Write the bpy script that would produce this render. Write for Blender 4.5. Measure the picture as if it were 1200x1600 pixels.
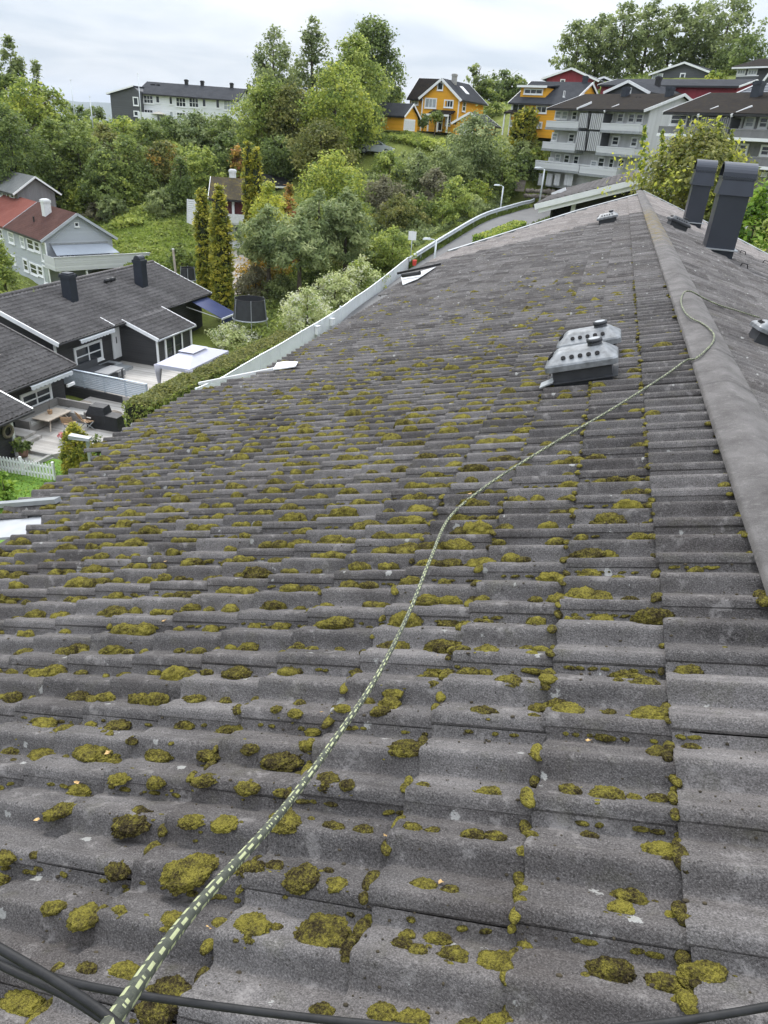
import bpy, math, random
import numpy as np
from mathutils import Vector, Matrix, Euler, noise as mnoise

for _o in list(bpy.data.objects):
    bpy.data.objects.remove(_o)
SC = bpy.context.scene
COL = SC.collection
rad = math.radians

# ------------------------------------------------------------------ camera
F_PX = 1110.0
PITCH, YAW, ROLL = rad(27.789), rad(-14.785), rad(4.437)
_f = np.array([math.sin(YAW)*math.cos(PITCH), math.cos(YAW)*math.cos(PITCH), -math.sin(PITCH)])
_r = np.array([math.cos(YAW), -math.sin(YAW), 0.0])
_u = np.cross(_r, _f)
CAM_R = math.cos(ROLL)*_r + math.sin(ROLL)*_u
CAM_U = -math.sin(ROLL)*_r + math.cos(ROLL)*_u
CAM_F = _f
cam_d = bpy.data.cameras.new('camera')
cam_d.sensor_fit = 'VERTICAL'; cam_d.sensor_height = 36.0
cam_d.lens = 36.0*F_PX/1600.0
cam_d.clip_start = 0.05; cam_d.clip_end = 40000
cam = bpy.data.objects.new('camera', cam_d); COL.objects.link(cam)
cam.matrix_world = Matrix([[CAM_R[0], CAM_U[0], -CAM_F[0], 0], [CAM_R[1], CAM_U[1], -CAM_F[1], 0],
                           [CAM_R[2], CAM_U[2], -CAM_F[2], 0], [0, 0, 0, 1]])
cam_d.dof.use_dof = False
SC.camera = cam

def ray(px, py):
    d = CAM_R*((px-600)/F_PX) + CAM_U*((800-py)/F_PX) + CAM_F
    return d
def at(px, py, D):
    """world point seen at photo pixel (px,py) at horizontal distance D (survey helper)"""
    d = ray(px, py); k = D/math.hypot(d[0], d[1]); return Vector(d*k)
def atz(px, py, z):
    d = ray(px, py); return Vector(d*(z/d[2]))
def atx(px, py, x):
    d = ray(px, py); return Vector(d*(x/d[0]))
def aty(px, py, y):
    d = ray(px, py); return Vector(d*(y/d[1]))

# ------------------------------------------------------------------ world + sun
SUN_EL, SUN_AZ = rad(47), rad(-28)
world = bpy.data.worlds.new('World'); SC.world = world; world.use_nodes = True
wn = world.node_tree; wn.nodes.clear()
def wnode(t, **kw):
    n = wn.nodes.new(t)
    for k, v in kw.items(): setattr(n, k, v)
    return n
w_out = wnode('ShaderNodeOutputWorld'); w_bg = wnode('ShaderNodeBackground'); w_bg.inputs[1].default_value = 0.1
sky = wnode('ShaderNodeTexSky', sky_type='NISHITA', sun_disc=False, sun_elevation=SUN_EL, sun_rotation=SUN_AZ)
tc = wnode('ShaderNodeTexCoord')
sep = wnode('ShaderNodeSeparateXYZ'); wn.links.new(tc.outputs['Generated'], sep.inputs[0])
zc = wnode('ShaderNodeMath', operation='MAXIMUM'); zc.inputs[1].default_value = 0.0; wn.links.new(sep.outputs[2], zc.inputs[0])
za = wnode('ShaderNodeMath', operation='ADD'); za.inputs[1].default_value = 0.16; wn.links.new(zc.outputs[0], za.inputs[0])
dx = wnode('ShaderNodeMath', operation='DIVIDE'); wn.links.new(sep.outputs[0], dx.inputs[0]); wn.links.new(za.outputs[0], dx.inputs[1])
dy = wnode('ShaderNodeMath', operation='DIVIDE'); wn.links.new(sep.outputs[1], dy.inputs[0]); wn.links.new(za.outputs[0], dy.inputs[1])
cmb = wnode('ShaderNodeCombineXYZ'); wn.links.new(dx.outputs[0], cmb.inputs[0]); wn.links.new(dy.outputs[0], cmb.inputs[1])
nz = wnode('ShaderNodeTexNoise'); nz.inputs['Scale'].default_value = 1.15; nz.inputs['Detail'].default_value = 7; nz.inputs['Roughness'].default_value = 0.52
nz.inputs['Distortion'].default_value = 0.35
wn.links.new(cmb.outputs[0], nz.inputs['Vector'])
rp = wnode('ShaderNodeValToRGB'); wn.links.new(nz.outputs[0], rp.inputs[0])
rp.color_ramp.elements[0].position = 0.38; rp.color_ramp.elements[0].color = (0.56, 0.625, 0.71, 1)
rp.color_ramp.elements[1].position = 0.64; rp.color_ramp.elements[1].color = (0.86, 0.885, 0.92, 1)
e_ = rp.color_ramp.elements.new(0.5); e_.color = (0.715, 0.755, 0.81, 1)
# overcast sky: brightness climbs smoothly from the horizon to the zenith (standard overcast luminance)
zg = wnode('ShaderNodeMath', operation='MULTIPLY_ADD'); zg.inputs[1].default_value = 17.0; zg.inputs[2].default_value = 4.55; wn.links.new(zc.outputs[0], zg.inputs[0])
sc10 = wnode('ShaderNodeVectorMath', operation='SCALE'); wn.links.new(zg.outputs[0], sc10.inputs['Scale']); wn.links.new(rp.outputs[0], sc10.inputs[0])
mxs = wnode('ShaderNodeMix', data_type='RGBA'); mxs.inputs[0].default_value = 0.93
wn.links.new(sky.outputs[0], mxs.inputs[6]); wn.links.new(sc10.outputs[0], mxs.inputs[7])
wn.links.new(mxs.outputs[2], w_bg.inputs[0]); wn.links.new(w_bg.outputs[0], w_out.inputs[0])
sun_d = bpy.data.lights.new('sun', 'SUN'); sun_d.energy = 1.5; sun_d.angle = rad(14); sun_d.color = (1.0, 0.96, 0.9)
sun = bpy.data.objects.new('sun', sun_d); COL.objects.link(sun)
_sd = Vector((math.sin(SUN_AZ)*math.cos(SUN_EL), math.cos(SUN_AZ)*math.cos(SUN_EL), math.sin(SUN_EL)))
sun.rotation_euler = _sd.to_track_quat('Z', 'Y').to_euler()
SC.view_settings.view_transform = 'Standard'; SC.view_settings.look = 'None'
SC.view_settings.exposure = 0.92; SC.view_settings.gamma = 1.0; SC.view_settings.use_curve_mapping = False
SC.cycles.max_bounces = 6; SC.cycles.diffuse_bounces = 3; SC.cycles.glossy_bounces = 3
SC.cycles.transparent_max_bounces = 8; SC.cycles.transmission_bounces = 4
SC.cycles.use_denoising = True

# ------------------------------------------------------------------ object helpers
def tag(o, label=None, cat=None, group=None, kind=None):
    if label: o['label'] = label
    if cat: o['category'] = cat
    if group: o['group'] = group
    if kind: o['kind'] = kind
    return o
def link(name, me, parent=None, loc=None, rot=None):
    o = bpy.data.objects.new(name, me); COL.objects.link(o)
    if parent is not None: o.parent = parent
    if loc is not None: o.location = loc
    if rot is not None: o.rotation_euler = rot
    return o
def empty(name, loc=(0, 0, 0), rz=0.0, label=None, cat=None, group=None):
    o = bpy.data.objects.new(name, None); COL.objects.link(o)
    o.location = loc; o.rotation_euler = (0, 0, rz); o.empty_display_size = 0.3
    return tag(o, label, cat, group)
def mesh_np(name, V, Fq, mat, smooth=False, attr=None):
    """mesh from numpy vertex array and an (n,k) face index array (or a list of arrays)"""
    me = bpy.data.meshes.new(name)
    fl = Fq if isinstance(Fq, list) else [Fq]
    fl = [np.asarray(a, dtype=np.int32) for a in fl if len(a)]
    V = np.asarray(V, dtype=np.float32)
    me.vertices.add(len(V)); me.vertices.foreach_set('co', V.ravel())
    nl = sum(a.size for a in fl); npoly = sum(len(a) for a in fl)
    me.loops.add(nl); me.loops.foreach_set('vertex_index', np.concatenate([a.ravel() for a in fl]))
    tot = np.concatenate([np.full(len(a), a.shape[1], dtype=np.int32) for a in fl])
    st = np.concatenate([[0], np.cumsum(tot)[:-1]]).astype(np.int32)
    me.polygons.add(npoly); me.polygons.foreach_set('loop_start', st); me.polygons.foreach_set('loop_total', tot)
    if smooth: me.polygons.foreach_set('use_smooth', np.ones(npoly, dtype=bool))
    if attr is not None:
        for an, av in attr.items():
            a = me.attributes.new(an, 'FLOAT', 'FACE'); a.data.foreach_set('value', np.asarray(av, dtype=np.float32))
    me.update(calc_edges=True); me.validate()
    if mat is not None: me.materials.append(mat)
    return me

class MB:
    """collects simple solids into one mesh"""
    def __init__(s): s.v = []; s.f = []
    def add(s, vs, fs):
        b = len(s.v); s.v += [tuple(p) for p in vs]; s.f += [tuple(i+b for i in f) for f in fs]; return s
    def box(s, x0, x1, y0, y1, z0, z1):
        return s.add([(x0,y0,z0),(x1,y0,z0),(x1,y1,z0),(x0,y1,z0),(x0,y0,z1),(x1,y0,z1),(x1,y1,z1),(x0,y1,z1)],
                     [(0,3,2,1),(4,5,6,7),(0,1,5,4),(1,2,6,5),(2,3,7,6),(3,0,4,7)])
    def hexa(s, b, t):
        return s.add(list(b)+list(t), [(0,3,2,1),(4,5,6,7),(0,1,5,4),(1,2,6,5),(2,3,7,6),(3,0,4,7)])
    def prism(s, poly, axis, a, b):
        n = len(poly)
        def P(p, q):
            return (q, p[0], p[1]) if axis == 0 else ((p[0], q, p[1]) if axis == 1 else (p[0], p[1], q))
        vs = [P(p, a) for p in poly]+[P(p, b) for p in poly]
        fs = [tuple(range(n-1, -1, -1)), tuple(range(n, 2*n))]+[(i, (i+1) % n, n+(i+1) % n, n+i) for i in range(n)]
        return s.add(vs, fs)
    def beam(s, p, q, w, h, up=(0, 0, 1)):
        p, q = Vector(p), Vector(q); d = (q-p).normalized(); up = Vector(up)
        sd = d.cross(up)
        if sd.length < 1e-4: sd = d.cross(Vector((1, 0, 0)))
        sd.normalize(); u2 = sd.cross(d)
        a, b = sd*w/2, u2*h/2
        return s.hexa([p-a-b, p+a-b, q+a-b, q-a-b], [p-a+b, p+a+b, q+a+b, q-a+b])
    def tube(s, pts, rads, n=8, cap=True):
        pts = [Vector(p) for p in pts]
        if not hasattr(rads, '__len__'): rads = [rads]*len(pts)
        base = len(s.v); prev = None
        for i, p in enumerate(pts):
            d = (pts[min(i+1, len(pts)-1)]-pts[max(i-1, 0)]).normalized()
            if prev is None:
                a = d.cross(Vector((0, 0, 1)))
                if a.length < 1e-3: a = d.cross(Vector((1, 0, 0)))
            else:
                a = prev-d*prev.dot(d)
            a.normalize(); prev = a; b = d.cross(a)
            for k in range(n):
                t = 2*math.pi*k/n; s.v.append(tuple(p+(a*math.cos(t)+b*math.sin(t))*rads[i]))
        for i in range(len(pts)-1):
            for k in range(n):
                k2 = (k+1) % n
                s.f.append((base+i*n+k, base+i*n+k2, base+(i+1)*n+k2, base+(i+1)*n+k))
        if cap:
            s.f.append(tuple(base+k for k in range(n-1, -1, -1)))
            s.f.append(tuple(base+(len(pts)-1)*n+k for k in range(n)))
        return s
    def cyl(s, c, r, z0, z1, n=16, r2=None):
        return s.tube([(c[0], c[1], z0), (c[0], c[1], z1)], [r, r if r2 is None else r2], n)
    def mesh(s, name, mat, smooth=False):
        me = bpy.data.meshes.new(name); me.from_pydata(s.v, [], s.f)
        if smooth: me.polygons.foreach_set('use_smooth', [True]*len(me.polygons))
        me.update()
        if mat is not None: me.materials.append(mat)
        return me
    def build(s, name, mat, parent=None, smooth=False, loc=None, rot=None):
        return link(name, s.mesh(name, mat, smooth), parent, loc, rot)

# ------------------------------------------------------------------ materials
def new_mat(name):
    m = bpy.data.materials.new(name); m.use_nodes = True
    nt = m.node_tree; nt.nodes.clear()
    out = nt.nodes.new('ShaderNodeOutputMaterial'); b = nt.nodes.new('ShaderNodeBsdfPrincipled')
    nt.links.new(b.outputs[0], out.inputs[0])
    return m, nt, b, out
def N(nt, t, **kw):
    n = nt.nodes.new(t)
    for k, v in kw.items(): setattr(n, k, v)
    return n
def noise_n(nt, vec, scale, detail=4, rough=0.55, out=0):
    n = N(nt, 'ShaderNodeTexNoise'); n.inputs['Scale'].default_value = scale
    n.inputs['Detail'].default_value = detail; n.inputs['Roughness'].default_value = rough
    nt.links.new(vec, n.inputs['Vector']); return n.outputs[out]
def ramp_n(nt, fac, stops):
    r = N(nt, 'ShaderNodeValToRGB'); cr = r.color_ramp
    while len(cr.elements) < len(stops): cr.elements.new(0.5)
    for e, (p, c) in zip(cr.elements, stops):
        e.position = p; e.color = (c[0], c[1], c[2], 1) if hasattr(c, '__len__') else (c, c, c, 1)
    nt.links.new(fac, r.inputs[0]); return r.outputs[0]
def mix_n(nt, fac, a, b, blend='MIX'):
    m = N(nt, 'ShaderNodeMix', data_type='RGBA', blend_type=blend)
    for sck, val in ((0, fac), (6, a), (7, b)):
        if isinstance(val, (int, float)): m.inputs[sck].default_value = val
        elif isinstance(val, tuple): m.inputs[sck].default_value = (*val[:3], 1)
        else: nt.links.new(val, m.inputs[sck])
    return m.outputs[2]
def math_n(nt, op, a, b=None, c=None):
    m = N(nt, 'ShaderNodeMath', operation=op)
    for i, val in enumerate((a, b, c)):
        if val is None: continue
        if isinstance(val, (int, float)): m.inputs[i].default_value = val
        else: nt.links.new(val, m.inputs[i])
    return m.outputs[0]
def bump_n(nt, bsdf, h, strength=0.3, dist=0.01):
    b = N(nt, 'ShaderNodeBump'); b.inputs['Strength'].default_value = strength; b.inputs['Distance'].default_value = dist
    nt.links.new(h, b.inputs['Height']); nt.links.new(b.outputs[0], bsdf.inputs['Normal'])
def wpos(nt):
    return N(nt, 'ShaderNodeNewGeometry').outputs['Position']
def simple(name, col, rough=0.6, metal=0.0, var=0.12, vs=3.0, bump=0.0, bs=60.0, bd=0.004, spec=0.4):
    """plain painted surface: slight blotchy wear and fine relief in world coordinates"""
    m, nt, b, _ = new_mat(name); P = wpos(nt)
    f = noise_n(nt, P, vs, 5, 0.6)
    c = ramp_n(nt, f, [(0.3, tuple(x*(1-var) for x in col)), (0.7, tuple(min(1, x*(1+var)) for x in col))])
    nt.links.new(c, b.inputs['Base Color'])
    b.inputs['Roughness'].default_value = rough; b.inputs['Metallic'].default_value = metal
    b.inputs['Specular IOR Level'].default_value = spec
    if bump: bump_n(nt, b, noise_n(nt, P, bs, 3), bump, bd)
    return m
def boards(name, col, pitch, vertical=False, var=0.12, rough=0.65, depth=0.012, spec=0.3):
    """timber cladding: grooves between boards as fine relief (object coordinates), tone differing a little board by board"""
    m, nt, b, _ = new_mat(name)
    tcn = N(nt, 'ShaderNodeTexCoord'); s = N(nt, 'ShaderNodeSeparateXYZ'); nt.links.new(tcn.outputs['Object'], s.inputs[0])
    src = math_n(nt, 'ADD', s.outputs[0], s.outputs[1]) if vertical else s.outputs[2]
    q = math_n(nt, 'DIVIDE', src, pitch); fr = math_n(nt, 'FRACT', q); fl = math_n(nt, 'FLOOR', q)
    wnz = N(nt, 'ShaderNodeTexWhiteNoise', noise_dimensions='1D'); nt.links.new(fl, wnz.inputs['W'])
    groove = math_n(nt, 'SMOOTH_MIN', math_n(nt, 'MULTIPLY', fr, 8.0), 1.0, 0.2)
    f2 = noise_n(nt, wpos(nt), 1.2, 6, 0.65)
    mixf = math_n(nt, 'ADD', math_n(nt, 'MULTIPLY', wnz.outputs[0], 0.5), math_n(nt, 'MULTIPLY', f2, 0.5))
    c = ramp_n(nt, mixf, [(0.2, tuple(x*(1-var) for x in col)), (0.8, tuple(min(1, x*(1+var)) for x in col))])
    nt.links.new(c, b.inputs['Base Color']); b.inputs['Roughness'].default_value = rough; b.inputs['Specular IOR Level'].default_value = spec
    bump_n(nt, b, groove, 1.0, depth)
    return m
# ================================================================== OWN ROOF
E_, W_ = 0.3334, 0.30                   # exposed tile length down the slope, cover width along the ridge
X0, RZ, AL = 0.7346, -1.2457, rad(17.47)
CA, SA, TA = math.cos(AL), math.sin(AL), math.tan(AL)
AMP = 0.0265
def wave(v):
    ph = 2*math.pi*(v-0.041)/0.15
    return AMP*math.cos(ph+0.74*math.cos(ph))
def roof_z(x): return RZ-(X0-x)*TA
def slope_pt(s, y, lift=0.0):
    """point on the left slope, s metres down from the ridge-cap edge"""
    return Vector((X0-s*CA-lift*SA, y, RZ-s*SA+lift*CA))
def hit_roof(px, py):
    d = ray(px, py); k = (RZ-X0*TA)/(d[2]-d[0]*TA); return Vector(d*k)
ROW0 = 2.1817
def row_y(i): return ROW0+W_*i
_gab = [(-1.0, 30.0), (0.13, 29.3), (2.03, 27.3), (4.11, 23.4), (5.6, 20.4), (6.2, 19.4)]
def gable_y(s): return float(np.interp(s, [g[0] for g in _gab], [g[1] for g in _gab]))
_eav = [(0.0, 13), (3.70, 13), (3.71, 15), (5.2, 15), (5.3, 16), (7.3, 16), (7.75, 14), (13.5, 14), (13.6, 15), (17, 15), (17.2, 16), (30, 16)]
def n_courses(y): return int(np.interp(y, [g[0] for g in _eav], [g[1] for g in _eav])+1e-6)

def tile_material(name, dark, light, spots=1.0):
    m, nt, b, _ = new_mat(name); P = wpos(nt)
    oi = N(nt, 'ShaderNodeObjectInfo'); at_ = N(nt, 'ShaderNodeAttribute', attribute_name='rnd')
    rnd = math_n(nt, 'FRACT', math_n(nt, 'ADD', oi.outputs['Random'], at_.outputs['Fac']))
    f1 = noise_n(nt, P, 5.0, 6, 0.62); f2 = noise_n(nt, P, 190.0, 3, 0.65)
    f = math_n(nt, 'ADD', math_n(nt, 'MULTIPLY', f1, 0.48), math_n(nt, 'ADD', math_n(nt, 'MULTIPLY', rnd, 0.22), math_n(nt, 'MULTIPLY', f2, 0.58)))
    c = ramp_n(nt, f, [(0.44, dark), (0.86, light)])
    # brownish weathering film in broad patches
    c = mix_n(nt, ramp_n(nt, noise_n(nt, P, 1.7, 5, 0.6), [(0.45, 0.0), (0.75, 0.45)]), c, (dark[0]*1.45, dark[1]*1.28, dark[2]*1.15))
    # run-off streaks down the slope
    mp = N(nt, 'ShaderNodeMapping'); mp.inputs['Scale'].default_value = (2.2, 30.0, 2.2); nt.links.new(P, mp.inputs['Vector'])
    c = mix_n(nt, ramp_n(nt, noise_n(nt, mp.outputs[0], 1.0, 5, 0.6), [(0.45, 0.0), (0.75, 0.40)]), c, (dark[0]*.8, dark[1]*.8, dark[2]*.78))
    # exposed aggregate: dark and pale grains
    sp2 = noise_n(nt, P, 240.0, 2, 0.6)
    c = mix_n(nt, 1.0, c, ramp_n(nt, sp2, [(0.36, 0.68), (0.5, 0.98), (0.64, 1.34)]), 'MULTIPLY')
    # pale worn granules
    g = noise_n(nt, P, 420.0, 1, 0.5)
    c = mix_n(nt, ramp_n(nt, g, [(0.66, 0.0), (0.76, 0.55)]), c, (light[0]*1.8, light[1]*1.8, light[2]*1.78))
    # black dirt specks
    k = noise_n(nt, P, 75.0, 3, 0.6)
    c = mix_n(nt, ramp_n(nt, k, [(0.64, 0.0), (0.72, 0.75)]), c, (0.025, 0.023, 0.02))
    # pale lichen spots with ragged edge, bigger scattered ones
    vn = N(nt, 'ShaderNodeTexVoronoi', feature='F1'); vn.inputs['Scale'].default_value = 15.0
    dn = N(nt, 'ShaderNodeVectorMath', operation='ADD')
    nv = N(nt, 'ShaderNodeTexNoise'); nv.inputs['Scale'].default_value = 60.0; nt.links.new(P, nv.inputs['Vector'])
    sc = N(nt, 'ShaderNodeVectorMath', operation='SCALE'); sc.inputs['Scale'].default_value = 0.03
    nt.links.new(nv.outputs['Color'], sc.inputs[0]); nt.links.new(P, dn.inputs[0]); nt.links.new(sc.outputs[0], dn.inputs[1])
    nt.links.new(dn.outputs[0], vn.inputs['Vector'])
    sv = N(nt, 'ShaderNodeSeparateColor'); nt.links.new(vn.outputs['Color'], sv.inputs[0])
    gate = ramp_n(nt, sv.outputs[0], [(0.80-0.06*spots, 0.0), (0.98, 0.34)])
    sp = math_n(nt, 'MULTIPLY', math_n(nt, 'LESS_THAN', math_n(nt, 'ADD', vn.outputs['Distance'], math_n(nt, 'MULTIPLY', f2, 0.22)), gate), 0.62)
    c = mix_n(nt, sp, c, (0.42, 0.42, 0.40))
    # thin pale crust of lichen in patches
    lp_ = noise_n(nt, P, 13.0, 6, 0.72)
    c = mix_n(nt, ramp_n(nt, lp_, [(0.57, 0.0), (0.66, 0.42)]), c, (light[0]*1.5, light[1]*1.5, light[2]*1.48))
    # fine algae tint
    c = mix_n(nt, ramp_n(nt, noise_n(nt, P, 9.0, 5, 0.65), [(0.56, 0.0), (0.78, 0.35)]), c, (0.085, 0.082, 0.045))
    nt.links.new(c, b.inputs['Base Color']); b.inputs['Roughness'].default_value = 0.88; b.inputs['Specular IOR Level'].default_value = 0.16
    h = math_n(nt, 'ADD', math_n(nt, 'MULTIPLY', noise_n(nt, P, 210.0, 3, 0.65), 1.0), math_n(nt, 'MULTIPLY', noise_n(nt, P, 45.0, 3, 0.6), 0.8))
    bump_n(nt, b, h, 1.0, 0.007)
    return m
M_TILE = tile_material('concrete_tile', (0.050, 0.0460, 0.0455), (0.212, 0.199, 0.195))
M_TILE_PALE = tile_material('pale_concrete_tile', (0.150, 0.136, 0.129), (0.315, 0.288, 0.276), 0.6)

def moss_material():
    m, nt, b, _ = new_mat('moss'); P = wpos(nt)
    oi = N(nt, 'ShaderNodeObjectInfo'); at_ = N(nt, 'ShaderNodeAttribute', attribute_name='rnd')
    rnd = math_n(nt, 'FRACT', math_n(nt, 'ADD', oi.outputs['Random'], at_.outputs['Fac']))
    f = math_n(nt, 'ADD', math_n(nt, 'MULTIPLY', noise_n(nt, P, 26.0, 5, 0.65), 0.62), math_n(nt, 'ADD', math_n(nt, 'MULTIPLY', rnd, 0.15), math_n(nt, 'MULTIPLY', noise_n(nt, P, 150.0, 4, 0.75), 0.80)))
    c = ramp_n(nt, f, [(0.58, (0.026, 0.020, 0.012)), (0.68, (0.072, 0.057, 0.025)), (0.77, (0.155, 0.134, 0.034)), (0.91, (0.32, 0.28, 0.055))])
    nt.links.new(c, b.inputs['Base Color']); b.inputs['Roughness'].default_value = 0.95; b.inputs['Specular IOR Level'].default_value = 0.1
    v = N(nt, 'ShaderNodeTexVoronoi'); v.inputs['Scale'].default_value = 240.0; nt.links.new(P, v.inputs['Vector'])
    h = math_n(nt, 'SUBTRACT', noise_n(nt, P, 420.0, 3, 0.7), math_n(nt, 'MULTIPLY', v.outputs['Distance'], 0.9))
    bump_n(nt, b, h, 1.0, 0.012)
    return m
M_MOSS = moss_material()
def ridge_material():
    m, nt, b, _ = new_mat('ridge_concrete'); P = wpos(nt)
    f = math_n(nt, 'ADD', math_n(nt, 'MULTIPLY', noise_n(nt, P, 4.0, 6, 0.65), 0.65), math_n(nt, 'MULTIPLY', noise_n(nt, P, 300.0, 2), 0.35))
    c = ramp_n(nt, f, [(0.32, (0.066, 0.061, 0.060)), (0.68, (0.195, 0.184, 0.180))])
    c = mix_n(nt, ramp_n(nt, noise_n(nt, P, 26.0, 5, 0.7), [(0.55, 0.0), (0.72, 0.4)]), c, (0.26, 0.25, 0.235))
    s = N(nt, 'ShaderNodeSeparateXYZ'); nt.links.new(P, s.inputs[0])
    far = ramp_n(nt, math_n(nt, 'MULTIPLY', s.outputs[1], 0.02), [(0.24, 0.0), (0.29, 1.0), (0.38, 1.0), (0.44, 0.0)])
    lich = math_n(nt, 'MULTIPLY', far, ramp_n(nt, noise_n(nt, P, 7.0, 6, 0.7), [(0.47, 0.0), (0.6, 0.85)]))
    c = mix_n(nt, lich, c, (0.17, 0.125, 0.035))
    nt.links.new(c, b.inputs['Base Color']); b.inputs['Roughness'].default_value = 0.9; b.inputs['Specular IOR Level'].default_value = 0.15
    bump_n(nt, b, math_n(nt, 'ADD', noise_n(nt, P, 220.0, 3, 0.65), noise_n(nt, P, 30.0, 4, 0.6)), 1.0, 0.007)
    return m
M_RIDGE = ridge_material()
M_NAVY = simple('navy_steel', (0.040, 0.045, 0.058), 0.36, 0.45, 0.1, 2.0, 0.15, 30, 0.002, 0.5)
M_BLACKP = simple('black_plastic', (0.018, 0.018, 0.020), 0.45, 0, 0.15, 8, 0.2, 80, 0.001)
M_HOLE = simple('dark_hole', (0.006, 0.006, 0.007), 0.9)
M_WHITE = simple('white_paint', (0.74, 0.75, 0.76), 0.5, 0, 0.06, 1.5)
M_WHITEW = simple('worn_white_paint', (0.62, 0.63, 0.64), 0.6, 0, 0.12, 6.0)
M_GREYM = simple('grey_metal', (0.30, 0.315, 0.33), 0.4, 0.3, 0.15, 4)
M_VENT = simple('weathered_vent_metal', (0.155, 0.163, 0.172), 0.42, 0.2, 0.45, 16, 0.2, 60, 0.002, 0.6)
M_VENTD = simple('dark_vent_base', (0.035, 0.037, 0.042), 0.5, 0, 0.2, 10)
M_WALLG = boards('grey_cladding', (0.16, 0.165, 0.17), 0.14)

ROOF = empty('row_house', (X0, 12.0, RZ-3.0), 0, 'near row house whose mossy grey concrete tile roof fills the foreground', 'house')
RL = Vector((X0, 12.0, RZ-3.0))

# ---- one tile: double S wave across (local +y), nose at local x=0, head up the slope (+x)
def tile_arrays(seed, nv=31, simple_=False):
    rng = random.Random(seed)
    vs_ = ([0.0] + [0.30*i/(nv-1) for i in range(nv)] + [0.30]) if not simple_ else [0.30*i/(nv-1) for i in range(nv)]
    prof = []
    for j in range(nv):
        v = 0.30*j/(nv-1)+0.004
        z = wave(v)
        if v > 0.262: z -= 0.006*((v-0.262)/0.042)          # under-lock sinks below the neighbour's lip
        prof.append((v, z))
    xs = [0.0, 0.008, 0.12, 0.25, E_+0.05] if not simple_ else [0.0, E_+0.03]
    V = []; F = []
    dj = [rng.uniform(-.0015, .0015) for _ in range(nv)]
    for i, x in enumerate(xs):
        for j, (v, z) in enumerate(prof):
            zz = z+(0.020 if simple_ else 0.013)*(1-x/E_)-(0.012 if simple_ else 0.010)*(x/E_)
            xx = x
            if i == 0: zz -= 0.005; xx += dj[j]
            if i == 1: xx += dj[j]
            if not simple_ and 0 < i < 4: zz += rng.uniform(-.0006, .0006)
            V.append((xx, v, zz))
    n = nv
    for i in range(len(xs)-1):
        for j in range(n-1): F.append((i*n+j, (i+1)*n+j, (i+1)*n+j+1, i*n+j+1))
    b = len(V)                                              # nose face
    for j, (v, z) in enumerate(prof):
        V.append((dj[j], v, z+(0.015 if simple_ else 0.008))); V.append((0.004, v, z-0.012))
    for j in range(n-1): F.append((b+2*j, b+2*j+2, b+2*j+3, b+2*j+1))
    b = len(V)                                              # lip face on the near side
    for i, x in enumerate(xs):
        z = prof[0][1]+0.013*(1-x/E_)-0.010*(x/E_)
        V.append((x, prof[0][0], z)); V.append((x, prof[0][0]+0.002, z-0.010))
    for i in range(len(xs)-1): F.append((b+2*i, b+2*i+1, b+2*i+3, b+2*i+2))
    F = [f[::-1] for f in F[:(len(xs)-1)*(n-1)]] + F[(len(xs)-1)*(n-1):]
    return np.array(V), np.array(F)
TILE_MESHES = []
for sd in range(6):
    V, F = tile_arrays(sd); TILE_MESHES.append(mesh_np('roof_tile', V, F, M_TILE, smooth=True))
TV_S, TF_S = tile_arrays(99, nv=21, simple_=True)

def project(p):
    p = np.asarray(p); z = p@CAM_F
    return 600+F_PX*(p@CAM_R)/z, 800-F_PX*(p@CAM_U)/z, z
rng = random.Random(7)
tiles = []                                                   # (distance, k, row)
for i in range(-7, 96):
    y = row_y(i)
    for k in range(1, n_courses(y+0.15)+1):
        if y+0.15 > gable_y((k-0.5)*E_): continue
        c = slope_pt((k-0.5)*E_, y+0.15)
        px, py, z = project(c)
        vis = -90 < px < 1260 and py < 1690
        tiles.append((z if vis else 900+z, k, i, vis))
tiles.sort()
IND = {}
TROT = Euler((0, -AL, 0))
def tile_origin(k, i): return slope_pt(k*E_, row_y(i))
far_list = []
for n_, (dist, k, i, vis) in enumerate(tiles):
    if n_ < 300 and vis:
        o = link('roof_tile', TILE_MESHES[rng.randrange(6)], ROOF)
        jit = (rng.uniform(-.006, .006), rng.uniform(-.006, .006), rng.uniform(-.006, .006))
        o.location = tile_origin(k, i)-RL+Vector((rng.uniform(-.004, .004), rng.uniform(-.002, .002), rng.uniform(-.0015, .002)))
        o.rotation_euler = (jit[0], -AL+jit[1], jit[2])
        IND[(k, i)] = o
    else: far_list.append((k, i))
def place_tiles(lst, sgn=1):
    Vs = []; Fs = []; R_ = []
    nvv = len(TV_S)
    for (k, i, j1, j2, dz, rn) in lst:
        v = TV_S.copy(); ca, sa = math.cos(AL+j1), math.sin(AL+j1)
        x = v[:, 0]*ca-v[:, 2]*sa; z = v[:, 0]*sa+v[:, 2]*ca; y = v[:, 1]+v[:, 0]*j2
        o = tile_origin(k, i)
        if sgn > 0:
            P = np.stack([x+o[0], y+o[1], z+o[2]+dz], 1)
        else:                                                # right-hand slope: turned half a circle about the ridge line
            xr = 2*XA-(x+o[0]); P = np.stack([xr, 2*(row_y(i)+0.15)-(y+o[1]), z+o[2]+dz], 1)
        Fs.append(TF_S+nvv*len(Vs)); Vs.append(P-np.array(RL)); R_ += [rn]*len(TF_S)
    return np.concatenate(Vs), np.concatenate(Fs), R_
XA = X0+0.135                                                # ridge axis
def jl(k, i): return (k, i, rng.uniform(-.006, .006), rng.uniform(-.008, .008), rng.uniform(-.002, .003), rng.random())
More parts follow.
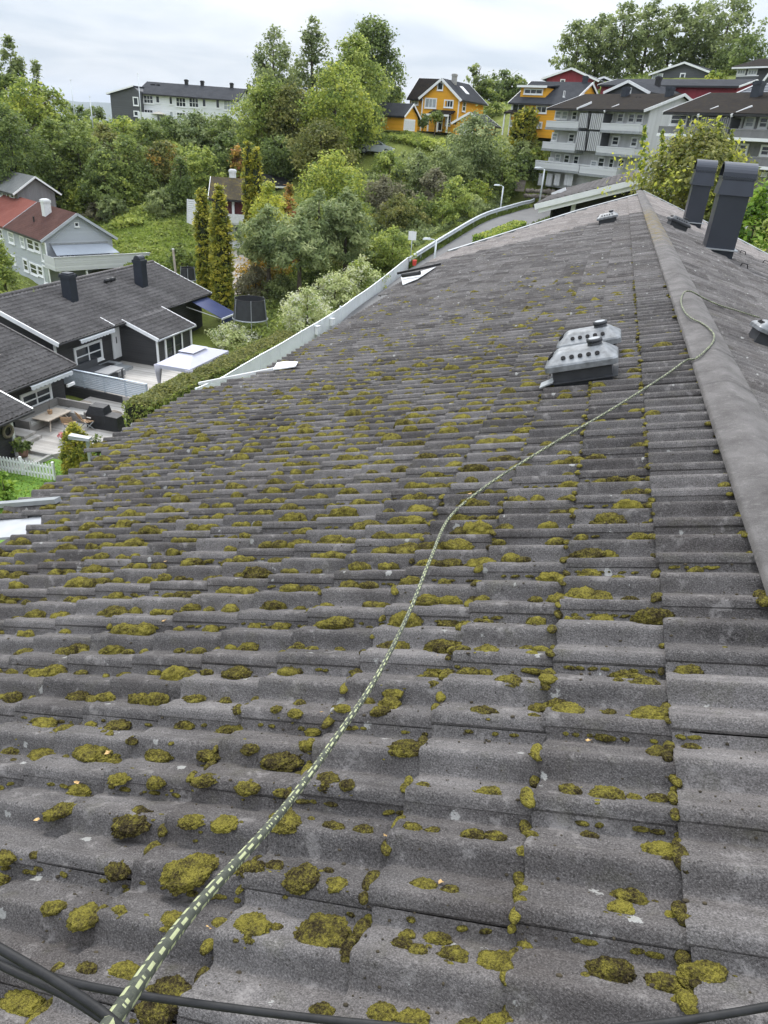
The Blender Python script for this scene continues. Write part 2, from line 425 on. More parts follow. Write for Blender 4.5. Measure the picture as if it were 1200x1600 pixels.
def pale(k, i):
    """the far end of the roof carries lighter tiles; the change runs ragged along one tile row"""
    yb = np.interp(k, [0, 3, 5, 8, 12, 16], [21.2, 20.7, 20.3, 19.6, 19.3, 19.0])
    return row_y(i)+0.3 > yb
dl = [jl(k, i) for (k, i) in far_list if not pale(k, i)]; pl = [jl(k, i) for (k, i) in far_list if pale(k, i)]
for nm, lst, mt, sg in (('tile_field', dl, M_TILE, 1), ('pale_tile_field', pl, M_TILE_PALE, 1)):
    V, F, R_ = place_tiles(lst, sg)
    tag(link(nm, mesh_np(nm, V, F, mt, True, {'rnd': R_}), ROOF), kind='stuff')
rd, rpale = [], []
_gr = [(0, 33.0), (1.2, 31.2), (2.6, 29.3), (4.1, 25.5), (6, 21)]
for i in range(2, 104):
    for k in range(1, 17):
        y = row_y(i)
        if y > np.interp(k*E_, [g[0] for g in _gr], [g[1] for g in _gr]): continue
        (rpale if y > 20.5 else rd).append(jl(k, i))
for nm, lst, mt in (('far_slope_tile_field', rd, M_TILE), ('far_slope_pale_tile_field', rpale, M_TILE_PALE)):
    V, F, R_ = place_tiles(lst, -1)
    tag(link(nm, mesh_np(nm, V, F, mt, True, {'rnd': R_}), ROOF), kind='stuff')

# roof deck below the tiles, verge boards along the skewed far end, walls, gutter
d_ = MB()
pts_l = [(s, gable_y(s)) for s in (0.0, 2.03, 4.11, 5.0)]
def sl(s, y, lf): return slope_pt(s, y, lf)-RL
def deck(side):
    m = MB()
    ys = [0.2, 8, 16]
    prof = [(0.0, 29.2), (2.0, 27.2), (4.1, 23.2), (4.55, 22.2)] if side > 0 else [(0.0, 32.8), (1.2, 31), (2.6, 29.1), (4.1, 25.3), (5.0, 23)]
    for (s0, y0), (s1, y1) in zip(prof[:-1], prof[1:]):
        q = [sl(s0, 0.0, -.045), sl(s1, 0.0, -.045), sl(s1, y1, -.045), sl(s0, y0, -.045)]
        q2 = [p+Vector((0, 0, -.03)) for p in q]
        if side < 0:
            fx = lambda p: Vector((2*XA-(p.x+RL.x)-RL.x, p.y, p.z))
            q = [fx(p) for p in q][::-1]; q2 = [fx(p) for p in q2][::-1]
        m.hexa(q2[::-1], q[::-1])
    return m
M_DECK = simple('roof_underlay', (0.05, 0.045, 0.04), 0.9)
deck(1).build('roof_deck', M_DECK, ROOF); deck(-1).build('roof_deck', M_DECK, ROOF)
vb = MB()
gp = [(0.0, 29.35), (2.03, 27.4), (4.11, 23.5), (5.3, 21.3)]
for (s0, y0), (s1, y1) in zip(gp[:-1], gp[1:]): vb.beam(sl(s0, y0+.05, .01), sl(s1, y1+.05, .01), 0.07, 0.10)
vb.build('verge_trim', M_GREYM, ROOF)
vb = MB()
gp = [(0.0, 33.1), (1.2, 31.5), (2.6, 29.6), (4.1, 25.8), (5.3, 23)]
for (s0, y0), (s1, y1) in zip(gp[:-1], gp[1:]):
    a, b_ = sl(s0, y0+.05, .0), sl(s1, y1+.05, .0)
    fx = lambda p: Vector((2*XA-(p.x+RL.x)-RL.x, p.y, p.z))
    vb.beam(fx(a), fx(b_), 0.07, 0.10)
vb.build('verge_trim', M_GREYM, ROOF)
wb = MB()
wb.prism([(-4.0-RL.x, 0.3-RL.y), (5.6-RL.x, 0.3-RL.y), (5.6-RL.x, 22.0-RL.y), (XA-RL.x, 28.8-RL.y), (-3.0-RL.x, 23.2-RL.y), (-3.2-RL.x, 8.2-RL.y), (-4.0-RL.x, 7.6-RL.y)], 2, -13-RL.z, -3.15-RL.z)
wb.build('wall', M_WALLG, ROOF)
# ---- ridge cap: half-round segments
def ridge_mesh(L):
    m = MB(); n = 14; V = []
    R1, H1 = 0.150, 0.075
    for yy, g in ((0.0, 1.0), (0.006, 1.006), (L*.5, 1.0), (L-.01, 1.0), (L+.02, 0.99)):
        for j in range(n+1):
            t = math.pi*j/n
            xx = -R1*math.cos(t)*g; ax = abs(xx)
            V.append((xx, yy, H1*g-(math.sqrt(ax*ax+.03**2)-.03)*.42+(0 if 0 < j < n else -0.022)))
    F = []
    for i in range(4):
        for j in range(n):
            a = i*(n+1)+j; F.append((a, a+1, a+n+2, a+n+1))
    m.add(V, F); return m.mesh('ridge_tile', M_RIDGE, True)
RM = ridge_mesh(0.42)
for q in range(80):
    y = 0.0+q*0.42
    if y > 32.2: break
    o = link('ridge_tile', RM, ROOF)
    o.location = Vector((XA, y, RZ+0.012+rng.uniform(-.001, .001)))-RL
    o.rotation_euler = (rng.uniform(-.002, .002), rng.uniform(-.006, .006), rng.uniform(-.003, .003))

# ------------------------------------------------------------------ MOSS
def ico(sub):
    import bmesh
    bm = bmesh.new(); bmesh.ops.create_icosphere(bm, subdivisions=sub, radius=1)
    V = np.array([v.co for v in bm.verts]); F = np.array([[v.index for v in f.verts] for f in bm.faces]); bm.free(); return V, F
def moss_arrays(sub, seed, fine=True):
    V, F = ico(sub); out = []
    so = Vector((seed*7.3, seed*3.1, seed*1.7))
    for v in V:
        p = Vector(v)
        r = 0.97+0.20*mnoise.noise(p*1.1+so)+0.17*mnoise.noise(p*2.4+so)
        if fine: r += 0.10*mnoise.noise(p*6+so)+0.10*mnoise.noise(p*14+so)+0.08*mnoise.noise(p*30+so)
        z = p.z*r
        z = z*0.72 if z > 0 else z*0.2
        out.append((p.x*r*0.5, p.y*r*0.5, z*0.5))
    return np.array(out), F
MOSS_M = [mesh_np('moss_clump', *moss_arrays(5, s), M_MOSS, True) for s in range(10)]
MOSS_LO = [moss_arrays(3, 40+s) for s in range(8)]
MOSS_XLO = [moss_arrays(1, 80+s, False) for s in range(6)]
MOSS_VLO = [moss_arrays(2, 60+s, False) for s in range(6)]
moss = []     # (k, i, xl, v, length, width, height, explicit)
TONE = {}
expl = """120,1222,45 190,1220,40 243,1225,40 322,1225,45 388,1230,50 437,1238,27 515,1225,45 547,1235,30 97,1270,48 208,1283,65
305,1290,45 355,1292,45 452,1290,60 525,1297,40 570,1300,35 12,1338,45 60,1340,22 182,1362,52 215,1350,15 300,1363,85
400,1367,45 432,1357,32 478,1377,62 515,1358,20 530,1387,35 585,1388,22 88,1425,38 135,1435,50 195,1436,28 233,1440,15
275,1446,42 345,1444,32 395,1455,60 430,1450,25 500,1456,92 546,1494,30 570,1440,16 30,1545,80 195,1520,50 108,1515,14
142,1525,35 270,1555,70 245,1580,70 502,1577,45 592,1583,45 662,1232,24 763,1240,44 890,1238,40 945,1240,55 988,1243,25
1025,1243,35 648,1300,32 678,1303,27 740,1308,42 775,1307,40 833,1307,24 822,1337,24 922,1300,30 1030,1320,50 1047,1345,22
665,1387,45 705,1395,32 817,1420,20 985,1390,55 970,1420,42 1050,1425,22 625,1475,35 650,1487,32 632,1457,30 680,1460,45
705,1490,48 775,1500,65 820,1470,25 955,1510,70 1040,1530,55 1095,1513,62 1063,1568,25 640,1590,55 607,1585,30 730,1595,36
67,1122,48 97,1135,35 140,1125,25 180,1126,48 285,1124,38 352,1126,45 380,1110,12 437,1117,22 465,1120,30 485,1128,30
540,1118,30 597,1118,35 12,1165,35 62,1168,60 145,1162,70 172,1175,35 210,1165,25 245,1170,55 327,1170,48 393,1172,35
437,1174,75 480,1168,35 758,1115,50 835,1120,22 890,1110,52 953,1110,26 1013,1110,58 635,1170,60 840,1180,30 1025,1168,40
1078,1163,30 797,1065,50 860,1072,30 680,1072,20 615,1078,40 967,1060,18 1010,1065,45 835,955,32 940,937,38 985,937,30 700,960,40 965,902,24 800,870,22 720,1022,36 760,1020,40 830,1025,22 1132,1010,10"""
for tok in expl.split():
    px, py, w = map(float, tok.split(',')); P = hit_roof(px, py+w*0.12)
    s = (X0-P.x)/CA; k = int(math.floor(s/E_))+1; xl = k*E_-s
    i = int(math.floor((P.y-ROW0)/W_)); v = P.y-row_y(i)
    Lm = w*P.length/F_PX*0.92
    moss.append((k, i, xl, min(max(v, .01), .29), Lm, Lm*rng.uniform(.55, .78), Lm*rng.uniform(.30, .42), True))
for m_ in list(moss):                                          # frayed edges: small tufts broken off round each cushion
    k, i, xl, v, Lm, Wm, Hm, _e = m_
    for _ in range(rng.randrange(1, 6)):
        a = rng.uniform(0, 6.283); rr_ = rng.uniform(.42, .72); t_ = rng.uniform(.08, .22)*Lm
        moss.append((k, i, xl+math.cos(a)*Lm*rr_, min(max(v+math.sin(a)*Wm*rr_, -.004), .295), t_*1.2, t_, t_*.32, False))
def dens(k, y):
    lo = np.interp(k, [1, 2, 3, 4, 6, 14, 16], [0.05, .55, .75, .9, 1.0, 1.0, .8])
    return lo*np.interp(y, [0, 2, 5, 8, 10.5, 13, 16], [1, 1.05, 1.05, .9, .5, .15, .04])
for (dist, k, i, vis) in tiles:
    if not vis: continue
    y = row_y(i)
    px, py, _z = project(slope_pt((k-.5)*E_, y+.15))
    if py > 1100 and -20 < px < 1220 and py < 1610: continue                                   # there each clump is set by hand above
    D_ = dens(k, y)
    for tr in (0.122, 0.272):
        nn = sum(rng.random() < D_*q for q in ((1, .95, .85, .7, .5, .3) if k > 3 and y > 2 else (0.98, 0.85, 0.65, 0.45, 0.3)))
        for _ in range(nn):
            Lm = rng.choice((.035, .05, .06, .07, .08, .10, .13))*rng.uniform(.8, 1.2)*(1.12 if y > 2 else 1)
            moss.append((k, i, rng.uniform(.02, E_-.02), tr+rng.uniform(-.026, .012), Lm, Lm*rng.uniform(.55, .85), Lm*rng.uniform(.42, .66), False))
    if rng.random() < D_*0.30:                               # grown into the lip groove
        moss.append((k, i, rng.uniform(.05, .3), -.004, rng.uniform(.06, .16), .022, .02, False))
    if rng.random() < max(D_, .16)*0.5:                      # in the corner under a nose
        Lm = rng.uniform(.03, .06); moss.append((k, i, -.012, rng.choice((.0, .1, .13, .25, .28)), Lm, Lm*1.2, Lm*.6, False))
# continuous moss seams along the joints near the ridge
for k, y0, y1, pr in ((1, .3, 9.5, .75), (2, .3, 7, .8), (3, .3, 5, .7), (4, .3, 4, .6), (5, .3, 3, .4)):
    y = y0
    while y < y1:
        if rng.random() < pr:
            i = int(math.floor((y-ROW0)/W_)); Lm = rng.uniform(.018, .042)
            moss.append((k, i, rng.uniform(-.016, .0), y-row_y(i), Lm, Lm*rng.uniform(1.0, 2.2), Lm*.55, False))
        y += rng.uniform(.015, .07)
for k in range(1, 9):                                        # along the lip lines in the near rows
    for i in range(-7, 6):
        if rng.random() < (.35 if k < 2 else .75):
            x = rng.uniform(0, .1)
            while x < E_:
                if rng.random() < .6:
                    Lm = rng.uniform(.02, .05); moss.append((k, i, x, -.003+rng.uniform(-.003, .003), Lm, .016, .012, False))
                x += rng.uniform(.02, .06)
y = .5
while y < 9:                                                 # dark tufts under the ridge cap's edge
    i = int(math.floor((y-ROW0)/W_)); Lm = rng.uniform(.02, .06)
    moss.append((1, i, E_-rng.uniform(.0, .03), y-row_y(i), Lm, Lm, Lm*.5, False)); y += rng.uniform(.05, .3)
def surf_z(xl, v):
    vv = v % 0.30 if 0 <= v < .3 else max(0.0, min(v, .3))
    return wave(vv)+0.013*(1-xl/E_)-0.010*(xl/E_) - (0.010 if v < 0 or xl < 0 else 0)
allm = []
for m_ in moss:
    k, i = m_[0], m_[1]
    size = (2 if m_[7] else 1)*m_[4]/max(.6, project(slope_pt(k*E_, row_y(i)))[2])
    allm.append((-(size if (k, i) in IND else 0), m_))
allm.sort(key=lambda a: a[0])
Vs, Fs, Rs, nb = [], [], [], 0
cnt = 0
RM3 = np.array([[CA, 0, -SA], [0, 1, 0], [SA, 0, CA]])
for pr, (k, i, xl, v, Lm, Wm, Hm, ex) in allm:
    if cnt < 300 and pr < 0:
        cnt += 1
        o = link('moss_clump', MOSS_M[rng.randrange(10)], IND[(k, i)])
        o.location = (xl, v, surf_z(xl, v)-.002); o.rotation_euler = (0, 0, rng.uniform(-.35, .35) if Lm > Wm*1.1 else rng.uniform(0, 6))
        o.scale = (Lm*1.0, Wm*1.05, Hm*1.45)
    else:
        ydist = row_y(i)
        bv, bf = (MOSS_LO[rng.randrange(8)] if ydist < 3.5 and Lm > .045 else (MOSS_VLO[rng.randrange(6)] if ydist < 6.5 else MOSS_XLO[rng.randrange(6)]))
        a = rng.uniform(-.4, .4); ca, sa = math.cos(a), math.sin(a)
        q = bv*np.array([Lm, Wm, Hm*1.75]); q = np.stack([q[:, 0]*ca-q[:, 1]*sa, q[:, 0]*sa+q[:, 1]*ca, q[:, 2]], 1)
        q = q+np.array([xl, v, surf_z(xl, v)-.002+(.006 if 2.2 < ydist < 12 and Lm > .05 else 0)])
        q = q@RM3.T+np.array(tile_origin(k, i)-RL)
        Vs.append(q); Fs.append(bf+nb); nb += len(bv); Rs += [rng.uniform(.45, 1.0) if (k > 4 or ydist > 3) else rng.random()]*len(bf)
tag(link('moss_growth', mesh_np('moss_growth', np.concatenate(Vs), np.concatenate(Fs), M_MOSS, True, {'rnd': Rs}), ROOF), kind='stuff')
# crumbs of moss and grit lying about on the near tiles
Vs, Fs, nb = [], [], 0
cv, cf = ico(1)
for _ in range(2600):
    y = 0.4+3.6*rng.random()**1.2; s = rng.uniform(.02, 4.2)
    k = int(s//E_)+1; xl = k*E_-s; i = int(math.floor((y-ROW0)/W_)); v = y-row_y(i)
    if rng.random() < .6: v = rng.choice((.118, .268))+rng.gauss(0, .025); v = min(max(v, .0), .3)
    r = rng.choice((.0018, .0022, .003, .0042))*rng.uniform(.7, 1.4)
    q = cv*np.array([r*rng.uniform(.7, 1.6), r, r*.7])+np.array([xl, v, surf_z(xl, v)+r*.25])
    Vs.append(q@RM3.T+np.array(tile_origin(k, i)-RL)); Fs.append(cf+nb); nb += len(cv)
M_CRUMB = simple('moss_crumbs', (0.045, 0.036, 0.022), 0.95, 0, 0.5, 40)
tag(link('moss_crumbs', mesh_np('moss_crumbs', np.concatenate(Vs), np.concatenate(Fs), M_CRUMB, False), ROOF), kind='stuff')
# fallen leaf scraps and lichen flakes
def on_roof(px, py, lift=0.0):
    P = hit_roof(px, py); return P+Vector((-SA*lift, 0, CA*lift))
M_LEAF = simple('dry_leaf', (0.42, 0.27, 0.11), 0.7, 0, 0.35, 60)
lf = MB()
for px, py, w in ((605,1312,10),(690,1383,9),(680,1030,14),(122,1228,9),(845,917,11),(165,1438,14),(612,1072,13),(325,1457,14),(505,1120,11),(170,1180,10),(257,973,10),(260,880,6),(460,918,9),(585,722,6),(60,1285,9),(920,1162,8),(735,775,7)):
    P = on_roof(px, py, .012); r = w*P.length/F_PX*.6; a = rng.uniform(0, 6)
    ring = []
    for t in range(7):
        th = t/7*6.283; rr = r*(1.0 if t % 2 else .62)
        ring.append((P.x-RL.x+rr*math.cos(th+a), P.y-RL.y+rr*.7*math.sin(th+a), P.z-RL.z+(P.x*0)+rr*math.cos(th+a)*TA+rng.uniform(-.2, .5)*r))
    lf.add(ring+[(P.x-RL.x, P.y-RL.y, P.z-RL.z+.001)], [(t, (t+1) % 7, 7) for t in range(7)])
tag(lf.build('leaf_scraps', M_LEAF, ROOF), kind='stuff')
# ================================================================== TERRAIN, ROAD
ROAD = [(-13.2, 30, -13.0), (-13.2, 37, -12.1), (-13.1, 45, -10.6), (-12.7, 52, -9.9), (-12.6, 59, -9.35), (-11.6, 67, -8.3), (-9.9, 76, -6.95), (-8.2, 84, -6.4), (-6.6, 90, -6.05), (-3.0, 94.5, -5.6), (3.0, 97, -5.2), (10, 97.5, -4.6)]
_anch = [(-20,5,-14.5),(-20,14,-14.4),(-21,20,-14.4),(-24,22,-14.4),(-21,27,-14.4),(-27,27,-14.5),(-25,33,-14.1),(-30,38,-14.1),(-36,26,-14.4),(-45,30,-15.2),(-60,35,-17),(-19,34,-13.9),(-18.5,42,-12.6),(-18.4,50,-11.6),(-18,58,-10.6),(-22,46,-13.0),(-28,50,-13.3),(-40,48,-14.6),(-48,52,-15.3),(-58,62,-14.0),(-64,71,-11.0),(-60,76,-10.6),(-70,74,-11.0),(-68,79,-9.8),(-52,64,-11.6),
 (-44,64.5,-10.6),(-39.7,60,-11.6),(-33,56,-12.6),(-37,68.6,-11),(-31,62,-11.6),(-28,66,-11.0),(-56,80,-6.2),(-44.6,76,-7.6),(-70,84,-6.5),(-72,70,-11.5),(-50,88,-4.0),(-38,84,-5.2),(-68,95,-2.2),(-90,100,-2),(-68,117,-.4),(-50,115,0.2),(-30,78,-7.0),(-24,72,-8.4),(-19,66,-9.5),(-17,75,-8.2),(-15,86,-7.0),(-22,86,-4.2),(-28.3,92.8,-1.5),(-34,94,-1.3),(-22,94,-2.6),(-14,96,-3.2),(-28,101,.8),(-23,105,.25),(-27,112,1.0),(-20,112,1.2),(-36,112,1.4),(-11.4,99.5,1.2),(-9.1,105,2.2),(-16,104,.6),(-9.2,95.5,-3.8),(1.3,86,-3.5),(5,92,-3.0),(-3,100,-1.0),(-12,92,-5.9),
 (9.2,71.5,-3.2),(14,66,-4.0),(20,75,-2.6),(12,84,-1.6),(0,104,3.0),(8,100,3.4),(18,96,3.6),(-9,119.6,7.0),(-4,108,5.6),(10.7,99.6,5.7),(0,135,11),(14,114,8.9),(25,110,8.9),(20,135,12),(-25,130,4.5),(-60,140,0.5),(-25,150,6),(40,90,4),(40,140,13),(70,100,8),
 (-9,12,-12.4),(-9,25,-12.0),(-4,12,-10.5),(0,0,-10.5),(-4,40,-9.8),(2,30,-8),(8,10,-8.0),(10,25,-7.0),(6,40,-7.4),(14,40,-6),(8,55,-6.2),(0,60,-7.2),(0,75,-6.0),(-4,84,-6.0),(20,50,-5),(30,20,-7),(30,60,-4),(40,40,-4),(-7,52,-9.6),(-7,64,-8.6),(-40,0,-16),(-70,0,-20),(-100,60,-18),(-110,120,-6),(0,-20,-11),(-40,-20,-15)]
A_ = np.array(_anch + [(x+dx_, y, z-.12) for (x, y, z) in ROAD for dx_ in (-2.6, 0, 2.6)], float)
_d = np.hypot(A_[:, None, 0]-A_[None, :, 0], A_[:, None, 1]-A_[None, :, 1])
_n = len(A_); _K = np.zeros((_n+3, _n+3)); _K[:_n, :_n] = -_d-np.eye(_n)*-0.6*0
_K[:_n, _n] = 1; _K[:_n, _n+1:] = A_[:, :2]/100; _K[_n, :_n] = 1; _K[_n+1:, :_n] = (A_[:, :2]/100).T
_K[np.arange(_n), np.arange(_n)] += 0.3
_w = np.linalg.solve(_K, np.concatenate([A_[:, 2], [0, 0, 0]]))
def terr(x, y):
    x = np.asarray(x, float); y = np.asarray(y, float); sh = x.shape; x = x.ravel(); y = y.ravel(); out = np.empty(len(x))
    for a in range(0, len(x), 4000):
        d = np.hypot(x[a:a+4000, None]-A_[None, :, 0], y[a:a+4000, None]-A_[None, :, 1])
        out[a:a+4000] = -d@_w[:_n]+_w[_n]+x[a:a+4000]/100*_w[_n+1]+y[a:a+4000]/100*_w[_n+2]
    return out.reshape(sh) if sh else float(out[0])
def ground_mat():
    m, nt, b, _ = new_mat('meadow'); P = wpos(nt)
    f = noise_n(nt, P, 0.35, 6, 0.65); g = noise_n(nt, P, 6.0, 5, 0.7)
    c = ramp_n(nt, math_n(nt, 'ADD', math_n(nt, 'MULTIPLY', f, .55), math_n(nt, 'MULTIPLY', g, .45)),
               [(0.3, (0.075, 0.090, 0.026)), (0.5, (0.150, 0.180, 0.040)), (0.66, (0.22, 0.25, 0.055)), (0.8, (0.23, 0.20, 0.07))])
    nt.links.new(c, b.inputs['Base Color']); b.inputs['Roughness'].default_value = 0.9; b.inputs['Specular IOR Level'].default_value = .15
    bump_n(nt, b, noise_n(nt, P, 5.0, 6, .7), 1.0, 0.25)
    return m
M_GROUND = ground_mat()
def axis_pts(a, b, n, far0, far1, nf):
    inner = np.linspace(a, b, n)
    lo = a-np.geomspace(2, a-far0, nf)[::-1]; hi = b+np.geomspace(2, far1-b, nf)
    return np.concatenate([lo, inner, hi])
gx = axis_pts(-115, 60, 150, -9000, 9000, 22); gy = axis_pts(-20, 150, 150, -3000, 15000, 22)
GX, GY = np.meshgrid(gx, gy, indexing='xy')
cx = np.clip(GX, -110, 60); cy = np.clip(GY, -20, 148)
Z = terr(cx, cy)
dout = np.hypot(GX-cx, GY-cy)
Z = Z*np.exp(-dout/700.0)+(1-np.exp(-dout/700.0))*-60.0+np.where(dout > 0, -np.minimum(dout, 60)*.04, 0)
rg = np.random.default_rng(3); Z += np.where(dout > 0, 0, rg.normal(0, .05, Z.shape))
nx_, ny_ = len(gx), len(gy)
V = np.stack([GX.ravel(), GY.ravel(), Z.ravel()], 1)
idx = np.arange(nx_*ny_).reshape(ny_, nx_)
F = np.stack([idx[:-1, :-1].ravel(), idx[:-1, 1:].ravel(), idx[1:, 1:].ravel(), idx[1:, :-1].ravel()], 1)
tag(link('ground', mesh_np('ground', V, F, M_GROUND, True)), kind='structure')
# distant ridge of wooded hills beyond the valley, with the air between
hv, hf = [], []
rows = 7; cols = 90
for r_ in range(rows):
    for c_ in range(cols):
        az = rad(-62+100*c_/(cols-1)); Dh = 7000+r_*420
        env = math.sin(math.pi*r_/(rows-1))**.8
        hgt = (165+90*mnoise.noise(Vector((c_*.13, r_*.4, 1)))+40*mnoise.noise(Vector((c_*.5, r_*.9, 4))))*env
        hv.append((Dh*math.sin(az), Dh*math.cos(az), -70+hgt*.95))
for r_ in range(rows-1):
    for c_ in range(cols-1):
        a = r_*cols+c_; hf.append((a, a+1, a+cols+1, a+cols))
M_HILL = simple('far_forest', (0.045, 0.06, 0.04), .95, 0, .5, .004)
tag(link('hills', mesh_np('hills', hv, np.array(hf), M_HILL, True)), kind='structure')

# ---- road, kerb line
def asphalt():
    m, nt, b, _ = new_mat('asphalt'); P = wpos(nt)
    f = math_n(nt, 'ADD', math_n(nt, 'MULTIPLY', noise_n(nt, P, .5, 6, .65), .6), math_n(nt, 'MULTIPLY', noise_n(nt, P, 14, 4, .7), .4))
    c = ramp_n(nt, f, [(.3, (.080, .080, .083)), (.72, (.145, .143, .142))])
    nt.links.new(c, b.inputs['Base Color']); b.inputs['Roughness'].default_value = .85
    bump_n(nt, b, noise_n(nt, P, 60, 3), .4, .006); return m
M_ASPH = asphalt()
def resample(pts, step):
    pts = [Vector(p) for p in pts]; out = []
    # Catmull-Rom
    for i in range(len(pts)-1):
        p0, p1, p2, p3 = pts[max(i-1, 0)], pts[i], pts[i+1], pts[min(i+2, len(pts)-1)]
        n = max(2, int((p2-p1).length/step))
        for k in range(n):
            t = k/n
            out.append(0.5*((2*p1)+(p2-p0)*t+(2*p0-5*p1+4*p2-p3)*t*t+(3*p1-p0-3*p2+p3)*t**3))
    out.append(pts[-1]); return out
RC = resample(ROAD, 1.0)
def offset_line(pts, off):
    out = []
    for i, p in enumerate(pts):
        d = pts[min(i+1, len(pts)-1)]-pts[max(i-1, 0)]; d.z = 0; d.normalize()
        out.append(p+Vector((d.y, -d.x, 0))*off)
    return out
def ribbon(name, pts, w0, w1, dz, mat, kind='structure', label=None):
    a = offset_line(pts, w0); b = offset_line(pts, w1)
    V = [p+Vector((0, 0, dz)) for p in a]+[p+Vector((0, 0, dz)) for p in b]; n = len(pts)
    F = [(i, i+n, i+n+1, i+1) for i in range(n-1)]
    return tag(link(name, mesh_np(name, [tuple(v) for v in V], np.array(F), mat, True)), kind=kind)
ribbon('road', RC, -2.25, 2.4, .04, M_ASPH)
M_VERGE = simple('grass_verge', (0.115, 0.155, 0.028), .95, 0, .45, 3.0, .8, 12, .1)
# ---- white board fence along the road
M_FENCE = simple('fence_white', (0.72, 0.75, 0.78), .55, 0, .08, 1.2, .1, 20, .003)
def road_z(y): return float(np.interp(y, [p[1] for p in ROAD], [p[2] for p in ROAD]))
_ft = [at(345, 591, 36), at(430, 543, 41.2), at(552, 466.5, 48.5), at(638, 402, 61)]; fl = resample([(_ft[0].x-.25, 29.5, 0)]+[(p.x, p.y, 0) for p in _ft], 0.6)
FENCE = empty('board_fence', (-15.3, 47, road_z(47)), 0, 'long white board fence running along the road edge beyond the roof', 'fence')
FO = Vector(FENCE.location)
run = [0.0]
for a, b in zip(fl[:-1], fl[1:]): run.append(run[-1]+(b-a).length)
tot = run[-1]
def f_at(s):
    i = min(int(np.searchsorted(run, s)), len(fl)-1); i = max(i, 1)
    t = (s-run[i-1])/(run[i]-run[i-1]); p = fl[i-1].lerp(fl[i], t); d = (fl[i]-fl[i-1]).normalized()
    return Vector((p.x, p.y, float(np.interp(p.y, [q.y for q in _ft], [q.z for q in _ft]))-1.02)), d
npan = 14
for k in range(npan):
    s0, s1 = tot*k/npan, tot*(k+1)/npan
    m = MB(); s = s0+.03
    while s < s1-.05:
        p, d = f_at(s+.06); nrm = Vector((d.y, -d.x, 0)); h = 1.0+rng.uniform(-.006, .006)
        a = p-FO-d*.049; b = p-FO+d*.049; th = nrm*.011
        m.hexa([a-th, b-th, b+th, a+th], [q+Vector((0, 0, h)) for q in (a-th, b-th, b+th, a+th)]); s += .1225
    for zz in (.2, .82):
        p, d = f_at(s0); q, d2 = f_at(s1); off = Vector((d.y, -d.x, 0))*-.03
        m.beam(p-FO+off+Vector((0, 0, zz)), q-FO+off+Vector((0, 0, zz)), .04, .1)
    tag(m.build('board_panel', M_FENCE, FENCE), kind='stuff')
    p, d = f_at(s0); MB().box(p.x-FO.x-.05, p.x-FO.x+.05, p.y-FO.y-.05, p.y-FO.y+.05, p.z-FO.z-.1, p.z-FO.z+1.05+(.1 if k == 7 else 0)).build('fence_post', M_FENCE, FENCE)
    MB().beam(p-FO+Vector((0, 0, 1.02)), f_at(s1)[0]-FO+Vector((0, 0, 1.02)), .07, .03).build('cap_rail', M_FENCE, FENCE)
for s, w, hh in ((tot*.405, .3, .5), (tot*.46, .28, .4)):
    p, d = f_at(s); nrm = Vector((d.y, -d.x, 0)); q = p+nrm*.14
    bx = empty('meter_cabinet', q+Vector((0, 0, .35)), math.atan2(d.y, d.x), 'small white cabinet fixed to the board fence, '+('the larger and nearer of the two' if w > .29 else 'the smaller and farther of the two'), 'cabinet', 'white cabinets on the road fence')
    MB().box(-w/2, w/2, -.1, .1, 0, hh).build('cabinet_body', M_WHITE, bx)
    MB().box(-w/2+.02, w/2-.02, -.125, -.1, .03, hh-.05).build('cabinet_door', M_FENCE, bx)
    MB().prism([(-.13, hh), (.13, hh), (.13, hh+.03), (-.13, hh+.06)], 0, -w/2-.03, w/2+.03).build('cabinet_roof', M_WHITE, bx)
# ---- guardrail
M_GALV = simple('galvanised_steel', (0.52, 0.55, 0.58), .5, .1, .12, 2)
g0 = offset_line(RC, -2.55)
gl = [p+Vector((0, 0, .62)) for p in g0 if p.y > 58.5]
gl = gl[:next((i for i, p in enumerate(gl) if p.y > 90.6), len(gl))]
GR = empty('guardrail', gl[0]-Vector((0, 0, .62)), 0, 'long galvanised steel guardrail curving along the outer road edge', 'guardrail')
GO = Vector(GR.location)
loop = gl[-1]; gl2 = gl+[loop+Vector((.3, 1.6, .1)), loop+Vector((.2, 3.0, .2)), loop+Vector((-.8, 4.2, .3))]
m = MB()
for (o1, z1) in ((0, .1), (0, -.1)):
    m.tube([p-GO+Vector((0, 0, z1)) for p in gl2], .105, 8)
m.build('rail_beam', M_GALV, GR, True)
for i in range(0, len(gl2), 3):
    p = gl2[i]-GO; MB().box(p.x-.1, p.x-.02, p.y-.05, p.y+.05, p.z-1.1, p.z+.08).build('rail_post', M_GALV, GR)
# grass strips at both edges of the road
def grass_strip(name, pts, w0, w1, n, h, seed, col=None):
    r_ = random.Random(seed); a = offset_line(pts, w0); b = offset_line(pts, w1); V = []; F = []
    for _ in range(n):
        i = r_.randrange(len(pts)-1); t = r_.random(); u = r_.random()
        p = a[i].lerp(b[i], u).lerp(a[i+1].lerp(b[i+1], u), t)
        p.z = max(p.z-.05, -99); hh = h*r_.uniform(.5, 1.3); w = .05*r_.uniform(.6, 1.6); th = r_.uniform(0, 3.14)
        dx_, dy_ = math.cos(th)*w, math.sin(th)*w; lx, ly = r_.gauss(0, .12)*hh/h, r_.gauss(0, .12)*hh/h
        k = len(V); V += [(p.x-dx_, p.y-dy_, p.z), (p.x+dx_, p.y+dy_, p.z), (p.x+lx+dx_*.3, p.y+ly+dy_*.3, p.z+hh), (p.x+lx-dx_*.3, p.y+ly-dy_*.3, p.z+hh)]
        F.append((k, k+1, k+2, k+3))
    return tag(link(name, mesh_np(name, V, np.array(F), col or M_VERGE)), kind='stuff')
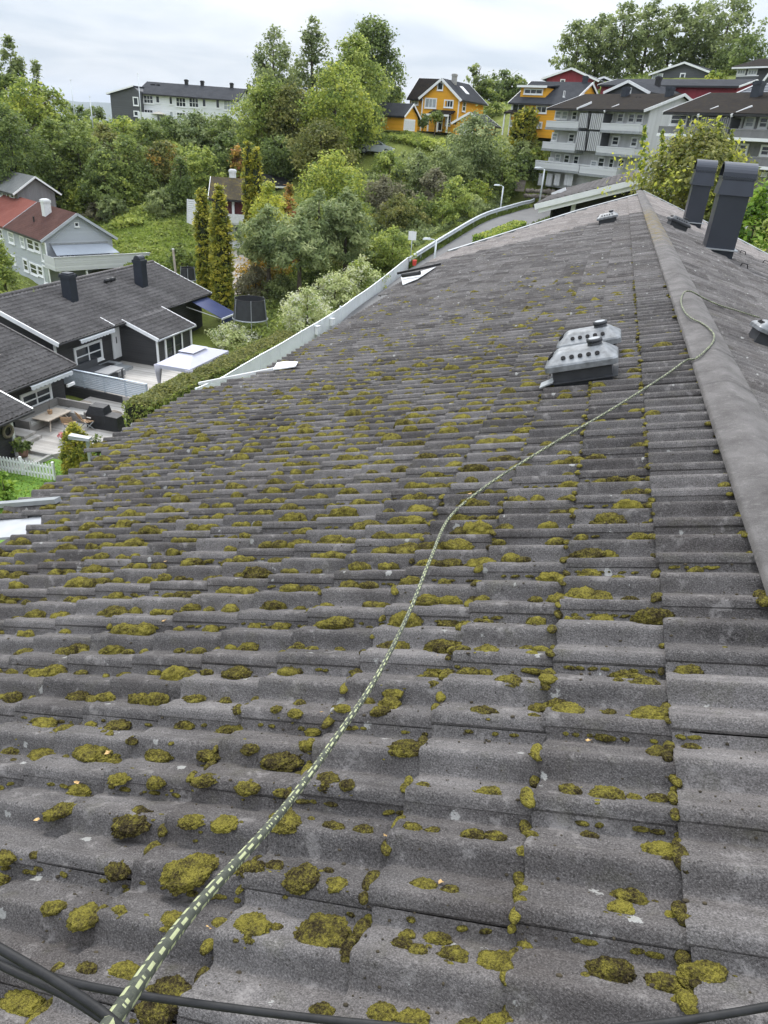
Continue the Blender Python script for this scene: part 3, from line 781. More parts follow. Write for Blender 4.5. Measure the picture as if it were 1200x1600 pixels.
seg = [p for p in RC if 58 < p.y < 90]
grass_strip('roadside_grass', seg, -3.4, -2.25, 5000, .35, 1)
seg2 = [p for p in RC if 60 < p.y < 86]
grass_strip('roadside_grass', seg2, 2.4, 3.4, 4000, .4, 2)
# ---- street lamps
M_POLE = simple('lamp_pole_grey', (0.55, 0.58, 0.60), .45, .3, .08, 2)
def street_lamp(base, h, arm, label, az=0.0):
    o = empty('street_lamp', base, az, label, 'street lamp', 'street lamps along the road')
    MB().tube([(0, 0, 0), (0, 0, h*.5), (0, 0, h)], [.11, .09, .07], 10).build('lamp_post', M_POLE, o, True)
    MB().tube([(0, 0, h-.1), (-arm*.4, 0, h+.06), (-arm, 0, h+.1)], .035, 8).build('lamp_arm', M_POLE, o, True)
    m = MB(); m.hexa([(-arm-.6, -.13, h+.02), (-arm+.05, -.13, h+.02), (-arm+.05, .13, h+.02), (-arm-.6, .13, h+.02)], [(-arm-.5, -.08, h+.16), (-arm, -.09, h+.18), (-arm, .09, h+.18), (-arm-.5, .08, h+.16)])
    m.build('lamp_head', M_POLE, o); return o
def gnd(px, py, D, dz=0.0):
    p = at(px, py, D); return Vector((p.x, p.y, terr(p.x, p.y)+dz))
b = at(779, 347, 86); street_lamp(b, at(803, 291, 86).z-b.z-.1, .45, 'grey street lamp standing at the grassy right edge of the road', .2)
b = at(843, 315, 88); street_lamp(b, at(850, 264, 88).z-b.z, .5, 'grey street lamp by the boulder wall below the grey flats', .2)
b = at(679, 405, 60); street_lamp(b-Vector((0, 0, 1.5)), at(682, 376, 60).z-b.z+1.5, .5, 'short grey lamp post right behind the roof edge, beside the road', .3)
# road sign by the fence end
b = at(641, 409, 61.5); o = empty('road_sign', b, .25, 'white square road sign on a thin pole at the end of the white fence', 'sign')
hs = at(640, 362, 61.5).z-b.z
MB().cyl((0, 0), .035, 0, hs, 8).build('sign_pole', M_GALV, o, True)
MB().box(-.32, .32, -.03, .0, hs-.62, hs+.05).build('sign_plate', M_WHITE, o)
for zz in (hs-.5, hs-.1): MB().box(-.2, .2, .0, .03, zz, zz+.04).build('sign_bracket', M_GALV, o)
M_RED = simple('red_plastic', (0.55, 0.05, 0.035), .5)
rb = empty('grit_bin', at(641, 412, 60.4)+Vector((.35, 0, -.1)), .2, 'small red bin at the foot of the road sign', 'bin')
MB().hexa([(-.2, -.15, 0), (.2, -.15, 0), (.2, .15, 0), (-.2, .15, 0)], [(-.26, -.2, .55), (.26, -.2, .55), (.26, .2, .55), (-.26, .2, .55)]).build('bin_body', M_RED, rb); rb.scale = (.65, .65, .65)
MB().hexa([(-.28, -.22, .55), (.28, -.22, .55), (.28, .22, .55), (-.28, .22, .55)], [(-.22, -.14, .68), (.22, -.14, .68), (.22, .14, .68), (-.22, .14, .68)]).build('bin_lid', M_RED, rb)
# ================================================================== HOUSES
M_GLASS, _nt, _b, _ = new_mat('window_glass')
_b.inputs['Base Color'].default_value = (0.030, 0.036, 0.042, 1); _b.inputs['Roughness'].default_value = 0.06; _b.inputs['Specular IOR Level'].default_value = 0.55
M_CURT = simple('curtained_glass', (0.34, 0.37, 0.39), .15, 0, .25, 1.5, spec=.6)
def roof_mat(name, dark, light, course=.34, spots=None):
    """far concrete roof: course lines as fine relief in object space, blotchy wear"""
    m, nt, b, _ = new_mat(name); P = wpos(nt)
    f = math_n(nt, 'ADD', math_n(nt, 'MULTIPLY', noise_n(nt, P, .8, 6, .65), .5), math_n(nt, 'MULTIPLY', noise_n(nt, P, 7.0, 4, .7), .5))
    c = ramp_n(nt, f, [(.32, dark), (.7, light)])
    if spots: c = mix_n(nt, ramp_n(nt, noise_n(nt, P, 2.6, 6, .75), [(.50, 0.0), (.66, .8)]), c, spots)
    nt.links.new(c, b.inputs['Base Color']); b.inputs['Roughness'].default_value = .9; b.inputs['Specular IOR Level'].default_value = .06
    s = N(nt, 'ShaderNodeSeparateXYZ'); nt.links.new(P, s.inputs[0])
    fr = math_n(nt, 'FRACT', math_n(nt, 'DIVIDE', s.outputs[2], course*.33))
    h = math_n(nt, 'ADD', fr, math_n(nt, 'MULTIPLY', noise_n(nt, P, 9, 3), .6))
    bump_n(nt, b, h, .8, .03); return m
M_RDARK = roof_mat('dark_brown_roof', (.010, .0085, .008), (.028, .0235, .0215), .34, (.036, .028, .015))
M_RSLATE = roof_mat('slate_grey_roof', (.026, .028, .033), (.060, .063, .070))
M_RGREY = roof_mat('weathered_grey_roof', (.10, .105, .105), (.19, .195, .19))
M_RBROWN = roof_mat('brown_tile_roof', (.050, .026, .022), (.105, .056, .048))
M_RSALMON = roof_mat('salmon_tile_roof', (.150, .050, .040), (.225, .088, .070))
M_RMOSS = roof_mat('mossy_roof', (.045, .040, .030), (.09, .075, .055), .34, (.15, .115, .03))
M_TILE_N = roof_mat('neighbour_tile', (.075, .070, .070), (.235, .222, .220))
M_YEL = boards('ochre_boards', (.74, .365, .032), .15, False, .07)
M_RED = M_RED
M_REDW = boards('dark_red_boards', (.23, .034, .045), .16, True, .10)
M_GRL = boards('light_grey_boards', (.48, .485, .495), .18, True, .10)
M_GRLH = boards('light_grey_lap_boards', (.52, .53, .54), .18, False, .10)
M_GRM = boards('mid_grey_boards', (.19, .19, .196), .18, True, .10)
M_GRD = boards('dark_grey_boards', (.048, .048, .050), .15, False, .10)
M_GRDV = boards('slate_boards', (.085, .088, .095), .15, False, .08)
M_WHB = boards('white_boards', (.70, .72, .74), .15, False, .05)
M_BLUEGREY = boards('blue_grey_boards', (.40, .425, .455), .16, False, .06)
M_CONC = simple('concrete', (.30, .295, .28), .85, 0, .18, 1.2, .3, 20, .01)
M_BLACKW = simple('black_paint', (.018, .018, .020), .5, 0, .2, 3)
M_STEEL = simple('chimney_sheet', (.030, .035, .048), .45, .2, .12, 3)

class Bld:
    def __init__(s, name, label, cat, A, B, zb, D, group=None):
        A = Vector((A.x, A.y, zb)); B = Vector((B.x, B.y, zb)); d = B-A
        s.L = d.length; s.D = D; s.rz = math.atan2(d.y, d.x)
        s.root = empty(name, A, s.rz, label, cat, group); s.A = A
        s.u = d.normalized(); s.v = Vector((-s.u.y, s.u.x, 0))
    def loc_ray(s, px, py):
        d = ray(px, py); d = Vector(d); o = -s.A
        return Vector((o.dot(s.u), o.dot(s.v), o.z)), Vector((d.dot(s.u), d.dot(s.v), d.z))
    def hit(s, px, py, face='front', off=0.0):
        o, d = s.loc_ray(px, py)
        if face == 'front': k = (off-o.y)/d.y
        elif face == 'left': k = (off-o.x)/d.x
        else: k = (s.L+off-o.x)/d.x
        p = o+d*k
        return (p.x if face == 'front' else p.y), p.z
    def fbox(s, mb, face, a0, a1, z0, z1, d0, d1, off=0.0):
        if face == 'front': mb.box(a0, a1, off-d1, off-d0, z0, z1)
        elif face == 'left': mb.box(off-d1, off-d0, a0, a1, z0, z1)
        else: mb.box(s.L+off+d0, s.L+off+d1, a0, a1, z0, z1)
    def part(s, name, mb, mat, **k): return mb.build(name, mat, s.root, **k)
    def walls(s, hw, hr, ridge, mat, x0=0.0, x1=None, y0=0.0, y1=None, z0=0.0, name='wall'):
        x1 = s.L if x1 is None else x1; y1 = s.D if y1 is None else y1; m = MB()
        if ridge == 'x': m.prism([(y0, z0), (y1, z0), (y1, hw), ((y0+y1)/2, hw+hr), (y0, hw)], 0, x0, x1)
        else: m.prism([(x0, z0), (x1, z0), (x1, hw), ((x0+x1)/2, hw+hr), (x0, hw)], 1, y0, y1)
        return s.part(name, m, mat)
    def roof(s, hw, hr, ridge, mat, barge=None, x0=0.0, x1=None, y0=0.0, y1=None, oe=.5, og=.4, t=.16, bw=.22):
        x1 = s.L if x1 is None else x1; y1 = s.D if y1 is None else y1
        if ridge == 'x': lo, hi, g0, g1 = y0, y1, x0-og, x1+og
        else: lo, hi, g0, g1 = x0, x1, y0-og, y1+og
        mid = (lo+hi)/2; sl = hr/(mid-lo); ze = hw-sl*oe+.05; zr = hw+hr+.05
        def P(a, g, z): return (g, a, z) if ridge == 'x' else (a, g, z)
        m = MB()
        for e, sg in ((lo-oe, 1), (hi+oe, -1)):
            b = [P(e, g0, ze), P(e, g1, ze), P(mid, g1, zr), P(mid, g0, zr)]
            tt = [(p[0], p[1], p[2]+t) for p in b]
            m.hexa(b, tt) if (sg == 1) == (ridge == 'x') else m.hexa(b[::-1], tt[::-1])
        r = s.part('roof', m, mat)
        if barge is not None:
            for g in (g0-.025, g1+.025):
                bm_ = MB()
                for e in (lo-oe-.02, hi+oe+.02):
                    z_ = ze-sl*.02
                    bm_.beam(P(e, g, z_+t-bw/2+.02), P(mid, g, zr+t-bw/2+.02), .045, bw, (0, 0, 1))
                s.part('barge_board', bm_, barge)
            for e in (lo-oe, hi+oe):
                s.part('gutter', MB().beam(P(e, g0+.05, ze+t/2-.03), P(e, g1-.05, ze+t/2-.03), .07, .17), M_BLACKW if barge is not M_BLACKW else M_WHITE)
        return r
    def window(s, face, a0, a1, z0, z1, nv=1, nh=1, off=0.0, frame=None, glass=None, trim=.10, name='window'):
        m = MB(); fr = frame or M_WHITE; f = lambda A0, A1, Z0, Z1, d0, d1: s.fbox(m, face, A0, A1, Z0, Z1, d0, d1, off)
        f(a0, a0+trim, z0, z1, .002, .07); f(a1-trim, a1, z0, z1, .002, .07)
        f(a0+trim, a1-trim, z1-trim, z1, .002, .066); f(a0+trim, a1-trim, z0, z0+trim, .002, .066)
        w_, h_ = a1-a0-2*trim, z1-z0-2*trim
        for i in range(1, nv):
            q = a0+trim+w_*i/nv; f(q-.035, q+.035, z0+trim, z1-trim, .002, .060)
        for i in range(1, nh):
            q = z0+trim+h_*i/nh; f(a0+trim, a1-trim, q-.03, q+.03, .002, .054)
        f(a0-.04, a1+.04, z0-.05, z0-.002, .002, .12)
        o = s.part(name, m, fr)
        g = MB(); s.fbox(g, face, a0+trim, a1-trim, z0+trim, z1-trim, .004, .022, off)
        g.build('pane', glass or (M_CURT if random.Random(int(a0*97+z0*31)).random() < .28 else M_GLASS), o); return o
    def win_px(s, face, x0, y0, x1, y1, nv=1, nh=1, off=0.0, **k):
        ym, xm = (y0+y1)/2, (x0+x1)/2
        a0, a1 = s.hit(x0, ym, face, off)[0], s.hit(x1, ym, face, off)[0]
        z1, z0 = s.hit(xm, y0, face, off)[1], s.hit(xm, y1, face, off)[1]
        if a0 > a1: a0, a1 = a1, a0
        return s.window(face, a0, a1, z0, z1, nv, nh, off, trim=k.pop('trim', min(.15, (a1-a0)*.18)), **k)
    def chimney(s, x, y, z0, z1, w=.6, d=.6, mat=None, cowl=False):
        m = MB().box(x-w/2, x+w/2, y-d/2, y+d/2, z0, z1).box(x-w/2-.05, x+w/2+.05, y-d/2-.05, y+d/2+.05, z1-.22, z1-.02)
        o = s.part('chimney', m, mat or M_STEEL)
        c = MB()
        if cowl:
            n = 8; pts = [(math.cos(math.pi*i/n)*d*.42, z1-.04+math.sin(math.pi*i/n)*d*.5) for i in range(n+1)]
            c.prism([(y+p, q) for p, q in pts], 0, x-w*.5, x+w*.5)
        else: c.box(x-w*.42, x+w*.42, y-d*.42, y+d*.42, z1-.01, z1+.06)
        c.build('chimney_cap', mat or M_STEEL, o); return o
Zf = lambda ox, oy, k: (lambda x, y: (ox+x/k, oy+y/k))
def zw(b, Z, face, x0, y0, x1, y1, *a, **k):
    p = Z(x0, y0); q = Z(x1, y1); return b.win_px(face, p[0], p[1], q[0], q[1], *a, **k)

# ---- neighbour tile roofs with real courses and waves (about 45 m away)
def wavy_slope(x0, x1, eave, ridge_, course=.335, wl=.30, amp=.036, step=.03):
    """tiled slope between eave (y,z) and ridge (y,z), running x0..x1 in the house frame"""
    Lu = x1-x0; sv = Vector((0, ridge_[0]-eave[0], ridge_[1]-eave[1])); Ls = sv.length; sv.normalize()
    nrm = Vector((0, -sv.z, sv.y)) if sv.y > 0 else Vector((0, sv.z, -sv.y))
    nu = int(Lu/wl*8); nc = max(1, int(round(Ls/course))); cs = Ls/nc
    us = np.linspace(0, Lu, nu+1); rowsv = []
    for c in range(nc): rowsv += [(c*cs, step, c), (c*cs+.004, step+.012, c), ((c+1)*cs-.001, .0, c)]
    V = []; rr = random.Random(int(x0*7+Ls*3))
    for (sd, lift, c) in rowsv:
        jig = [rr.uniform(-.004, .004) for _ in range(int(Lu/.3)+2)]
        for u in us:
            ti = int(u/.3); fr = (u % .3)
            n_ = lift+amp*math.cos(2*math.pi*(u % wl)/wl)+jig[ti]-(.034 if fr > .255 else 0)
            V.append((x0+u, eave[0]+sv.y*sd+nrm.y*n_, eave[1]+sv.z*sd+nrm.z*n_))
    n = nu+1; F = []
    for r in range(len(rowsv)-1):
        for j in range(nu): F.append((r*n+j, r*n+j+1, (r+1)*n+j+1, (r+1)*n+j))
    return V, F
def add_wavy(b, x0, x1, eave, ridge_, mat=None, name='tile_slope'):
    V, F = wavy_slope(x0, x1, eave, ridge_)
    if ridge_[0] < eave[0]: F = [f[::-1] for f in F]
    return tag(link(name, mesh_np(name, V, np.array(F), mat or M_TILE_N, True), b.root), kind='stuff')

# A: dark grey neighbour, upper unit
ZA, ZB = -13.6, -14.0
Z6, Z8 = Zf(0, 400, 3), Zf(0, 560, 3.75)
HA = Bld('neighbour_house', 'dark grey timber house with two navy chimneys and a white deck door', 'house', Vector((-27.75, 31.9, 0)), Vector((-27.75, 47.7, 0)), ZA, 8.2)
eA, rA = (-.65, ZA*-1-11.05), (4.05, -ZA-9.35)
HA.walls(eA[1]+.14, rA[1]-eA[1]-.28, 'x', M_GRD)
for nm, seg in (('roof_deck', [(-.3, 16.1)]),):
    m = MB(); sl_ = (rA[1]-eA[1])/(rA[0]-eA[0])
    m.prism([(eA[0], eA[1]-.16), (rA[0], rA[1]-.16), (2*rA[0]-eA[0], eA[1]-.16), (2*rA[0]-eA[0], eA[1]-.04), (rA[0], rA[1]-.04), (eA[0], eA[1]-.04)], 0, -.35, 16.05)
    HA.part(nm, m, M_DECK)
add_wavy(HA, -.4, 16.1, eA, rA); add_wavy(HA, -.4, 16.1, (2*rA[0]-eA[0], eA[1]), rA)
HA.part('ridge_cap', MB().tube([(-.42, rA[0], rA[1]+.02), (16.12, rA[0], rA[1]+.02)], .11, 10), M_TILE_N, smooth=True)
for gx_ in (-.42, 16.12):
    m = MB(); m.beam((gx_, eA[0]-.03, eA[1]-.06), (gx_, rA[0], rA[1]-.06), .05, .24); m.beam((gx_, 2*rA[0]-eA[0], eA[1]-.06), (gx_, rA[0], rA[1]-.06), .05, .24); HA.part('barge_board', m, M_WHITE)
HA.part('gutter', MB().tube([(-.4, eA[0]-.05, eA[1]-.06), (5.6, eA[0]-.05, eA[1]-.06)], .06, 8), M_BLACKW, smooth=True)
HA.part('gutter', MB().tube([(9.95, eA[0]-.05, eA[1]-.06), (16.1, eA[0]-.05, eA[1]-.06)], .06, 8), M_BLACKW, smooth=True)
# porch extension
e2 = (-2.85, eA[1]-sl_*2.2)
add_wavy(HA, 5.6, 9.9, e2, (eA[0]+.12, eA[1]+.06))
m = MB(); m.hexa([(5.62, e2[0], e2[1]-.16), (9.88, e2[0], e2[1]-.16), (9.88, eA[0], eA[1]-.16), (5.62, eA[0], eA[1]-.16)], [(5.62, e2[0], e2[1]-.03), (9.88, e2[0], e2[1]-.03), (9.88, eA[0], eA[1]-.03), (5.62, eA[0], eA[1]-.03)]); HA.part('porch_roof_deck', m, M_DECK)
for gx_ in (5.58, 9.93):
    HA.part('barge_board', MB().beam((gx_, e2[0]-.03, e2[1]-.05), (gx_, eA[0]+.25, eA[1]+.03), .05, .22), M_WHITE)
HA.part('barge_board', MB().beam((4.45, eA[0]-.03, eA[1]-.05), (4.45, eA[0]+.9, eA[1]+.28), .05, .2), M_WHITE)
HA.part('gutter', MB().tube([(5.55, e2[0]-.06, e2[1]-.06), (9.95, e2[0]-.06, e2[1]-.06)], .065, 8), M_GREYM, smooth=True)
m = MB(); m.hexa([(5.75, -2.6, 0), (9.75, -2.6, 0), (9.75, -.02, 0), (5.75, -.02, 0)], [(5.75, -2.6, e2[1]-.12), (9.75, -2.6, e2[1]-.12), (9.75, -.02, eA[1]-.02), (5.75, -.02, eA[1]-.02)]); HA.part('porch_wall', m, M_GRD)
for q in (5.75, 6.65, 7.6, 8.55, 9.7): HA.part('porch_post', MB().box(q-.07, q+.07, -2.68, -2.605, 0, e2[1]-.14), M_WHITE)
for q in (6.7, 7.65): HA.window('front', q+.02, q+.82, .25, e2[1]-.3, 1, 2, -2.6, trim=.06, frame=M_GRD)
HA.part('corner_board', MB().box(-.07, .07, -.07, -.002, 0, eA[1]-.1), M_WHITE)
zw(HA, Z6, 'front', 345, 408, 480, 508, 2, 2, glass=M_GLASS)
p0, p1 = HA.hit(*Z6(525, 415))[0], HA.hit(*Z6(588, 415))[0]
dr = MB(); HA.fbox(dr, 'front', p0, p0+.12, .3, 2.35, .002, .08); HA.fbox(dr, 'front', p1-.12, p1, .3, 2.35, .002, .08); HA.fbox(dr, 'front', p0+.12, p1-.12, 2.23, 2.35, .002, .078); HA.fbox(dr, 'front', p0+.12, p1-.12, .3, 2.23, .002, .05)
dr = HA.part('door', dr, M_WHITE); g = MB(); HA.fbox(g, 'front', p0+.35, p0+.45, 1.2, 1.6, .05, .056); g.build('door_handle', M_BLACKW, dr)
HA.chimney(HA.hit(*Z6(330, 205))[0]*0+4.75, 2.4, 2.9, 5.15, .62, .62); HA.chimney(11.45, 2.0, 2.9, 5.2, .62, .62, cowl=True)
m = MB()
for q in (9.05, 9.55): m.tube([(q, 3.15, 3.7), (q, 3.0, 4.05), (q+.02, 2.7, 4.12)], [.14, .15, .13], 8)
HA.part('roof_vent', m, M_BLACKP, smooth=True)
# B: lower, nearer unit
HB = Bld('neighbour_house', 'dark grey timber house with a scalloped valance, behind the grey corner sofa', 'house', Vector((-26.0, 17.0, 0)), Vector((-26.0, 30.2, 0)), ZB, 8.0)
eB, rB = (-.75, -ZB-11.65), (4.2, -ZB-9.95)
HB.walls(eB[1]+.14, rB[1]-eB[1]-.28, 'x', M_GRD)
m = MB(); m.prism([(eB[0], eB[1]-.16), (rB[0], rB[1]-.16), (2*rB[0]-eB[0], eB[1]-.16), (2*rB[0]-eB[0], eB[1]-.04), (rB[0], rB[1]-.04), (eB[0], eB[1]-.04)], 0, -.3, 13.35); HB.part('roof_deck', m, M_DECK)
add_wavy(HB, -.3, 13.4, eB, rB); add_wavy(HB, -.3, 13.4, (2*rB[0]-eB[0], eB[1]), rB)
HB.part('verge_tiles', MB().beam((13.42, eB[0], eB[1]-.02), (13.42, rB[0], rB[1]-.02), .08, .2), M_TILE_N)
HB.part('gutter', MB().tube([(-.3, eB[0]-.06, eB[1]-.06), (13.4, eB[0]-.06, eB[1]-.06)], .065, 8), M_BLACKW, smooth=True)
zw(HB, Z8, 'front', 115, 178, 305, 285, 2, 2, glass=M_GLASS)
# C: nearest unit at the left edge
HC = Bld('neighbour_house', 'dark grey timber house corner with white posts and a wreath at the left edge', 'house', Vector((-23.9, 10.0, 0)), Vector((-23.9, 24.1, 0)), ZB-.1, 8.0)
eC, rC = (-.95, -HC.A.z-11.8), (4.0, -HC.A.z-10.1)
HC.walls(eC[1]+.16, rC[1]-eC[1]-.3, 'x', M_GRD)
m = MB(); m.prism([(eC[0], eC[1]-.16), (rC[0], rC[1]-.16), (2*rC[0]-eC[0], eC[1]-.16), (2*rC[0]-eC[0], eC[1]-.04), (rC[0], rC[1]-.04), (eC[0], eC[1]-.04)], 0, -.3, 14.4); HC.part('roof_deck', m, M_DECK)
add_wavy(HC, -.3, 14.45, eC, rC)
HC.part('verge_tiles', MB().beam((14.47, eC[0], eC[1]-.02), (14.47, rC[0], rC[1]-.02), .08, .2), M_GREYM)
HC.part('gutter', MB().tube([(-.3, eC[0]-.06, eC[1]-.06), (14.45, eC[0]-.06, eC[1]-.06)], .065, 8), M_BLACKW, smooth=True)
for q in (10.9, 12.6, 14.05): HC.part('corner_board', MB().box(q-.07, q+.07, -.075, -.002, 0, eC[1]-.05), M_WHITE)
a, z = HC.hit(*Z8(38, 425))
pts = [(a+.27*math.cos(t*.5236), -.06, z+.27*math.sin(t*.5236)) for t in range(13)]
o = empty('wreath', HC.A+HC.u*a+HC.v*-.0+Vector((0, 0, z)), HC.rz, 'round twig wreath hanging on the dark wall at the left edge', 'wreath')
MB().tube([(p[0]-a, p[1]-.02, p[2]-z) for p in pts], .07, 8, False).build('twig_ring', simple('twigs', (.20, .17, .13), .9, 0, .4, 40, .8, 60, .02), o, True)
MB().box(-.01, .01, -.06, -.03, .27, .5).build('hanger', M_WHITE, o)

# red/brown roofed grey house
Z5 = Zf(0, 240, 4)
C0 = Vector((-46.8, 54.4, 0)); uu = Vector((.491, .871, 0))
H2 = Bld('terrace_house', 'pale blue-grey two-storey house with brown and salmon roof and a big balcony', 'house', C0, C0+uu*6.2, -15.4, 17.0)
hw = -9.95+15.4; hr = H2.hit(*Z5(475, 385))[1]-hw
H2.walls(hw, hr, 'y', M_BLUEGREY, y1=17)
H2.roof(hw, hr, 'y', M_RBROWN, M_BLUEGREY, y0=0, y1=8.2, og=.35, oe=.35)
H2.roof(hw, hr, 'y', M_RSALMON, None, y0=8.9, y1=16.6, og=.35, oe=.35)
for r in ((0,470,20,535),(55,490,90,560),(130,515,155,585),(172,530,213,603),(217,547,250,615),(70,635,100,690),(150,660,178,735),(192,685,235,757),(238,700,270,765)): zw(H2, Z5, 'left', *r, 1, 2)
zw(H2, Z5, 'left', 258, 555, 295, 675, 1, 1, name='balcony_door'); zw(H2, Z5, 'left', 275, 705, 315, 815, 1, 1, name='ground_door')
zw(H2, Z5, 'front', 463, 428, 492, 458, 1, 1)
zw(H2, Z5, 'front', 362, 588, 400, 655, 1, 1); zw(H2, Z5, 'front', 405, 592, 470, 655, 2, 1)
bz = H2.hit(*Z5(600, 722), 'front', -2.36)[1]+.25; bt = H2.hit(*Z5(600, 641), 'front', -2.36)[1]
m = MB(); m.box(-.1, H2.L+2.4, -2.3, 0, bz-.2, bz); H2.part('balcony_floor', m, M_GREYM)
for nm, bx_ in (('balcony_panel', (-.1, H2.L+2.4, -2.36, -2.3)), ('balcony_panel', (-.16, -.1, -2.3, 0)), ('balcony_panel', (H2.L+2.4, H2.L+2.46, -2.3, 0))):
    H2.part(nm, MB().box(*bx_, bz-.25, bt), M_GRLH)
H2.part('hand_rail', MB().box(-.18, H2.L+2.48, -2.4, -2.28, bt+.01, bt+.08), M_GRLH)
for q in (.3, 2.6, 5.2, 7.9): H2.part('balcony_post', MB().box(q-.07, q+.07, -2.2, -2.06, 0, bz-.2), M_WHITEW)
m = MB(); m.hexa([(.35, -1.7, 4.35), (6.0, -1.7, 4.35), (5.6, 0, 5.0), (.6, 0, 5.0)], [(.35, -1.7, 4.39), (6.0, -1.7, 4.39), (5.6, 0, 5.04), (.6, 0, 5.04)])
tag(H2.part('awning_cloth', m, simple('grey_awning', (.26, .29, .33), .8, 0, .06, 1)), None)
H2.part('awning_box', MB().box(.5, 5.7, -.16, -.005, 5.0, 5.15), M_GREYM)
H2.chimney(2.2, 4.2, hw+hr-.8, hw+hr+.85, .62, .75, M_WHITEW)
m = MB().cyl((1.1, 4.6), .07, hw+.5, hw+1.35, 8); H2.part('vent_pipe', m, M_BLACKP)
# patio grill on the balcony
g = empty('balcony_grill', H2.A+H2.u*4.9+H2.v*-1.0+Vector((0, 0, bz)), H2.rz, 'black grill standing on the grey balcony of the blue-grey house', 'grill')
MB().box(-.3, .3, -.2, .2, .1, .62).build('grill_cart', M_BLACKP, g); MB().prism([(-.25, .64), (.25, .64), (.22, .86), (0, .95), (-.22, .86)], 0, -.38, .38).build('grill_lid', M_BLACKP, g)
# far-left grey house
p = at(26, 300, 85); H3 = Bld('timber_house', 'small weathered grey house with pale ridge roof at the far left', 'house', Vector((p.x, p.y, 0)), Vector((p.x, p.y, 0))+uu*3.7, p.z-2.6, 9.0)
hr = max(.9, H3.hit(*Z5(245, 155))[1]-2.6)
H3.walls(2.6, hr, 'y', M_GRM, z0=-5); H3.roof(2.6, hr, 'y', M_RGREY, M_WHITE, bw=.16)
zw(H3, Z5, 'left', 0, 225, 16, 270, 1, 1); zw(H3, Z5, 'left', 42, 232, 66, 285, 1, 1); zw(H3, Z5, 'left', 68, 238, 90, 283, 1, 1)
H3.chimney(2.4, 7.0, 3.0, 2.6+hr+.8, .5, .5, M_BLACKW)

# white flats on the skyline
Z1 = Zf(0, 0, 3); Z1b = Zf(160, 100, 5)
zb = -1.6
H4 = Bld('apartment_block', 'long white two-storey flats with dark roof on the skyline behind the forest', 'apartment building', at(221, 190, 138), at(371, 190, 133), zb, 9.5)
hw = H4.hit(300, 152)[1]; o_, d_2 = H4.loc_ray(310, 135.5); kk = (4.75-o_.y)/d_2.y; hr = (o_+d_2*kk).z-hw
H4.walls(hw, hr, 'x', M_WHB); H4.roof(hw, hr, 'x', M_RSLATE, M_RSLATE, og=.3)
for r, nv in (((320,240,400,312),3),((415,245,450,308),1),((520,252,550,318),1),((572,258,655,338),3),((674,262,755,343),3),((778,270,812,338),1),((885,276,918,348),1),((945,283,1030,365),3),((325,352,400,408),3),((525,368,555,418),1),((578,375,655,432),3),((678,382,758,440),3)): zw(H4, Z1b, 'front', *r, nv, 2 if nv == 3 else 1, frame=M_WHITE)
for q in (578, 703, 935, 1070):
    a, _z = H4.hit(*Z1b(q, 200)); H4.chimney(a*1.02, 4.75, hw+hr-.2, hw+hr+.85, .5, .5, M_BLACKW)
p0 = H4.hit(*Z1b(450, 330))[0]; H4.part('balcony_panel', MB().box(.1, p0, -1.6, -1.54, 1.3, 2.4), M_WHB); H4.part('balcony_floor', MB().box(.1, p0, -1.55, -.002, 1.15, 1.3), M_CONC)
m = MB(); a, z = H4.hit(*Z1b(440, 375), 'front', -1.0); m.hexa([(a-1.3, -1.6, z-.15), (a+1.2, -1.6, z+.1), (a+1.2, -.3, z+.1), (a-1.3, -.3, z-.15)], [(a-1.3, -1.6, z-.11), (a+1.2, -1.6, z+.14), (a+1.2, -.3, z+.14), (a-1.3, -.3, z-.11)])
pr = empty('parasol', H4.A+H4.u*a+H4.v*-1.0+Vector((0, 0, 1.3)), H4.rz, 'pale open parasol on the terrace of the white flats', 'parasol')
MB().cyl((0, 0), .03, 0, z-1.25, 8).build('parasol_pole', M_WHITE, pr); MB().cyl((0, 0), 1.25, z-1.6, z-1.2, 10, .05).build('parasol_canopy', simple('parasol_cloth', (.45, .42, .36), .8), pr)
H5 = Bld('slate_house', 'slate grey house with a sloping white-edged roof at the left end of the white flats', 'house', at(176, 190, 139), at(220, 190, 136.5), zb, 9.0)
zl, zr_ = H5.hit(*Z1b(70, 236))[1], H5.hit(*Z1b(270, 182))[1]
H5.part('wall', MB().prism([(0, 0), (H5.L-.02, 0), (H5.L-.02, zr_-.5), (H5.L*.86, zr_), (0, zl)], 1, 0, 9), M_GRDV)
m = MB(); m.hexa([(-.5, -.3, zl-.1), (H5.L*.87, -.3, zr_+.05), (H5.L*.87, 9.3, zr_+.05), (-.5, 9.3, zl-.1)], [(-.5, -.3, zl+.06), (H5.L*.87, -.3, zr_+.2), (H5.L*.87, 9.3, zr_+.2), (-.5, 9.3, zl+.06)]); H5.part('roof', m, M_RSLATE)
H5.part('barge_board', MB().beam((-.5, -.34, zl+.02), (H5.L*.87, -.34, zr_+.16), .05, .2), M_WHITE)
zw(H5, Z1b, 'front', 240, 257, 283, 327, 1, 1); zw(H5, Z1b, 'front', 245, 365, 290, 410, 1, 1)
for q in (285, 300, 335): H5.chimney(H5.hit(*Z1b(q, 200))[0]-.3, 5, zr_-.3, zr_+.75, .4, .4, M_BLACKW)
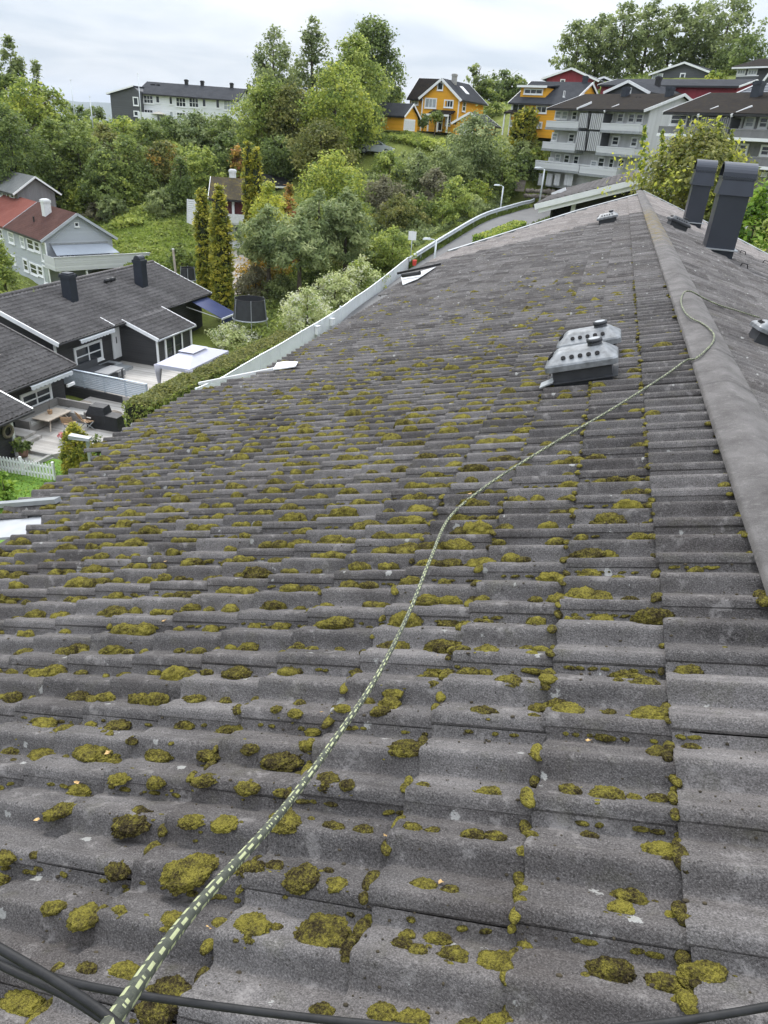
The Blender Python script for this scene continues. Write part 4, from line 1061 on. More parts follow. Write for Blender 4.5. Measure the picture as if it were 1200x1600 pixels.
# poles standing out of the trees
for px, pb, pt, D, h_, lab in ((221.5, 192, 116, 133, 0, 'white flagpole in front of the white flats'), (118, 192, 126, 118, 0, 'taller of two thin grey masts rising from the trees left of the slate house'), (145.5, 200, 152, 116, 0, 'shorter of two thin grey masts rising from the trees, nearest the slate house')):
    b = at(px, pb, D); t = at(px, pt, D).z-b.z; o = empty('pole', b-Vector((0, 0, 1.5)), 0, lab, 'pole')
    MB().tube([(0, 0, 0), (0, 0, t+1.5)], [.10, .05], 8).build('mast', M_POLE, o, True); MB().tube([(0, 0, t+1.5), (0, 0, t+1.62)], [.09, .06], 8).build('mast_cap', M_WHITE, o, True)

# ochre house
Z3 = Zf(560, 80, 4)
zb = at(690, 203, 112).z-.3
H6 = Bld('ochre_house', 'ochre yellow house with white trim, steep front gable and a small porch', 'house', at(657, 200, 113), at(713.5, 200, 110.5), zb, 8.2)
hw = H6.hit(*Z3(395, 285))[1]; hr = H6.hit(*Z3(520, 180))[1]-hw
H6.walls(hw, hr, 'y', M_YEL); H6.roof(hw, hr, 'y', M_RSLATE, M_WHITE, oe=.45, og=.35, bw=.3)
H6.walls(hw-.1, 2.4, 'x', M_YEL, x0=-2.9, x1=-.01, y0=1.6, y1=7.2); H6.roof(hw-.1, 2.4, 'x', M_RDARK, M_WHITE, x0=-2.9, x1=1.2, y0=1.6, y1=7.2, oe=.4, og=.3, bw=.24)
for r, nv, nh in (((415,292,490,358),3,1),((535,303,595,355),3,1),((493,193,532,247),1,1),((407,390,438,445),1,2)): zw(H6, Z3, 'front', *r, nv, nh)
zw(H6, Z3, 'front', 328, 290, 378, 338, 2, 2, off=1.6); zw(H6, Z3, 'right', 648, 312, 670, 380, 1, 2)
for a in (-.06, H6.L-.1): H6.part('corner_board', MB().box(a, a+.16, -.05, -.002, 0, hw-.2), M_WHITE)
H6.part('string_course', MB().box(H6.L*.62, H6.L*.66, -.045, -.002, hw*.1, hw+hr*.6), M_YEL)
pa, pz = H6.hit(*Z3(478, 375)); pb_, _z = H6.hit(*Z3(598, 375))
m = MB(); m.hexa([(pa-.2, -1.9, pz-.55), (pb_+.2, -1.9, pz-.55), (pb_+.2, -.01, pz+.05), (pa-.2, -.01, pz+.05)], [(pa-.2, -1.9, pz-.4), (pb_+.2, -1.9, pz-.4), (pb_+.2, -.01, pz+.2), (pa-.2, -.01, pz+.2)]); H6.part('porch_roof', m, M_RDARK)
H6.part('porch_fascia', MB().box(pa-.22, pb_+.22, -1.98, -1.91, pz-.62, pz-.38), M_WHITE)
for a in (pa, (pa+pb_)/2, pb_): H6.part('porch_post', MB().box(a-.09, a+.09, -1.8, -1.62, 0, pz-.56), M_WHITE)
d0 = (pa+pb_)/2; H6.window('front', d0-.9, d0-.1, .15, 2.2, 1, 2, name='front_door')
H6.window('front', d0+.3, d0+1.1, .8, 2.1, 1, 2)
H6.chimney(H6.L/2+.5, 2.5, hw+hr-.6, hw+hr+.9, .55, .55, M_CONC)
sk = MB(); sl_ = hr/(H6.L/2); xa, xb = H6.L*.66, H6.L*.86
sk.hexa([(xa, 3.6, hw+hr-sl_*(xa-H6.L/2)+.2), (xb, 3.6, hw+hr-sl_*(xb-H6.L/2)+.2), (xb, 4.6, hw+hr-sl_*(xb-H6.L/2)+.2), (xa, 4.6, hw+hr-sl_*(xa-H6.L/2)+.2)], [(xa, 3.6, hw+hr-sl_*(xa-H6.L/2)+.3), (xb, 3.6, hw+hr-sl_*(xb-H6.L/2)+.3), (xb, 4.6, hw+hr-sl_*(xb-H6.L/2)+.3), (xa, 4.6, hw+hr-sl_*(xa-H6.L/2)+.3)]); H6.part('skylight', sk, M_WHITE)
# its garage, on the left
zb = at(630, 203, 103).z-.1
H7 = Bld('garage', 'ochre garage with white double doors, left of the ochre gabled house', 'garage', at(630, 200, 103), at(651.5, 200, 105.6), zb, 7.5)
hw = H7.hit(*Z3(285, 405))[1]; hr = H7.hit(*Z3(335, 340))[1]-hw
H7.walls(hw, hr, 'y', M_YEL); H7.roof(hw, hr, 'y', M_RSLATE, M_WHITE, oe=.3, og=.3, bw=.2)
a0, z1 = H7.hit(*Z3(286, 418)); a1, _z = H7.hit(*Z3(355, 418)); am = (a0+a1)/2
for q0, q1 in ((a0, am-.02), (am+.02, a1)):
    d = MB().box(q0, q1, -.06, -.002, .05, z1-.05); d = H7.part('garage_door', d, M_WHITE); MB().box(q0+.1, q1-.1, -.075, -.062, .25, z1-.25).build('door_panel', M_WHITEW, d)
# second, gable-fronted garage at the right
zb = at(735, 204, 104).z-.6
H8 = Bld('garage', 'ochre gable-fronted garage with grey roof, right of the ochre gabled house', 'garage', at(712, 205, 105), at(752, 205, 104), zb, 7.0)
hw = max(1.5, H8.hit(*Z3(612, 462))[1]); hr = H8.hit(*Z3(715, 392))[1]-hw
H8.walls(hw, hr, 'y', M_YEL); H8.roof(hw, hr, 'y', M_RSLATE, M_WHITE, oe=.6, og=.3, bw=.26)
H8.part('garage_door', MB().box(.5, 2.4, -.06, -.002, .05, hw-.15), M_WHITE)
# second ochre house
zb = at(815, 206, 102).z-.5
H9 = Bld('ochre_house', 'ochre house with a box dormer and dark roof, behind the columnar conifers', 'house', at(794.5, 205, 103), at(884, 205, 99), zb, 8.5)
hw = H9.hit(*Z3(940, 318))[1]; o_, d_2 = H9.loc_ray(*Z3(1010, 198)); kk = (4.25-o_.y)/d_2.y; hr = max(2.2, (o_+d_2*kk).z-hw)
H9.walls(hw, hr, 'x', M_YEL); H9.roof(hw, hr, 'x', M_RSLATE, M_WHITE, oe=.5, og=.25, bw=.24)
Z4 = Zf(800, 0, 3)
a0, z0 = H9.hit(*Z3(1008, 300), 'front', .8); a1, z1 = H9.hit(*Z3(1176, 228), 'front', .8)
H9.part('dormer', MB().box(a0, a1, .8, 4.0, z0-.3, z1), M_YEL); H9.part('dormer_roof', MB().hexa([(a0-.3, .35, z1), (a1+.3, .35, z1), (a1+.3, 4.6, z1+.45), (a0-.3, 4.6, z1+.45)], [(a0-.3, .35, z1+.16), (a1+.3, .35, z1+.16), (a1+.3, 4.6, z1+.6), (a0-.3, 4.6, z1+.6)]), M_RSLATE)
H9.part('dormer_fascia', MB().box(a0-.32, a1+.32, .28, .34, z1-.05, z1+.18), M_WHITE)
zw(H9, Z3, 'front', 1035, 233, 1155, 272, 3, 1, off=.8)
for r, nv in (((960,325,1040,390),2),((1110,340,1180,390),2),((1100,440,1150,482),2),((945,430,975,472),1)): zw(H9, Z3, 'front', *r, nv, 1)
zw(H9, Z4, 'right', 240, 425, 247, 455, 1, 1)
for a in (-.05, H9.L-.12): H9.part('corner_board', MB().box(a, a+.16, -.05, -.002, 0, hw-.1), M_WHITE)
H9.part('porch_roof', MB().hexa([(-.3, -1.2, 2.35), (1.9, -1.2, 2.35), (1.9, -.01, 2.7), (-.3, -.01, 2.7)], [(-.3, -1.2, 2.5), (1.9, -1.2, 2.5), (1.9, -.01, 2.85), (-.3, -.01, 2.85)]), M_RDARK)
for a in (-.2, 1.8): H9.part('porch_post', MB().box(a-.07, a+.07, -1.1, -.96, 0, 2.35), M_WHITE)
H9.chimney(H9.L*.9, 4.25, hw+hr-.3, hw+hr+.8, .5, .5)

# grey flats, first block
ZG = Zf(840, 150, 6)
zb = -3.9
H10 = Bld('grey_flats', 'pale grey three-storey flats with stacked balconies and dark roof, left block', 'apartment building', at(862, 230, 95), at(1004, 230, 86), zb, 8.5)
def flats(H, Z, eave, ridge_, wins, bal, slats, wm, bm_, white_edge):
    hw = H.hit(*Z(*eave))[1]+.25; o_, d_2 = H.loc_ray(*Z(*ridge_)); kk = (H.D/2-o_.y)/d_2.y; hr = max(1.4, (o_+d_2*kk).z-hw)
    H.walls(hw, hr, 'x', wm); H.roof(hw, hr, 'x', M_RDARK, M_WHITEW, oe=1.35, og=.35, bw=.26, t=.2)
    for r in wins: zw(H, Z, 'front', *r, 1, 2, glass=M_CURT if (int(r[0]) % 3 == 0) else M_GLASS)
    for (x0, y0, x1, y1) in bal:
        xm, ym = (x0+x1)/2, (y0+y1)/2
        a0, a1 = H.hit(*Z(x0, ym), 'front', -1.3)[0], H.hit(*Z(x1, ym), 'front', -1.3)[0]; zt, zb_ = H.hit(*Z(xm, y0), 'front', -1.3)[1], H.hit(*Z(xm, y1), 'front', -1.3)[1]
        hh = zt-zb_
        H.part('balcony_panel', MB().box(a0, a1, -1.36, -1.3, zb_+.02, zb_+hh*.8), bm_)
        H.part('balcony_rail', MB().box(a0, a1, -1.38, -1.28, zt-.12, zt), bm_)
        m = MB(); n_ = max(2, int((a1-a0)/1.3))
        for q in range(n_+1): xq = a0+.06+(a1-a0-.12)*q/n_; m.box(xq-.05, xq+.05, -1.35, -1.31, zb_+hh*.8, zt-.12)
        H.part('rail_post', m, bm_)
        H.part('balcony_slab', MB().box(a0-.05, a1+.05, -1.4, -.002, zb_-.22, zb_), white_edge)
        for sx in (a0, a1-.06): H.part('balcony_side', MB().box(sx, sx+.06, -1.29, -.002, zb_+.02, zt-.06), bm_)
    for (x0, y0, x1, y1, n_) in slats:
        ym, xm = (y0+y1)/2, (x0+x1)/2
        a0, a1 = H.hit(*Z(x0, ym), 'front', -1.25)[0], H.hit(*Z(x1, ym), 'front', -1.25)[0]; zt, zb_ = H.hit(*Z(xm, y0), 'front', -1.25)[1], H.hit(*Z(xm, y1), 'front', -1.25)[1]
        H.part('slat_backing', MB().box(a0, a1, -1.2, -.003, zb_, zt), M_GRDV)
        for q in range(n_):
            xq = a0+(a1-a0)*(q+.5)/n_; w = (a1-a0)/n_*.27
            H.part('slat', MB().box(xq-w, xq+w, -1.27, -1.202, zb_+.03, zt-.02), wm)
    return hw, hr
hw, hr = flats(H10, ZG, (560, 135), (560, 5),
  ((165,135,225,220),(228,135,288,225),(322,140,375,230),(650,150,715,245),(748,155,812,250),(850,158,915,255),(922,162,995,258),(135,340,190,425),(290,350,350,437),(570,410,598,455),(605,370,665,460),(698,372,768,468),(875,385,940,480),(105,575,158,618),(165,535,220,620),(247,545,303,635),(335,555,390,645),(498,603,560,670),(565,570,632,672),(668,580,718,680),(755,588,818,672)),
  ((82,235,386,300),(600,258,965,328),(46,435,355,502),(555,478,905,545),(-22,618,395,690),(395,655,745,740)),
  ((386,158,482,302,6),(492,162,612,318,7),(356,328,462,512,6),(470,332,590,520,7)), M_GRL, M_GRLH, M_GREYM)
for q in (0, 75, 150, 245):
    a0, _z = H10.hit(*ZG(q+5, 780), 'front', -.9); a1, z1 = H10.hit(*ZG(q+68 if q < 240 else q+95, 725), 'front', -.9); _a, z0 = H10.hit(*ZG(q+30, 838), 'front', -.9)
    H10.part('garage_panel', MB().box(a0+.02, a1-.02, -.9, -.82, z0, z1-.05), M_GRL)
H10.part('downpipe', MB().tube([H10.hit(*ZG(488, 150), 'front', -1.3) and (H10.hit(*ZG(488, 150), 'front', -1.3)[0], -1.36, H10.hit(*ZG(488, 150), 'front', -1.3)[1]), (H10.hit(*ZG(440, 520), 'front', -1.3)[0]+.1, -1.36, H10.hit(*ZG(440, 520), 'front', -1.3)[1])], .06, 8), M_BLACKW)
ZR = Zf(840, 90, 10/3)
for q in (312, 535):
    a, _z = H10.hit(*ZR(q, 230)); H10.chimney(a+.6, 3.4, hw+hr-.9, hw+hr+.75, .62, .62)
m = MB()
for dxv in (-.25, .25): m.cyl((H10.L*.66+dxv, 3.0), .14, hw+hr-.6, hw+hr-.15, 8)
H10.part('roof_vent', m, M_BLACKP)
for (x0, y0, x1, y1) in ((372, 132, 428, 108), (625, 158, 680, 118)):
    a0, z0 = H10.hit(*ZG(x0, y0), 'front', -1.4); H10.part('divider_board', MB().beam((a0, -1.5, z0+.1), (a0+.35, .2, z0+.85), .08, .2), M_WHITEW)
# second block
H11 = Bld('grey_flats', 'darker grey flats with white window frames behind the yellowing tree, right block', 'apartment building', at(1046, 230, 73), at(1046, 230, 73)+H10.u*15.5, -3.6, 8.5)
ZH = Zf(1020, 140, 20/3)
hw, hr = flats(H11, ZH, (700, 262), (700, 95),
  ((185,250,365,375),(400,260,480,380),(845,285,935,400),(960,275,1070,405),(1105,280,1210,410),(800,550,855,675),(875,560,995,680),(1120,575,1230,700),(1135,860,1200,905)),
  ((62,385,480,462),(805,412,1300,505),(1000,702,1300,800),(60,690,480,790)),
  ((482,282,640,470,7),(646,286,800,478,7),(482,520,640,690,7)), M_GRM, M_GRM, M_WHITE)
a, _z = H11.hit(*ZH(728, 230)); H11.chimney(a+.4, 3.2, hw+hr-.9, hw+hr+.9, .7, .62)
m = MB()
for q in (990, 1040): a, _z = H11.hit(*ZH(q, 230)); m.cyl((a+.3, 3.3), .13, hw+hr-.5, hw+hr-.1, 8)
H11.part('roof_vent', m, M_BLACKP)
for q in (470, 815):
    a0, z0 = H11.hit(*ZH(q, 290), 'front', -1.4); H11.part('divider_board', MB().beam((a0, -1.5, z0+.1), (a0+.4, .3, z0+.85), .08, .22), M_WHITEW)

# upper row: red house, long red shed, grey gables, black house, solar roof
zb = at(890, 146, 120).z-.4
H12 = Bld('red_house', 'dark red gabled house with white eaves below the tall trees', 'house', at(851, 146, 121), at(926, 146, 119), zb, 9.0)
hw = H12.hit(*ZR(40, 108))[1]; hr = H12.hit(*ZR(170, 62))[1]-hw
H12.walls(hw, hr, 'y', M_REDW); H12.roof(hw, hr, 'y', M_RSLATE, M_WHITE, oe=.7, og=.4, bw=.26)
zw(H12, ZR, 'front', 118, 112, 143, 138, 1, 1)
H12.roof(hw-.1, hr, 'y', M_RSLATE, M_WHITE, x0=2.2, x1=H12.L+2.2, y0=9.8, y1=13, oe=.7, og=.3, bw=.26)
for a in (H12.L-.16,): H12.part('corner_board', MB().box(a, a+.16, -.05, -.002, 0, hw-.1), M_WHITE)
zb = at(1050, 153, 102).z-.5
H13 = Bld('red_shed', 'long low dark red building with grey sheet roof', 'building', at(937, 150, 108), at(1149, 150, 100), zb, 8.0)
hw = H13.hit(*ZR(700, 152))[1]; o_, d_2 = H13.loc_ray(*ZR(700, 122)); kk = (4-o_.y)/d_2.y; hr = max(.5, (o_+d_2*kk).z-hw)
H13.walls(hw, hr, 'x', M_REDW); H13.roof(hw, hr, 'x', M_RSLATE, M_WHITE, oe=.4, og=.3, bw=.18)
zb = at(1070, 128, 126).z-1.2
H14 = Bld('grey_gable_house', 'mid grey gabled house with white barge boards under the tall trees', 'house', at(1019, 125, 127), at(1115, 125, 123), zb, 9.0)
hw = H14.hit(*ZR(600, 90))[1]; hr = H14.hit(*ZR(795, 32))[1]-hw
H14.walls(hw, hr, 'y', M_GRDV); H14.roof(hw, hr, 'y', M_RSLATE, M_WHITE, oe=.5, og=.4, bw=.24)
zw(H14, ZR, 'front', 740, 80, 768, 125, 1, 1); zw(H14, ZR, 'front', 597, 82, 652, 118, 2, 1, glass=M_CURT)
zb = at(980, 152, 97).z-1.0
H15 = Bld('grey_gable_house', 'small grey gable with one white window between the roof chimneys of the left flats', 'house', at(950, 150, 98), at(1013, 150, 95), zb, 8.0)
hw = H15.hit(*ZR(365, 182))[1]; hr = H15.hit(*ZR(475, 130))[1]-hw
H15.walls(hw, hr, 'y', M_GRDV); H15.roof(hw, hr, 'y', M_RSLATE, M_WHITE, oe=.4, og=.4, bw=.28)
zw(H15, ZR, 'front', 445, 155, 488, 208, 1, 2)
H15.chimney(H15.L*.55, 5, hw+hr-.5, hw+hr+1.0, .5, .5, M_BLACKW)
zb = at(1180, 130, 113).z-1.5
H16 = Bld('black_house', 'charcoal house with a white glazed balcony at the top right edge', 'house', at(1148, 128, 114), at(1148, 128, 114)+H10.u*12, zb, 9.0)
hw = H16.hit(*ZR(1060, 52))[1]; o_, d_2 = H16.loc_ray(*ZR(1100, 18)); kk = (4.5-o_.y)/d_2.y; hr = max(.7, (o_+d_2*kk).z-hw)
H16.walls(hw, hr, 'x', M_GRDV); H16.roof(hw, hr, 'x', M_RDARK, M_BLACKW, oe=.8, og=.4)
zw(H16, ZR, 'front', 1040, 58, 1085, 90, 3, 1, glass=M_CURT); zw(H16, ZR, 'front', 1095, 60, 1145, 92, 3, 1, glass=M_CURT)
a0, z0 = H16.hit(*ZR(1030, 118), 'front', -1.2); a1, z1 = H16.hit(*ZR(1150, 98), 'front', -1.2)
H16.part('balcony_panel', MB().box(a0, a1, -1.25, -1.2, z0, z1), M_GRDV); H16.part('balcony_rail', MB().box(a0, a1, -1.27, -1.18, z1+.04, z1+.12), M_WHITE)
H16.part('stair_rail', MB().beam((a1+.3, -1.2, z0-1.0), (a1+1.5, -1.2, z1+.6), .12, .25), M_WHITE); H16.part('stair_rail', MB().beam((a1+2.0, -1.2, z0-1.0), (a1+2.8, -1.2, z1+.3), .12, .25), M_WHITE)
zb = at(1170, 160, 92).z-2.0
H17 = Bld('panel_roof_house', 'house roof of dark blue-grey ribbed sheets with pale seams at the right edge', 'house', at(1146, 150, 92), at(1146, 150, 92)+H10.u*10, zb, 7.0)
hw = H17.hit(*ZR(1100, 205))[1]; o_, d_2 = H17.loc_ray(*ZR(1100, 134)); kk = (4.5-o_.y)/d_2.y; zr_ = (o_+d_2*kk).z
H17.part('wall', MB().prism([(0, 0), (7, 0), (7, zr_-1.2), (4.5, zr_-.2), (0, hw-.2)], 0, .1, 9.9), M_GRDV)
M_PANEL = simple('roof_panel', (.085, .095, .115), .4, .2, .08, 2)
nb_ = 9; sy, sz = 4.7/nb_, (zr_-hw+.05)/nb_
for q in range(nb_):
    y0, z0 = -.2+sy*q, hw-.05+sz*q
    H17.part('roof_sheet', MB().hexa([(-.3, y0, z0-.05), (10.2, y0, z0-.05), (10.2, y0+sy*1.04, z0+sz-.09), (-.3, y0+sy*1.04, z0+sz-.09)], [(-.3, y0, z0+.05), (10.2, y0, z0+.05), (10.2, y0+sy*1.04, z0+sz+.0), (-.3, y0+sy*1.04, z0+sz+.0)]), M_PANEL)
for xq in (-.3, 4.4): H17.part('roof_seam', MB().beam((xq, -.25, hw+.04), (xq, 4.5, zr_+.1), .1, .08), M_WHITEW)
# brown house in the trees
ZM = Zf(270, 250, 6)
zb = at(362, 374, 77).z
H18 = Bld('brown_house', 'small brown-roofed hillside house with dark red band and white basement behind the thujas', 'house', at(334, 372, 76.5), at(386, 372, 76.2), zb, 4.6)
hw = H18.hit(*ZM(560, 350))[1]; o_, d_2 = H18.loc_ray(*ZM(580, 190)); kk = (2.3-o_.y)/d_2.y; hr = max(1.0, (o_+d_2*kk).z-hw)
H18.walls(hw, hr, 'x', boards('brown_red_boards', (.085, .022, .024), .16, True, .1), z0=2.0); H18.part('basement_wall', MB().box(.02, H18.L-.02, .02, 4.58, -.8, 1.995), M_WHB)
H18.roof(hw, hr, 'x', M_RMOSS, M_WHITE, oe=.6, og=.3, bw=.2)
a, z = H18.hit(*ZM(565, 400)); H18.part('white_post', MB().box(a-.12, a+.12, -.08, -.002, 2.0, hw-.1), M_WHITE)
H18.part('balcony_panel', MB().box(1.0, H18.L, -1.26, -1.2, 1.75, 2.55), M_WHITEW); H18.part('balcony_floor', MB().box(1.0, H18.L, -1.2, -.002, 1.6, 1.75), M_WHITEW)
a, z = H18.hit(*ZM(612, 660)); H18.part('door', MB().box(a-.25, a+.2, -.06, .018, 0, 1.55), M_BLACKW)
H18.chimney(H18.L*.55, 2.6, hw+hr-.5, hw+hr+.9, .62, .62, M_WHITEW)
def ground_patch(name, pts, dz, mat):
    """outline draped over the ground as a fine sheet"""
    P = [Vector((p[0], p[1], 0)) for p in pts]; n = 12; V = []; F = []
    a, b, c, d = P
    for i in range(n+1):
        for j in range(n+1):
            q = a.lerp(b, i/n).lerp(d.lerp(c, i/n), j/n); V.append((q.x, q.y, terr(q.x, q.y)+dz))
    for i in range(n):
        for j in range(n): k = i*(n+1)+j; F.append((k, k+n+1, k+n+2, k+1))
    me = mesh_np(name, V, np.array(F), mat, True)
    return tag(link(name, me), kind='structure')
M_PAVE = simple('paving', (.33, .30, .265), .9, 0, .2, 1.5, .6, 8, .03)
q = [at(352, 378, 76), at(392, 382, 77), at(398, 440, 62), at(358, 440, 62)]; ground_patch('driveway', q, .08, M_PAVE)
# terrace fence left of the brown house
tf = empty('terrace_fence', at(293, 352, 75), 0, 'weathered white board terrace wall left of the mossy brown house', 'fence')
a = at(293, 330, 75); b = at(316, 332, 72); ta, tb = at(293, 311, 75), at(316, 312, 72); ba, bb = at(293, 348, 75), at(316, 358, 72)
n_ = 12
for i in range(n_):
    for (s0, s1) in ((i/n_, (i+.86)/n_),):
        lo0, lo1 = ba.lerp(ta, s0), bb.lerp(tb, s0); hi0, hi1 = ba.lerp(ta, s1), bb.lerp(tb, s1); o3 = Vector(tf.location); nn = Vector((.05, .05, 0))
        tf_m = MB().hexa([lo0-o3, lo1-o3, lo1-o3+nn, lo0-o3+nn], [hi0-o3, hi1-o3, hi1-o3+nn, hi0-o3+nn]); tf_m.build('fence_board', M_WHITEW, tf)
for t in (0, .5, 1):
    p, q_ = ba.lerp(bb, t)-Vector(tf.location), ta.lerp(tb, t)-Vector(tf.location); MB().beam(p, q_, .1, .1, (1, 0, 0)).build('fence_post', M_WHITEW, tf)
# dark shed behind the second thuja pair
p = at(416, 290, 88); q = at(457, 292, 90); H19 = Bld('dark_shed', 'low black shed roof with a white edge glimpsed under the big trees', 'shed', p, q, p.z-2.2, 5.0)
H19.walls(2.2, .5, 'x', M_BLACKW); H19.roof(2.2, .8, 'x', M_BLACKW, None, oe=.3); H19.part('fascia', MB().box(-.3, H19.L+.3, -.40, -.33, 2.0, 2.2), M_WHITE)
# next row house beyond our gable: dark tile roof with white barge boards
a_, b_ = aty(838, 316, 39), aty(985, 279.5, 39)
sl_ = (b_.z-a_.z)/(b_.x-a_.x)
H20 = Bld('row_house', 'next row house with doubled white barge boards beyond the far end of the mossy roof', 'house', Vector((a_.x+.7, 39.6, 0)), Vector((a_.x+9.1, 39.6, 0)), a_.z-2.9, 9.0)
hw = 2.9+.7*sl_-.1; xr = 4.2; zr_ = hw+sl_*xr
H20.part('wall', MB().prism([(0, -5), (8.4, -5), (8.4, hw-.1), (4.2, zr_-.1), (0, hw-.1)], 1, .3, 17), M_GRD)
def wavy_y(b, y0, y1, e, r):
    V, F = wavy_slope(y0, y1, e, r); V = [(p[1], p[0], p[2]) for p in V]
    if r[0] > e[0]: F = [f[::-1] for f in F]
    tag(link('tile_slope', mesh_np('tile_slope', V, np.array(F), M_TILE_N, True), b.root), kind='stuff')
wavy_y(H20, -.55, 17.4, (-.7, hw-.7*sl_), (xr, zr_)); wavy_y(H20, -.55, 17.4, (9.1, hw-.7*sl_), (xr, zr_))
for dy_, dz_, w_, x_0 in ((-.62, -.02, .26, -.75), (-.50, -.26, .20, -.55)):
    m = MB(); m.beam((x_0, dy_, hw+x_0*sl_-.08+dz_), (xr, dy_, zr_-.08+dz_), .05, w_); m.beam((8.4-x_0, dy_, hw+x_0*sl_-.08+dz_), (xr, dy_, zr_-.08+dz_), .05, w_); H20.part('barge_board', m, M_WHITE)
H20.part('soffit', MB().prism([(-.6, hw-.6*sl_-.2), (xr, zr_-.2), (9.0, hw-.6*sl_-.2), (9.0, hw-.6*sl_-.12), (xr, zr_-.12), (-.6, hw-.6*sl_-.12)], 1, -.45, .3), M_GRD)
H20.part('corner_post', MB().box(1.0, 1.2, -.05, .1, -3, hw+.15), M_WHITE)
H20.part('gutter', MB().tube([(-.78, -.6, hw-.72*sl_-.08), (-.78, 9.4, hw-.72*sl_-.08)], .07, 8), M_BLACKW, smooth=True)
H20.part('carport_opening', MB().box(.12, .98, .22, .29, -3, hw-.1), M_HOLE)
# little pale roof edges of the unit behind it
e_0 = at(860, 310, 52); e1 = at(884, 299, 52); d0 = Vector(H20.A)
H20.part('verge_trim', MB().beam(aty(852, 323, 41.5)-d0, aty(876, 311, 41.5)-d0, .08, .2), M_WHITE)
H20.part('verge_trim', MB().beam(aty(862, 304, 48)-d0, aty(884, 295, 48)-d0, .25, .18), M_WHITE)
# boulder wall and steps below the grey flats
def rock(name, c, r, mat, parent=None, seed=0):
    V, F = ico(2); so = Vector((seed*3.3, seed*1.7, 5)); out = []
    for v in V:
        p = Vector(v); k = 1+.35*mnoise.noise(p*1.1+so)+.15*mnoise.noise(p*2.6+so); out.append((p.x*r*k*1.15, p.y*r*k*.9, p.z*r*k*.8))
    o = link(name, mesh_np(name, out, F, mat, False), parent); o.location = c; return o
M_ROCK = simple('boulder_rock', (.15, .13, .11), .9, 0, .4, 1.4, .8, 6, .06)
RW = empty('boulder_wall', at(860, 305, 92), 0, 'low dry wall of brown boulders at the road bend below the grey flats', 'wall')
k = 0
for row in range(2):
    for q in range(11):
        p = at(822+q*6.6+row*3, 306-row*8+q*.35, 92.5+row*.5); rock('boulder', p-Vector(RW.location), .36*rng.uniform(.75, 1.15), M_ROCK, RW, k); k += 1
ST = empty('stone_steps', at(812, 296, 92), .4, 'dark stone steps climbing beside the boulder wall at the road bend', 'steps')
for q in range(6): MB().box(-.55+q*.1, .55+q*.1, q*.30, q*.30+.32, q*.18-.2, q*.18+.03).build('step', M_ROCK, ST)
# parked car by the upper road
c0 = at(588, 234, 96); CAR = empty('parked_car', Vector((c0.x, c0.y, terr(c0.x, c0.y)+.02)), rad(8), 'silver car parked by the upper road, its front half showing past the big trees', 'car')
M_SILV = simple('silver_paint', (.36, .39, .42), .25, .5, .03, 1, spec=.6)
prof = [(-2.1, .28), (-2.12, .7), (-1.9, .92), (-1.3, 1.0), (-.7, 1.4), (.45, 1.44), (1.1, 1.0), (1.75, .86), (2.1, .66), (2.12, .28)]
MB().prism(prof, 1, -.86, .86).build('car_body', M_SILV, CAR)
MB().prism([(-1.15, 1.02), (-.66, 1.34), (.42, 1.37), (.98, 1.02)], 1, -.875, .875).build('side_glass', M_GLASS, CAR)
for x_ in (-1.35, 1.35):
    for y_ in (-.88, .7):
        w = MB().tube([(x_, y_, .33), (x_, y_+.18, .33)], .33, 16).build('wheel', M_BLACKP, CAR); MB().tube([(x_, y_-.01, .33), (x_, y_+.19, .33)], .2, 12).build('rim', M_GREYM, w)
for y_ in (-.72, .45): MB().box(2.04, 2.14, y_, y_+.3, .62, .76).build('headlight', M_WHITE, CAR)
# ================================================================== VEGETATION
PAL = {
 'dg': ((0.068,0.101,0.036),(0.144,0.196,0.056),(0.258,0.323,0.092)), 'mg': ((0.093,0.135,0.041),(0.197,0.255,0.067),(0.344,0.396,0.099)),
 'lg': ((0.126,0.182,0.048),(0.277,0.343,0.080),(0.479,0.522,0.124)), 'yg': ((0.118,0.183,0.045),(0.302,0.365,0.069),(0.521,0.533,0.099)),
 'ye': ((0.141,0.224,0.047),(0.425,0.438,0.070),(0.620,0.620,0.080)), 'og': ((0.095,0.120,0.034),(0.189,0.204,0.058),(0.324,0.307,0.093)),
 'bg': ((0.118,0.163,0.068),(0.242,0.300,0.129),(0.418,0.458,0.211)), 'gg': ((0.109,0.147,0.061),(0.218,0.266,0.104),(0.374,0.424,0.166)),
 'or': ((0.128,0.128,0.036),(0.363,0.267,0.062),(0.620,0.386,0.081)), 'th': ((0.113,0.149,0.030),(0.308,0.319,0.049),(0.620,0.534,0.079)),
 'br': ((0.116,0.109,0.067),(0.219,0.210,0.127),(0.335,0.327,0.205)), 'rd': ((0.222,0.129,0.056),(0.523,0.205,0.093),(0.544,0.316,0.129)),
 'wf': ((0.172,0.244,0.069),(0.579,0.615,0.279),(0.620,0.620,0.561)), 'hb': ((0.113,0.119,0.034),(0.275,0.204,0.069),(0.474,0.284,0.117)),
 'bgn': ((0.099,0.186,0.037),(0.213,0.342,0.050),(0.370,0.490,0.084)) }
PAL['md'] = ((.15, .21, .04), (.25, .32, .06), (.36, .40, .11)); LEAFM = {}
